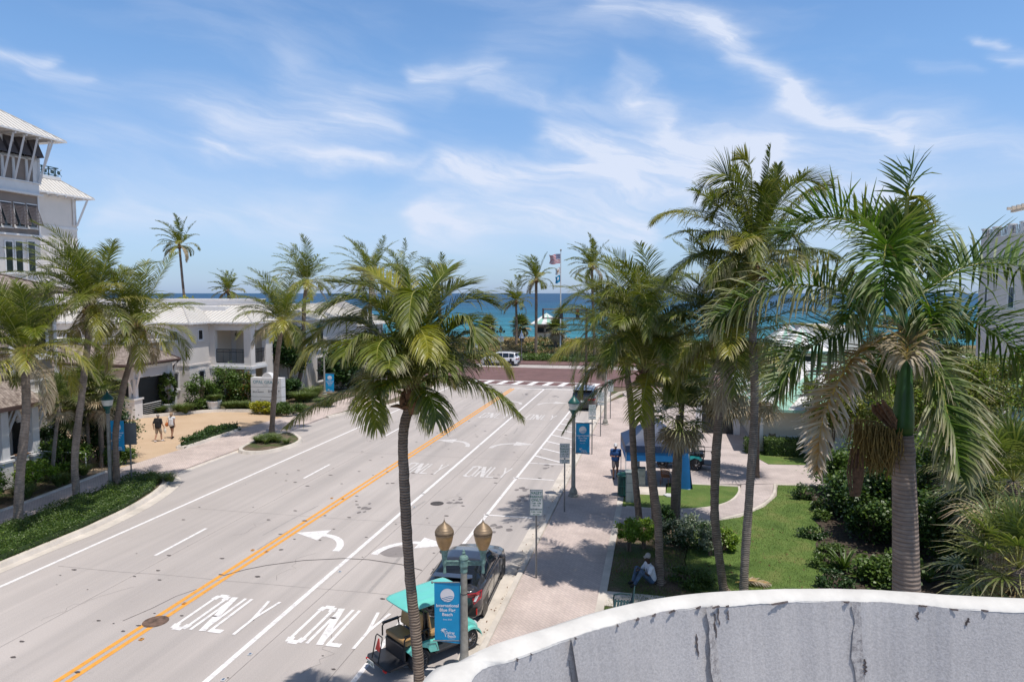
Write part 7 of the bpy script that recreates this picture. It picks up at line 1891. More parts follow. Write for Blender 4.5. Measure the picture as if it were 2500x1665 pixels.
    def rooff(m):
        nx, ny = 12, 20; vs = []
        for j in range(ny+1):
            for i in range(nx+1):
                u = -1+2*i/nx; v = -1+2*j/ny; x = .58*math.copysign(abs(u)**.85, u); yy = 0
                k = max(abs(u), abs(v)); cr = (u*u*v*v)
                x *= (1-.10*v**4*abs(u)**.5*(1)); yy = -.22+1.0*v*(1-.05*u**4)
                z = zr+.035*(1-u**4)*(1-.4*v*v)-(.06 if k > .97 else 0)+.02*math.cos(u*9)*(1-v**6)*(.5)
                vs.append((x, yy, z))
        b_ = len(vs); vs += [(x, y, z-.03) for x, y, z in vs]
        fs = []
        for j in range(ny):
            for i in range(nx):
                a = j*(nx+1)+i; fs += [(a, a+1, a+nx+2, a+nx+1), (b_+a+nx+1, b_+a+nx+2, b_+a+1, b_+a)]
        rim = [i for i in range(nx+1)]+[(j+1)*(nx+1)-1 for j in range(1, ny+1)]+[ny*(nx+1)+i for i in range(nx-1, -1, -1)]+[j*(nx+1) for j in range(ny-1, 0, -1)]
        for k in range(len(rim)): a, c = rim[k], rim[(k+1) % len(rim)]; fs.append((c, a, b_+a, b_+c))
        m.add(vs, fs)
    o = MB(); rooff(o); ro = o.build('roof', M[roof], r, smooth=True, angle=50)
    for s in (-1, 1):
        detail(r, 'roof_post', 'black', lambda m: m.tube([(s*.53, .62, .95), (s*.53, .60, 1.1), (s*.5, .40, zr)], .018, 6)); detail(r, 'roof_post', 'black', lambda m: m.tube([(s*.50, -.62, .75), (s*.50, -.66, zr)], .018, 6))
    detail(r, 'windscreen', 'car_glass', lambda m: m.add([(-.5, .595, 1.02), (.5, .595, 1.02), (.48, .56, 1.15), (-.48, .56, 1.15)], [(0, 1, 2, 3)]) if not lifted else m.add([(-.5, .6, 1.0), (.5, .6, 1.0), (.48, .44, 1.85), (-.48, .44, 1.85)], [(0, 1, 2, 3)])) if not lifted else None
    detail(r, 'steering_wheel', 'black', lambda m: (m.tube([(-.25+.17*math.cos(a*.524), .30-.06*math.sin(a*.524), 1.0+.15*math.sin(a*.524)) for a in range(13)], .014, 6, cap=False), m.tube([(-.25, .3, 1.0), (-.25, .55, .85)], .018, 6)))
    for s in (-1, 1): detail(r, 'headlight', 'tail_clear', lambda m: m.ell((s*.38, 1.16, .62), (.1, .05, .05), 8, 6)); detail(r, 'side_mirror', paint, lambda m: (m.ell((s*.66, .55, 1.12), (.08, .04, .06), 8, 6), m.tube([(s*.52, .6, 1.05), (s*.62, .56, 1.1)], .01, 4)))
    for y in (-wb, wb):
        for s in (-1, 1): wheel(r, s*(W-.1), y, wr, .2, s, 'chrome', 7 if lifted else 12)
    if lifted: detail(r, 'rear_rail', 'black', lambda m: (m.tube([(-.5, -.8, 1.05), (-.5, -1.7, 1.05), (-.5, -1.74, .36)], .016, 5), m.tube([(.5, -.8, 1.05), (.5, -1.7, 1.05), (.5, -1.74, .36)], .016, 5), m.tube([(-.5, -1.7, 1.05), (.5, -1.7, 1.05)], .016, 5)))
    return r
rw_ = G(1038, 1628, .3); 
cart('turquoise golf cart with tan seats and a red warning triangle, parked beside the twin lamp', (-5.68, 16.5, 0), math.radians(-36), 'teal', 'teal', 'tan_seat').scale = (.95,)*3
cart('lifted turquoise golf cart with black seats standing in the plaza behind the tent', (1.16, 37.1, .13), math.radians(86), 'teal2', 'black_plastic', 'black', True)

# ---------- people ----------
def blob(mb, segs):
    """tapered capsules: (p, q, r0, r1)"""
    for p, q, r0, r1 in segs:
        p, q = Vector(p), Vector(q); d = q-p; l = d.length; n = 7; pts = []; rad = []
        d = d.normalized() if l > 1e-6 else Vector((0, 0, 1))
        for k in (0, .3, .6, .85): a = math.pi/2*(1-k); pts.append(p-d*r0*math.sin(a)); rad.append(max(.001, r0*math.cos(a)))
        for k in range(n): t = k/(n-1); pts.append(p+d*l*t); rad.append(r0+(r1-r0)*t)
        for k in (.15, .4, .7, 1): a = math.pi/2*k; pts.append(q+d*r1*math.sin(a)); rad.append(max(.001, r1*math.cos(a)))
        mb.tube(pts, rad, 12)
def fuse(mb, name, mat, parent, vox=.012, sm=2):
    o = mb.build(name, mat, parent, smooth=True); m = o.modifiers.new('Remesh', 'REMESH'); m.mode = 'VOXEL'; m.voxel_size = vox; m.use_smooth_shade = True
    s = o.modifiers.new('Smooth', 'SMOOTH'); s.iterations = sm; s.factor = .5; return o
def hand(mb, w, fwd, palmn, s=1.0, curl=.6):
    """five separate fingers curled towards palmn; w = wrist, fwd = unit direction"""
    w, f, n = Vector(w), Vector(fwd).normalized(), Vector(palmn).normalized(); sd = f.cross(n).normalized()
    segs = [(w, w+f*.05*s, .024*s, .030*s), (w+f*.045*s-sd*.018*s, w+f*.085*s-sd*.022*s, .02*s, .016*s), (w+f*.045*s+sd*.018*s, w+f*.085*s+sd*.022*s, .02*s, .016*s)]
    for k, l in ((-1.5, .075), (-.5, .085), (.5, .08), (1.5, .062)):
        a = w+f*.088*s+sd*k*.0185*s; b = a+(f+n*curl*.4).normalized()*l*.5*s; c = b+(f*.6+n*curl).normalized()*l*.5*s
        segs += [(a, b, .0088*s, .008*s), (b, c, .008*s, .0065*s)]
    t0 = w+f*.03*s-sd*.028*s; t1 = t0+(f*.7-sd*.7+n*.3).normalized()*.04*s; segs += [(t0, t1, .011*s, .0095*s), (t1, t1+(f+n*.5).normalized()*.028*s, .0095*s, .0075*s)]
    blob(mb, segs)
def head(mb, c, fwd, s=1.0, up=(0, 0, 1)):
    c = Vector(c); f = Vector(fwd).normalized(); u = Vector(up).normalized(); sd = f.cross(u).normalized(); u = sd.cross(f)
    P = lambda a, b, d: c+f*a*s+sd*b*s+u*d*s
    blob(mb, [(P(-.015, 0, .03), P(.015, 0, .03), .083*s, .083*s), (P(.02, 0, -.05), P(.045, 0, -.07), .055*s, .045*s), (P(.03, 0, -.01), P(.035, 0, .0), .068*s, .066*s),
      (P(.09, 0, .012), P(.108, 0, -.015), .009*s, .014*s), (P(.075, -.02, -.052), P(.075, .02, -.052), .015*s, .015*s), (P(.07, -.035, .03), P(.07, .035, .03), .022*s, .022*s),
      (P(0, .082, 0), P(-.01, .086, .02), .014*s, .016*s), (P(0, -.082, 0), P(-.01, -.086, .02), .014*s, .016*s)])
    e = [P(.089, k*.03, .008) for k in (-1, 1)]; return e
def person(label, loc, rz, J, skin, parts, hands, head_dir, s=1.0, eyes=True):
    """J: joints; parts: list of (name, mat, segs, vox)"""
    r = thing('person', label, 'person', loc, rz); b = MB()
    for q in (('neck', 'chest', .052, .075), ('chest', 'pelvis', .12, .125), ('shL', 'shR', .07, .07), ('hipL', 'hipR', .095, .095)):
        blob(b, [(J[q[0]], J[q[1]], q[2], q[3])])
    blob(b, [(Vector(J['chest'])+Vector((-.06, 0, 0)), Vector(J['pelvis'])+Vector((-.05, 0, 0)), .105, .11), (Vector(J['chest'])+Vector((.06, 0, 0)), Vector(J['pelvis'])+Vector((.05, 0, 0)), .105, .11)])
    blob(b, [(J['neck'], J['head'], .052, .05)])
    for S in 'LR':
        blob(b, [(J['sh'+S], J['el'+S], .05, .038), (J['el'+S], J['wr'+S], .039, .024), (J['hip'+S], J['kn'+S], .085, .055), (J['kn'+S], Vector(J['kn'+S]).lerp(Vector(J['an'+S]), .4), .052, .056), (Vector(J['kn'+S]).lerp(Vector(J['an'+S]), .35), J['an'+S], .056, .033), (J['an'+S], J['to'+S], .036, .03)])
    for (w, f, n, c) in hands: hand(b, J[w], f, n, 1.0, c)
    ey = head(b, J['head'], head_dir, 1.0)
    fuse(b, 'body', M[skin], r, .0085, 2)
    if eyes:
        e = MB()
        for q in ey: e.ell(q, (.009, .009, .006), 8, 6)
        m = MB(); e.build('eye', M['black'], r)
    for (nm, mt, segs, vox) in parts:
        q = MB(); blob(q, segs); fuse(q, nm, M[mt], r, vox)
    r.scale = (s,)*3; return r
V = lambda *a: Vector(a)
def stride(J0, dz=0): return J0
# walking pose facing +Y (away), right foot forward
def walkJ(h=1.0, fw=1, lean=0.02):
    J = dict(head=(0, lean*1.5, 1.64), neck=(0, lean, 1.47), chest=(0, lean, 1.28), pelvis=(0, 0, .98), shL=(-.185, lean, 1.40), shR=(.185, lean, 1.40), hipL=(-.085, 0, .93), hipR=(.085, 0, .93))
    if fw: J.update(knL=(-.10, -.02, .51), anL=(-.10, -.20, .11), toL=(-.11, -.09, .035), knR=(.10, .14, .50), anR=(.10, .16, .08), toR=(.11, .31, .03))
    else: J.update(knL=(-.10, .13, .50), anL=(-.10, .15, .08), toL=(-.11, .30, .03), knR=(.10, -.02, .51), anR=(.10, -.20, .11), toR=(.11, -.09, .035))
    return J
def torso(J, rr=.02, slv=True):
    s = [(J['shL'], J['shR'], .092, .092), (V(*J['chest'])+V(-.07, 0, 0), V(*J['pelvis'])+V(-.06, 0, -.02), .145, .148), (V(*J['chest'])+V(.07, 0, 0), V(*J['pelvis'])+V(.06, 0, -.02), .145, .148), (V(*J['neck'])+V(0, 0, -.03), J['chest'], .07, .12)]
    if slv:
        for S in 'LR': s.append((J['sh'+S], V(*J['sh'+S]).lerp(V(*J['el'+S]), .75), .072, .062))
    return s
def shorts(J, k=.85):
    s = [(V(*J['pelvis'])+V(-.05, 0, .02), V(*J['pelvis'])+V(.05, 0, .02), .13, .13)]
    for S in 'LR': s.append((J['hip'+S], V(*J['hip'+S]).lerp(V(*J['kn'+S]), k), .105, .085))
    return s
def shoes(J): return [(V(*J['an'+S])+V(0, 0, -.03), V(*J['to'+S]), .048, .042) for S in 'LR']
# couple walking away
J = walkJ(1, 1); J.update(elL=(-.27, -.10, 1.14), wrL=(-.29, -.02, .88), elR=(.27, .04, 1.13), wrR=(.31, .16, .90))
dirc = math.atan2(0, 1)
pm = person('man in a black shirt and khaki shorts walking away across the tan driveway', G(387, 1078, .09), math.radians(2), J, 'skin', [
 ('shirt', 'cloth_black', torso(J)+[(V(0, .04, 1.1), V(0, .04, 1.0), .16, .165)], .012), ('shorts', 'cloth_khaki', shorts(J), .012), ('shoes', 'cloth_white', shoes(J), .01),
 ('hair', 'hair_grey', [(V(0, .005, 1.69), V(0, .0, 1.66), .088, .09)], .01)], [('wrL', (0, .1, -1), (1, 0, 0), .8), ('wrR', (0, .2, -1), (-1, 0, 0), .9)], (0, 1, -.1))
bg = MB(); bg.ell((.33, .2, .66), (.09, .07, .15), 12, 8, jit=.18); bg.tube([(.33, .2, .80), (.33, .2, .86)], [.04, .012], 6)
o = bg.build('shopping_bag', M['lamp_white']); o.location = pm.location; tag(o, 'thin white plastic bag in the right hand of the man in black', 'bag')
J = walkJ(1, 0); J.update(elL=(-.26, .05, 1.14), wrL=(-.27, .13, .92), elR=(.26, -.08, 1.14), wrR=(.27, -.02, .90))
pw = person('woman in a white sleeveless top and black shorts walking away beside a man', G(420, 1070, .09), math.radians(0), J, 'skin_tan', [
 ('top', 'cloth_white', torso(J, slv=False), .012), ('shorts', 'cloth_black', shorts(J, .4), .012), ('shoes', 'cloth_black', shoes(J), .01),
 ('hair', 'hair_blond', [(V(0, -.01, 1.69), V(0, -.03, 1.61), .092, .085), (V(0, -.05, 1.62), V(0, -.06, 1.55), .07, .05)], .01)], [('wrL', (0, .1, -1), (1, 0, 0), .8), ('wrR', (0, 0, -1), (-1, 0, 0), .8)], (0, 1, -.05), .95)
bg = MB(); bg.ell((-.34, -.02, .95), (.09, .17, .15), 12, 8); bg.tube([(-.34, -.14, 1.04), (-.26, -.04, 1.36), (-.18, .02, 1.48), (-.25, .06, 1.3), (-.34, .12, 1.04)], .012, 5)
o = bg.build('shoulder_bag', M['orange_bag']); o.location = pw.location; o.scale = (.95,)*3; tag(o, 'orange leather shoulder bag at the left side of the woman in white', 'bag')
# man walking towards the camera looking at his phone (local +Y is forward, turned round)
J = walkJ(1, 1, .04); J.update(head=(0, .10, 1.62), elL=(-.25, .05, 1.13), wrL=(-.10, .28, 1.16), elR=(.25, .05, 1.13), wrR=(.10, .28, 1.15))
hd = (0, 1, -.75)
pm = person('man in a blue shirt and white cap walking along the pavement looking at his phone', G(1502, 1166, .13), math.radians(188), J, 'skin_tan', [
 ('shirt', 'cloth_blue', torso(J), .012), ('shorts', 'cloth_grey', shorts(J, .8), .012), ('shoes', 'cloth_black', shoes(J), .01),
 ('cap', 'cloth_white', [(V(0, .08, 1.70), V(0, .06, 1.68), .092, .094), (V(-.05, .20, 1.66), V(.05, .20, 1.66), .03, .03), (V(0, .12, 1.68), V(0, .2, 1.66), .06, .045)], .009),
 ('bag_strap', 'cloth_black', [(V(-.13, .13, 1.42), V(-.1, .15, 1.1), .018, .018), (V(.13, .13, 1.42), V(.1, .15, 1.1), .018, .018)], .009)],
 [('wrL', (.5, .8, .1), (0, .2, 1), .9), ('wrR', (-.5, .8, .1), (0, .2, 1), .9)], hd)
ph = MB(); ph.box((0, .39, 1.22), (.075, .012, .15), rx=-.9); o = ph.build('phone', M['black'], bevel=.004); o.location = pm.location; o.rotation_euler = (0, 0, math.radians(188)); tag(o, 'dark phone held in both hands by the man in the blue shirt', 'phone')
# man sitting on the ground, knees drawn up, facing left-front
J = dict(head=(0, .03, .83), neck=(0, -.02, .66), chest=(0, -.06, .47), pelvis=(0, -.12, .14), shL=(-.18, -.03, .58), shR=(.18, -.03, .58), hipL=(-.09, -.08, .12), hipR=(.09, -.08, .12),
 knL=(-.16, .30, .48), anL=(-.13, .52, .09), toL=(-.14, .66, .04), knR=(.20, .30, .46), anR=(.12, .46, .09), toR=(.12, .61, .04), elL=(-.27, .12, .40), wrL=(-.12, .33, .53), elR=(.28, .10, .36), wrR=(.13, .30, .50))
pans = [(V(-.05, -.12, .16), V(.05, -.12, .16), .13, .13)]
for S in 'LR': pans += [(J['hip'+S], J['kn'+S], .105, .078), (J['kn'+S], V(*J['an'+S])+V(0, 0, .03), .076, .055)]
sp = G(1582, 1424, .13)
person('man in white shirt, jeans and pale cap sitting against a palm trunk', sp, math.radians(118), J, 'skin_dark', [
 ('shirt', 'cloth_white', [(J['shL'], J['shR'], .085, .085), (V(-.07, -.06, .47), V(-.06, -.12, .2), .13, .14), (V(.07, -.06, .47), V(.06, -.12, .2), .13, .14), (V(0, -.03, .62), J['chest'], .07, .12)]+[(J['sh'+S], V(*J['sh'+S]).lerp(V(*J['el'+S]), .75), .072, .065) for S in 'LR'], .012),
 ('jeans', 'denim', pans, .012), ('shoes', 'cloth_black', shoes(J), .01),
 ('cap', 'hair_grey', [(V(0, .02, .90), V(0, .01, .92), .095, .092), (V(-.04, .12, .88), V(.04, .12, .88), .03, .03), (V(0, .05, .89), V(0, .12, .88), .06, .045)], .009)],
 [('wrL', (.6, .6, -.2), (0, -.3, -1), .7), ('wrR', (-.6, .6, -.2), (0, -.3, -1), .7)], (.1, 1, -.55))
# ---------- the curved roof parapet the picture is taken over ----------
def parapet():
    ZT = 7.4; RUN = .16; DROP = 1.0; k7 = lambda L_: [(1000+x/1.57, 1350+y/1.57) for x, y in L_]
    outer = k7([(40,490),(150,430),(300,355),(500,290),(700,225),(900,178),(1100,150),(1300,138),(1500,133),(1700,135),(1900,145),(2100,158),(2354,170),(2700,192)])
    inner = k7([(230,490),(400,400),(600,325),(760,275),(900,232),(1100,200),(1300,185),(1500,178),(1700,176),(1900,188),(2100,204),(2354,218),(2700,240)])
    def onz(p, z): d, _ = ray(*p); t = (z-CH)/d.z; return Vector((d.x*t, d.y*t, z))
    O = [onz(p, ZT) for p in outer]; I = [onz(p, ZT) for p in inner]
    O = [Vector((-1.15, -4, ZT)), Vector((-1.2, 0, ZT)), Vector((-1.2, 2.0, ZT))]+O; I = [Vector((-.95, -4, ZT)), Vector((-.98, 0, ZT)), Vector((-.93, 2.0, ZT))]+I
    O = crom(O, 260); I = crom(I, 260)
    rng = random.Random(5); base = Vector((3, 0, 0)); r = thing('roof_parapet', 'curved white topped roof parapet with a peeling grey inner face, across the lower right foreground', 'parapet', base)
    n = len(O); vs = []; fs = []; edge = []
    for i in range(n):
        o, q = O[i], I[i]; d = (q-o); d.z = 0; wd = d.length; d.normalize(); j = .006*math.sin(i*.43)+.006*math.sin(i*.17+1)+rng.uniform(-.005, .005)
        q = o+d*(wd+j); edge.append((q.copy(), d.copy()))
        prof = [(o+d*.004, -1.0), (o+d*.003, -.05), (o+d*.006, -.018), (o+d*.016, 0), (o.lerp(q, .3), .018), (o.lerp(q, .7), .014), (q, -.006), (q+d*.006, -.018)]
        for p, z in prof: vs.append(Vector((p.x, p.y, ZT+z))-base)
    m = len(vs)//n
    for i in range(n-1):
        for k in range(m-1): a = i*m+k; fs.append((a, a+1, a+m+1, a+m))
    mb = MB(); mb.add(vs, fs); mb.build('white_coping', M['white_paint'], r, smooth=True, angle=50)
    # outer wall down to the street
    mb = MB(); vs = []
    for i in range(n):
        d = edge[i][1]; p = O[i]+d*.02-base; vs += [Vector((p.x, p.y, 0)), Vector((p.x, p.y, ZT-.05))]
    mb.add(vs, [(2*i, 2*i+2, 2*i+3, 2*i+1) for i in range(n-1)]); mb.build('outer_wall', M['stucco'], r, smooth=True)
    # grey membrane: canted inner face, then flat roof
    m_, nt, b = newmat('grey_roof_membrane'); v = coords(nt)
    n1 = noise(nt, v, 1.1, 5); n2 = noise(nt, v, 70, 3, .7); n3 = noise(nt, v, 3.5, 9, .7)
    col = ramp(nt, n1, [(.3, (.42, .40, .395)), (.7, (.475, .455, .45))]).outputs['Color']
    col = mixc(nt, 1.0, col, ramp(nt, n2, [(.3, (.80,)*3), (.65, (1.12,)*3)]).outputs['Color'], 'MULTIPLY')
    col = mixc(nt, ramp(nt, n3, [(.66, (0, 0, 0)), (.78, (.3,)*3)]).outputs['Color'], col, (.22, .2, .21))
    L(nt, col, b.inputs['Base Color']); b.inputs['Roughness'].default_value = .9; bump(nt, b, n2, .5, .006)
    mb = MB(); vs = []; K2 = 10
    for i in range(n):
        q, d = edge[i]
        for k in range(K2+1):
            t = k/K2; wv = .004*math.sin(i*.07+k*.3); p = q+d*(.004+RUN*t+wv*.8); wv = 0
            vs.append(Vector((p.x, p.y, ZT-.010-DROP*t+wv))-base)
    mb.add(vs, [(i*(K2+1)+k, i*(K2+1)+k+1, (i+1)*(K2+1)+k+1, (i+1)*(K2+1)+k) for i in range(n-1) for k in range(K2)])
    mb.build('inner_face', m_, r, smooth=True)
    mb = MB(); mb.add([Vector((p.x+d.x*RUN*.98, p.y+d.y*RUN*.98, ZT-DROP))-base for p, d in edge]+[Vector((9, -4, ZT-DROP))-base], [tuple(range(n+1))]); mb.build('roof_deck', m_, r)
    # seams and torn edge
    dk, nt, b = newmat('weathered_seam'); v = coords(nt); n1 = noise(nt, v, 30, 6, .8)
    L(nt, ramp(nt, n1, [(.45, (.44, .42, .41)), (.55, (.30, .28, .28)), (.62, (.2, .19, .19))]).outputs['Color'], b.inputs['Base Color']); b.inputs['Roughness'].default_value = .95; bump(nt, b, n1, .8, .01)
    def near(px):
        best = min(range(n), key=lambda i: abs(_px(edge[i][0])-px) if edge[i][0].y > 1 else 1e9); return best
    def _px(p):
        q = Vector((p.x, p.y, p.z-CH)); f = Vector((-math.sin(TH)*math.cos(PT), math.cos(TH)*math.cos(PT), -math.sin(PT))); rt = Vector((math.cos(TH), math.sin(TH), 0)); return 1250+F*q.dot(rt)/max(.1, q.dot(f))
    for px, w in ((1388, .055), (1735, .05), (2095, .05)):
        i = near(px); q, d = edge[i]; s = Vector((-d.y, d.x, 0)); mb = MB(); vs = []
        for k in range(24):
            t = k/23; c = q+d*(.010+RUN*t)+s*(.012*math.sin(k*.6)+rng.uniform(-.004, .004)); z = ZT-.010-DROP*t
            ww = w*(1+rng.uniform(-.15, .15)); vs += [Vector((c.x+s.x*ww, c.y+s.y*ww, z))-base, Vector((c.x-s.x*ww, c.y-s.y*ww, z))-base]
        mb.add(vs, [(2*k, 2*k+1, 2*k+3, 2*k+2) for k in range(23)]); mb.build('seam', dk, r)
    cm = simple('torn_dark_edge', (.07, .055, .055), .9, var=.4, vs=40)
    for (x, l) in ((1745, .10), (1700, .05), (1905, .14), (1400, .03), (1640, .10), (1590, .05), (1550, .06), (1500, .04), (1255, .05), (1295, .03), (2250, .05), (2330, .05), (2060, .04), (2400, .04), (1770, .03)):
        i = near(x); q, d = edge[i]; s = Vector((-d.y, d.x, 0)); pts = []
        for a in range(12):
            t = a/11; pts.append(q+s*l*(t-.5)+d*(.008+rng.uniform(0, .003)))
        lo = [p+d*(.004+.022*math.sin(math.pi*k/11)*rng.uniform(.4, 1.3)*.5) for k, p in enumerate(pts)]
        vs = [Vector((p.x, p.y, ZT-.008))-base for p in pts]+[Vector((p.x, p.y, ZT-.016))-base for p in lo]
        mb = MB(); mb.add(vs, [(k, k+1, 13+k, 12+k) for k in range(11)]); mb.build('torn_edge', cm, r)
    for (x, t0, t1) in ((1745, .02, .12), (1740, .05, .2), (1690, .16, .3), (1770, .03, .09), (1725, .35, .5), (1375, .12, .3), (2360, .05, .1), (2100, .35, .45), (2240, .04, .09)):
        i = near(x); q, d = edge[i]; s = Vector((-d.y, d.x, 0)); vs = []; K3 = 9
        for k in range(K3):
            t = t0+(t1-t0)*k/(K3-1); c = q+d*(.004+.0+RUN*t)+s*rng.uniform(-.008, .008); w = .004+.008*math.sin(math.pi*k/(K3-1))*rng.random(); z = ZT-.010-DROP*t; c = c+d*.007
            vs += [Vector((c.x+s.x*w, c.y+s.y*w, z))-base, Vector((c.x-s.x*w, c.y-s.y*w, z))-base]
        mb = MB(); mb.add(vs, [(2*k, 2*k+1, 2*k+3, 2*k+2) for k in range(K3-1)]); mb.build('scrape', cm, r)
parapet()

# ---------- plants, left side ----------
groundcover('planter_hedge', 'low clipped green hedge filling the long kerbed planter, lower left', [(-22.3, 8), (-22.28, 22.3), (-22.55, 24.9), (-23.2, 27.2), (-24.0, 28.6), (-25.1, 29.2), (-25.45, 28.6), (-25.2, 26.3), (-25.0, 23.8), (-25.25, 8)], .1, .52, 60000, .042, 'hedge', 1, mix=(.05, 'bush_lime'))
tuft('dark tufted lilyturf at the tip of the long hedge planter', (-24.2, 28.9, .13), .25, .55, 120, k=9, spread=.75, seed=3, w=.012)
tuft('mound of green ribbon grass in the small kerbed island', (-23.4, 38.0, .14), .3, .65, 110, k=16, spread=1.05, seed=8, w=.016)
groundcover('low_shrubs', 'low dark shrubs in the narrow planter on the driveway', [(-28.2, 35.6), (-27.85, 35.7), (-27.95, 41), (-28.5, 41.1), (-28.65, 38)], .15, .6, 5200, .07, 'bush_dark', 4, mix=(.3, 'bush'))
g3 = lambda x, y: G(x/3.136, 900+y/3.136, .12)
bush('bright green rounded shrub at the foot of the clapboard porch, left edge', (-29.6, 24.4, .1), (.95, .9, .75), 5200, .075, 'bush', 5, mix=(1, .25, 'bush_lime'))
bush('yellow green shrub beside the knobbly palm trunk near the porch', (-29.2, 26.6, .1), (.8, .8, .7), 4200, .07, 'bush_lime', 6)
bush('large leaved green shrub between the porch and the pale palmetto stem', (-30.0, 29.0, .1), (1.2, 1.1, 1.0), 6200, .085, 'bush', 7, mix=(1, .2, 'bush_lime'))
bush('tall dark shrub mass behind the street lamp by the tan driveway', (-30.6, 32.4, .1), (1.7, 1.5, 1.7), 13000, .085, 'bush_dark', 8, clumps=40)
bush('lower olive shrub in front of the dark mass at the driveway edge', (-29.0, 31.4, .1), (.9, .9, .55), 4200, .07, 'bush', 9)
bush('dark green shrub at the porch steps behind the palmetto', (-31.2, 30.0, .1), (1.0, 1.1, 1.35), 6500, .08, 'bush_dark', 10)
for i, (x, y, t_) in enumerate(((-28.35, 21.2, 'pale grass clump nearest the left picture edge'), (-28.2, 23.2, 'grass clump left of the knobbly palm base'), (-28.4, 25.4, 'grass clump right of the knobbly palm base'), (-28.6, 27.3, 'wide grass clump at the foot of the pale palmetto stem'), (-28.9, 28.9, 'green grass clump nearest the dark shrub mass'))):
    tuft(t_, (x, y, .1), .3, .85, 170, k=3, spread=.35, seed=20+i, w=.013, group='grass clumps along the left pavement')
sabal('slender pale stemmed palmetto with bright fan leaves by the porch', [(126, 1168), (136, 1060), (147, 985)], 33.5, .085, zb=.1, nf=18, skirt=5, pl=.7, rl=.72, seed=2, n=22, w=.05, name='palmetto', bark='trunk_grey', emin=-20)
def palmetto(label, p, hs, seed, nf=26, rl=.8, pl=.9, dry=3):
    r = thing('palmetto', label, 'palmetto', p); st = MB(); cb = LB(); rng = random.Random(seed)
    for k, h in enumerate(hs):
        x, y = rng.uniform(-.7, .7)*(k > 0), rng.uniform(-.5, .5)*(k > 0); st.tube([(x, y, 0), (x*1.1, y, h*.6), (x*1.2, y, h)], [.1, .085, .08], 8)
        fan_crown(cb, (x*1.2, y, h), pl, rl, nf, dry, seed+k, 20, .055, -35, .5)
    st.build('stems', M['trunk'], r); cb.build('crown', FAN_M(), r)
palmetto('big clump of bright fan palmettos hiding the hotel entrance, left', (PD(215, 1060, 36).x, PD(215, 1060, 36).y, .1), (4.3, 3.5, 4.9, 2.9, 3.9), 5)
palmetto('shorter fan palmetto clump left of the leaning palm trunk', (PD(160, 1100, 37).x, PD(160, 1100, 37).y, .1), (3.0, 3.8), 15)
# behind the driveway kerb
zr4 = lambda x, y, z=.14: G(350+x/3.484, 650+y/3.484, z)
def pot(label, p, r0, h, flut=.04):
    o = MB(); o.lathe([(r0*.78, 0), (r0*.8, .04), (r0, h-.12), (r0*1.08, h-.08), (r0*1.08, h), (r0*.94, h), (r0*.9, h-.06)], n=28, flute=flut); o = o.build('planter_pot', M['trim']); o.location = p
    return tag(o, label, 'planter pot')
pp = zr4(212, 1232); pot('square shouldered white pot holding the clipped topiary', pp, .42, .62, 0)
bush('clipped egg shaped topiary bush in a white pot by the hotel wall', pp+Vector((0, 0, .55)), (.62, .62, 1.25), 7000, .07, 'hedge', 31, clumps=90, shell=.88, cr=.12, name='topiary', trunk=.1, stems=1)
pp = zr4(603, 1222); pot('round fluted white pot with grass in front of the large shrubs', pp, .55, .75)
tuft('arching grass growing in the round fluted white pot', pp+Vector((0, 0, .7)), .3, .8, 220, k=4, spread=.2, seed=33, w=.02)
for i, (x, y, t_, h) in enumerate(((90, 1250, 'long grass clump left of the topiary pot', .85), (150, 1240, 'small grass clump against the topiary pot', .7), (340, 1245, 'tall arching grass clump right of the topiary pot', 1.15), (760, 1222, 'broad arching grass clump left of the shop sign', 1.0), (880, 1215, 'grass clump at the left foot of the shop sign', 1.0))):
    tuft(t_, zr4(x, y), .35, h, 220, k=4, spread=.5, seed=40+i, w=.02, group='grass clumps behind the driveway kerb')
bush('tall leafy shrub against the balcony wall, left of the white pot', zr4(500, 1215), (1.15, 1.0, 1.35), 7000, .10, 'bush', 51, clumps=34)
bush('tall pointed leafy shrub in front of the lower balcony', zr4(650, 1190)+Vector((0, .8, 0)), (1.25, 1.0, 1.6), 7500, .10, 'bush', 52, clumps=36)
bush('leafy shrub with reddening leaves beside the shop sign', zr4(800, 1180)+Vector((0, .6, 0)), (1.1, 1.0, 1.45), 7000, .10, 'bush', 53, mix=(1, .45, 'bush_red'), clumps=34)
bush('low yellow flowering shrub at the foot of the shop sign', zr4(1000, 1252)+Vector((0, .3, 0)), (1.15, .6, .45), 4200, .09, 'bush_yellow', 54)
bush('low green hedge mound right of the shop sign', zr4(1200, 1265)+Vector((0, .4, 0)), (1.35, .8, .5), 5200, .08, 'hedge', 55)
for i, (px, py, D, h) in enumerate(((735, 985, 58, 1.3), (760, 975, 60, 1.5), (790, 1000, 56, .9))):
    p = PD(px, py, D); p.z = .12; tuft(('large arching grass right of the shop sign', 'farther arching grass by the leaning palm foot', 'bright short grass on the verge below the far banner')[i], p, .5, h, 260, k=5, spread=.6, seed=60+i, w=.026)
def at(px, D, z=.1): p = PD(px, 900, D); return Vector((p.x, p.y, z))
bush('dark broadleaf tree at the hotel end wall behind the shop sign', at(708, 63), (1.5, 1.4, 1.9), 9000, .16, 'bush_dark', 71, name='broadleaf_tree', cat='tree', trunk=2.4, stems=3, clumps=34)
bush('dark shrub at the foot of the hotel end wall right of the sign', at(700, 60), (1.2, 1.0, .95), 5000, .13, 'bush_dark', 72)
bush('dark green tree behind the middle palm near the low grey wall', at(850, 66), (2.2, 2.0, 2.2), 9000, .2, 'bush_dark', 73, name='broadleaf_tree', cat='tree', trunk=.6, stems=4, clumps=34)
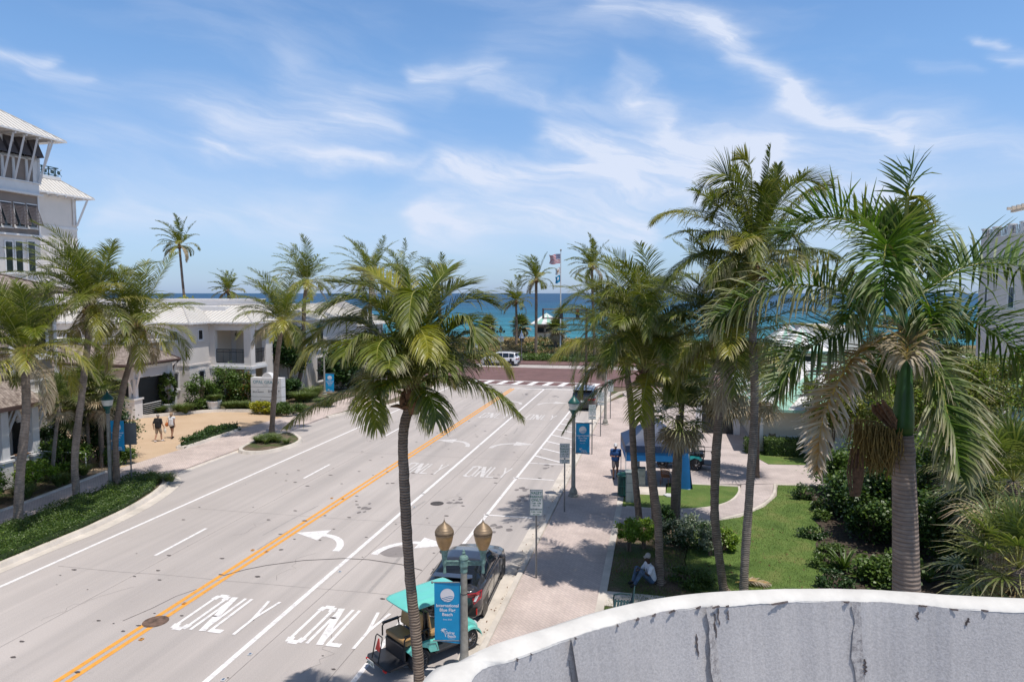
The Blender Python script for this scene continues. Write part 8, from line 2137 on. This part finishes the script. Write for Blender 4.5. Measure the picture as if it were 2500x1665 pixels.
bush('rounded green tree farther along the left verge behind the middle palm', at(960, 70), (2.6, 2.2, 2.0), 9000, .2, 'bush', 74, name='broadleaf_tree', cat='tree', trunk=.5, stems=4)
bush('dark shrub hedge behind the low grey garden wall', at(790, 72), (2.6, 1.4, 1.3), 7000, .18, 'bush_dark', 75)
bush('olive green tree beyond the gabled building behind the middle palm', at(1010, 84), (3.2, 2.6, 2.2), 8000, .25, 'bush', 76, name='broadleaf_tree', cat='tree', trunk=.5)
bush('small yellow green tree just showing over the hotel roof', at(455, 96), (1.3, 1.3, 1.4), 3600, .22, 'bush_yellow', 77, name='small_tree', cat='tree', trunk=6.0, stems=2)
bush('low shrub row on the verge beside the crosswalk, left', at(1000, 66, .1), (2.4, 1.0, .45), 4500, .12, 'hedge', 78)

# ---------- plants, right side ----------
rng_e = random.Random(44)
gz = lambda x, y, z=.12: G(1300+x/3.136, 950+y/3.136, z)
bush('bright lime shrub on bare stems, nearest the pavement edge', gz(740, 1235), (.42, .42, .38), 2400, .055, 'bush_lime', 81, trunk=.42, stems=3, group=None)
bush('bright lime shrub just right of the first lime shrub', gz(850, 1215), (.5, .42, .34), 2600, .055, 'bush_lime', 82, trunk=.38, stems=3)
bush('silver green shrub between two palm trunks in the bare bed', gz(1070, 1190), (.55, .5, .48), 3600, .05, 'bush_silver', 83, mix=(1, .4, 'bush_dark'))
bush('wide silver green shrub in the middle of the bare bed', gz(1220, 1215), (.78, .6, .6), 5200, .05, 'bush_silver', 84, mix=(1, .4, 'bush_dark'))
bush('dark upright shrub behind the front palm trunk by the path', gz(1020, 1070), (.32, .3, .5), 1800, .055, 'bush_dark', 85)
bush('small pale leaved shrub left of the bowed palm trunk', gz(1360, 1270), (.36, .34, .36), 1800, .05, 'bush_silver', 86, trunk=.25, stems=3)
bush('bright green shrub right of the bowed palm trunk', gz(1475, 1230), (.38, .4, .42), 2200, .055, 'bush_lime', 87)
bush('low fern green ground shrub beside the bowed palm base', gz(1200, 1500, .1), (.75, .5, .26), 3800, .045, 'hedge', 88, lift=0)
hg = MB(); 
def boxhedge(label, p, w, d, h, seed, mat='hedge'):
    r = thing('box_hedge', label, 'hedge', p); rng = random.Random(seed); vs = []; fs = []
    for i in range(int(5200*w*h/3)):
        f = rng.choice('ftlrb' if True else ''); x, y, z = rng.uniform(-w/2, w/2), rng.uniform(-d/2, d/2), rng.uniform(0, h)
        if f == 'f': y = -d/2
        elif f == 't': z = h
        elif f == 'l': x = -w/2
        elif f == 'r': x = w/2
        else: y = d/2
        leafq(vs, fs, Vector((x+rng.gauss(0, .03), y+rng.gauss(0, .03), max(0, z+rng.gauss(0, .03)))), .06*rng.uniform(.7, 1.2), rng)
    m = MB(); m.add(vs, fs); m.build('foliage', M[mat], r); m = MB(); m.bx(-w/2+.05, w/2-.05, -d/2+.05, d/2-.05, 0, h-.06); m.build('branches', M['bush_dark'], r)
p = PY(1912, 1108, 41.15); boxhedge('clipped box hedge under the sun ornament at the cream wall', (p.x, p.y, .12), 1.95, .9, .95, 91)
p = PY(1838, 1108, 41.1); boxhedge('narrow clipped hedge just left of the white corner post', (p.x-.1, p.y+.3, .12), .6, .8, .85, 92)
mb = MB(); mb.prism([(5.0, 41.75), (5.9, 38.7), (13, 39.6), (13, 41.8)], .0, .145); mb.build('lawn', M['lawn'], kind='structure')
p = PD(1800, 1010, 49); bush('dark potted shrub in the shaded doorway of the cream building', (p.x, p.y, .12), (.7, .6, 1.1), 4200, .09, 'bush_dark', 93, mix=(1, .05, 'bush_red'))
mb = MB(); bed = smoothpoly([(7.3, 34.9), (6.6, 33.2), (7.0, 31.5), (6.3, 29.8), (6.4, 28), (5.6, 26.2), (5.8, 24.5), (5.0, 22.8), (4.9, 21), (4.2, 17.5), (4.0, 13.5), (24, 13.5), (24, 36)], 1)
mb.prism(bed, 0, SZ+.012); mb.build('mulch_bed', simple('dark_mulch', (.06, .043, .032), .95, var=.6, vs=9, bmp=1, bs=30, world=True), kind='structure')
# sea grape thicket between lawn and the royal palm: separate shrubs
sg = [(7.8, 33.5, 1.35, 1.5, 'nearest the path end'), (9.8, 34.6, 1.7, 2.4, 'behind the royal palm flower strings'), (7.4, 30.3, 1.25, 1.45, 'bordering the middle of the lawn'), (9.2, 31.2, 1.6, 2.8, 'left of the royal palm crownshaft'),
      (7.1, 27.3, 1.2, 1.7, 'bordering the near lawn'), (8.9, 27.6, 1.5, 2.9, 'directly left of the royal palm trunk'), (6.5, 23.6, .95, .8, 'low at the near lawn corner'), (11.5, 30.5, 1.7, 2.1, 'just right of the royal palm trunk'), (9.4, 24.6, 1.4, 2.6, 'right of the thick grey trunk'), (9.0, 20.5, 1.0, .9, 'low at the right foot of the royal palm'), (12.0, 21.5, 1.2, 1.2, 'in front of the shaggy fan palms')]
for i, (x, y, r_, h_, t_) in enumerate(sg):
    bush('sea grape shrub '+t_, (x+.75, y, .1), (r_, r_*1.05, h_*.66), int(3600*r_*h_), .11, 'bush_dark' if i % 3 else 'bush', 110+i, name='sea_grape', asp=1.15, mix=(1, .28, 'bush_lime' if i % 2 else 'bush'), clumps=22, shell=.45, cr=.36)
def agave(label, p, n, l, seed):
    mb = MB(); rng = random.Random(seed); vs = []; fs = []
    for i in range(n):
        a = i*2.4; e = rng.uniform(.35, 1.2); d = Vector((math.cos(a)*math.cos(e), math.sin(a)*math.cos(e), math.sin(e))); w = Vector((-math.sin(a), math.cos(a), 0)); q = Vector((0, 0, .05)); b = len(vs)
        for k in range(5):
            ww = (.03, .045, .04, .025, .003)[k]; vs += [q-w*ww, q+Vector((0, 0, -.012)), q+w*ww]
            if k < 4: q = q+d*l/4; d = (d+Vector((0, 0, -.22*k))).normalized(); c = b+3*k; fs += [(c, c+1, c+4, c+3), (c+1, c+2, c+5, c+4)]
    mb.add(vs, fs); o = mb.build('spider_lily', M['bush']); o.location = p; tag(o, label, 'lily plant')
p = G(2060, 1395, .1); agave('dark green spider lily in the mulch left of the royal palm', p, 30, .95, 3)
p = G(2105, 1420, .1); agave('smaller spider lily close to the royal palm base', p, 22, .7, 4)
p = G(2268, 1425, .1); agave('spider lily right of the royal palm base', p, 20, .7, 5)
for i in range(9):
    y = 19.5+i*1.65+rng_e.uniform(-.4, .4); x = 4.9+(y-19.5)*.125+rng_e.uniform(-.1, .5)
    bush('low mixed undergrowth along the lawn edge, clump '+('beside the mulch', 'near the lilies', 'under the thicket', 'at the bend', 'by the path', 'at the shade line', 'on bare mulch', 'by fallen leaves', 'at the far end')[i], (x, y, .1), (rng_e.uniform(.3, .6), .4, rng_e.uniform(.15, .35)), 900, .06, ('bush', 'hedge', 'bush_dark')[i % 3], 170+i, name='ground_shrub', lift=0)
# shaggy fan palms at the right edge
for i, (px, D, h, pl, rl, t_) in enumerate(((2475, 17.5, 4.4, 1.25, 1.1, 'shaggy fan palm reaching in from the right edge, highest'), (2440, 20.5, 3.2, 1.1, 1.0, 'shaggy fan palm left of the highest one at the right edge'), (2500, 15.0, 3.1, 1.1, 1.0, 'lowest and nearest shaggy fan palm at the right edge'), (2345, 24, 3.4, 1.0, .95, 'fan palm with a skirt of dead leaves right of the royal palm'))):
    p = PD(px, 1200, D); r = thing('fan_palm', t_, 'palm tree', (p.x, p.y, .1)); m = MB(); trunk_mesh(m, [Vector((0, 0, 0)), Vector((.05, 0, h*.5)), Vector((0, .05, h))], .17, .15, 1.3, seed=i); m.build('trunk', M['trunk'], r, smooth=True)
    cb = LB(); fan_crown(cb, (0, .05, h), pl, rl, 38, 26, 30+i, 26, .045, -40, .55, .2)
    rng = random.Random(i)
    for k in range(26):      # skirt of dead leaves down the trunk
        az = k*2.4; e = math.radians(rng.uniform(-80, -50)); zz = h*rng.uniform(.35, .95)
        fan_leaf(cb, (0, 0, zz), (math.cos(az)*math.cos(e), math.sin(az)*math.cos(e), math.sin(e)), .45, .8, rng, 2, 18, .045, 1, 1.0)
    cb.build('crown', FAN_M(), r)
# loose olive coloured trees behind
for i, (px, D, r_, tr, hh, mt, t_) in enumerate(((2035, 37.5, 1.6, 2.2, 1.5, 'olive', 'loose olive green tree in front of the cream wall'), (2120, 36, 2.2, 2.3, 1.8, 'olive', 'airy yellow green tree behind the royal palm crownshaft'), (2240, 37, 2.4, 2.2, 2.0, 'olive', 'airy olive tree right behind the royal palm'), (2345, 34, 2.3, 2.3, 1.9, 'olive', 'olive green tree under the right fronds'), (2460, 32, 2.5, 2.3, 2.1, 'olive', 'olive green tree at the right picture edge'), (2290, 40, 2.8, 2.2, 2.0, 'olive', 'taller olive tree below the white apartment block'), (2430, 38.5, 2.8, 2.4, 2.0, 'bush', 'green tree at the right edge below the apartment block'), (2170, 39.5, 2.2, 2.4, 1.7, 'bush', 'green tree seen between the royal palm fronds'), (2060, 66, 3.0, 3.0, 2.2, 'bush_dark', 'dark leafy tree behind the striped roofs, left of the royal palm'), (2190, 68, 3.2, 3.0, 2.2, 'bush', 'green leafy tree behind the striped roofs, seen through the royal palm'), (2310, 70, 3.0, 2.8, 2.2, 'bush_dark', 'dark leafy tree against the sea beside the apartment block'), (1700, 62, 1.6, .5, 1.3, 'bush', 'green tree far down the plaza behind the palms'), (1800, 64, 2.0, 1.4, 1.7, 'bush_dark', 'dark tree behind the striped roof building'), (1610, 70, 2.2, .8, 1.7, 'bush', 'green tree at the far plaza corner'))):
    p = PD(px, 900, D); bush(t_, (p.x, p.y, .1), (r_, r_*.9, hh), int(5200*r_/1.6) if mt == 'olive' else 6500, .10 if mt == 'olive' else .15, mt, 140+i, name='broadleaf_tree', cat='tree', trunk=tr, stems=4, clumps=34, cr=.26, mix=(1, .2, 'bush_lime') if mt == 'olive' else None)
# fallen frond and leaves
mb = LB(); frond(mb, [Vector((0, 0, .05)), Vector((.5, .1, .12)), Vector((1.0, .1, .06))], 40, .4, .03, .5, 0, 1, 1.0); o = mb.build('fallen_frond', [M['frond_orange'], M['rachis_orange']]); o.location = G(1795, 1425, .14); tag(o, 'fallen orange brown palm frond lying at the bowed palm base', 'fallen frond')
lv = MB(); rng = random.Random(8); vs = []; fs = []
for i in range(420):
    x, y = rng.uniform(-1.4, 5), rng.uniform(18, 28); leafq(vs, fs, Vector((x, y, .15)), rng.uniform(.02, .06), rng)
for i in range(160):
    x, y = rng.choice((-4.65, -4.6, -4.7))+rng.gauss(0, .05), rng.uniform(17, 45); leafq(vs, fs, Vector((x, y, .012)), rng.uniform(.02, .05), rng)
lv.add(vs, fs); lv.build('fallen_leaves', M['leafbrown'], kind='stuff')
# grass blades on the lawns
gb = MB(); vs = []; fs = []; polyA = lawnA; polyB = lb
def blades(poly, n, x0, x1, y0, y1, seed, h=.07, dens=None):
    rng = random.Random(seed); k = 0
    while k < n:
        x, y = rng.uniform(x0, x1), rng.uniform(y0, y1)
        if not in_poly(x, y, poly): k += .3; continue
        if dens and math.sin(x*2.7+1.3*y)+math.sin(y*1.9-x*1.1)+rng.uniform(-.8, .8) < dens: k += .3; continue
        k += 1; a = rng.uniform(0, 6.28); w = .007; l = h*rng.uniform(.5, 1.3); b = len(vs); t = rng.uniform(-.6, .6)
        vs.extend([(x-math.cos(a)*w, y-math.sin(a)*w, SZ-.02), (x+math.cos(a)*w, y+math.sin(a)*w, SZ-.02), (x+t*l, y+rng.uniform(-.6, .6)*l, SZ+l)]); fs.append((b, b+1, b+2))
blades(lawnA, 9000, -1.5, 4, 29, 34, 1, .035); blades(lb, 42000, .9, 7, 16, 35, 2, .04)
blades([(-1.45, 16), (1.6, 16), (1.5, 27.5), (-1.45, 27.2)], 12000, -1.5, 1.6, 16, 27.5, 3, .05, .1)
gb.add(vs, fs); gb.build('grass', leaf('lawn_blades', (.08, .14, .025), (.16, .22, .05), .6, .2), kind='stuff')
# dune and promenade vegetation
vs = [[], [], []]; fs = [[], [], []]; rng = random.Random(12)
for i in range(42000):
    y = 92.8+22*rng.random()**1.3; x = -20+rng.gauss(0, 24); z = dune_h(x, y)
    green = .5*math.sin(x*.21+.6)+math.sin(y*.5)*.3+(1.3 if y < 97 else -.8)+rng.uniform(-.7, .7)+(.9 if x > -20 else -.5)
    k = 0 if green > .6 else (1 if green > -.1 else 2); h = .55 if k == 0 else .35
    leafq(vs[k], fs[k], Vector((x, y, z+rng.random()*h*.8*(1+.6*math.sin(x*.9)*math.cos(y*.8)))), .16*rng.uniform(.6, 1.4), rng, asp=1.3 if k == 0 else 2.6)
for k, mt in ((0, 'bush'), (1, 'bush_dark'), (2, None)):
    m = MB(); m.add(vs[k], fs[k]); m.build('dune_scrub', M[mt] if mt else leaf('dune_grass', (.26, .19, .085), (.46, .33, .17), .8, .1), kind='stuff')
hd_ = MB(); vs2 = []; fs2 = []
for i in range(9000):
    x = rng.uniform(-32, 6); y = 92.6+rng.gauss(0, .5); leafq(vs2, fs2, Vector((x, y, .15+rng.random()*(.7+.3*math.sin(x*.7)))), .16*rng.uniform(.6, 1.3), rng, asp=1.3)
hd_.add(vs2, fs2); tag(hd_.build('seaside_hedge', M['bush']), 'long low green hedge between the promenade and the dune', 'hedge')
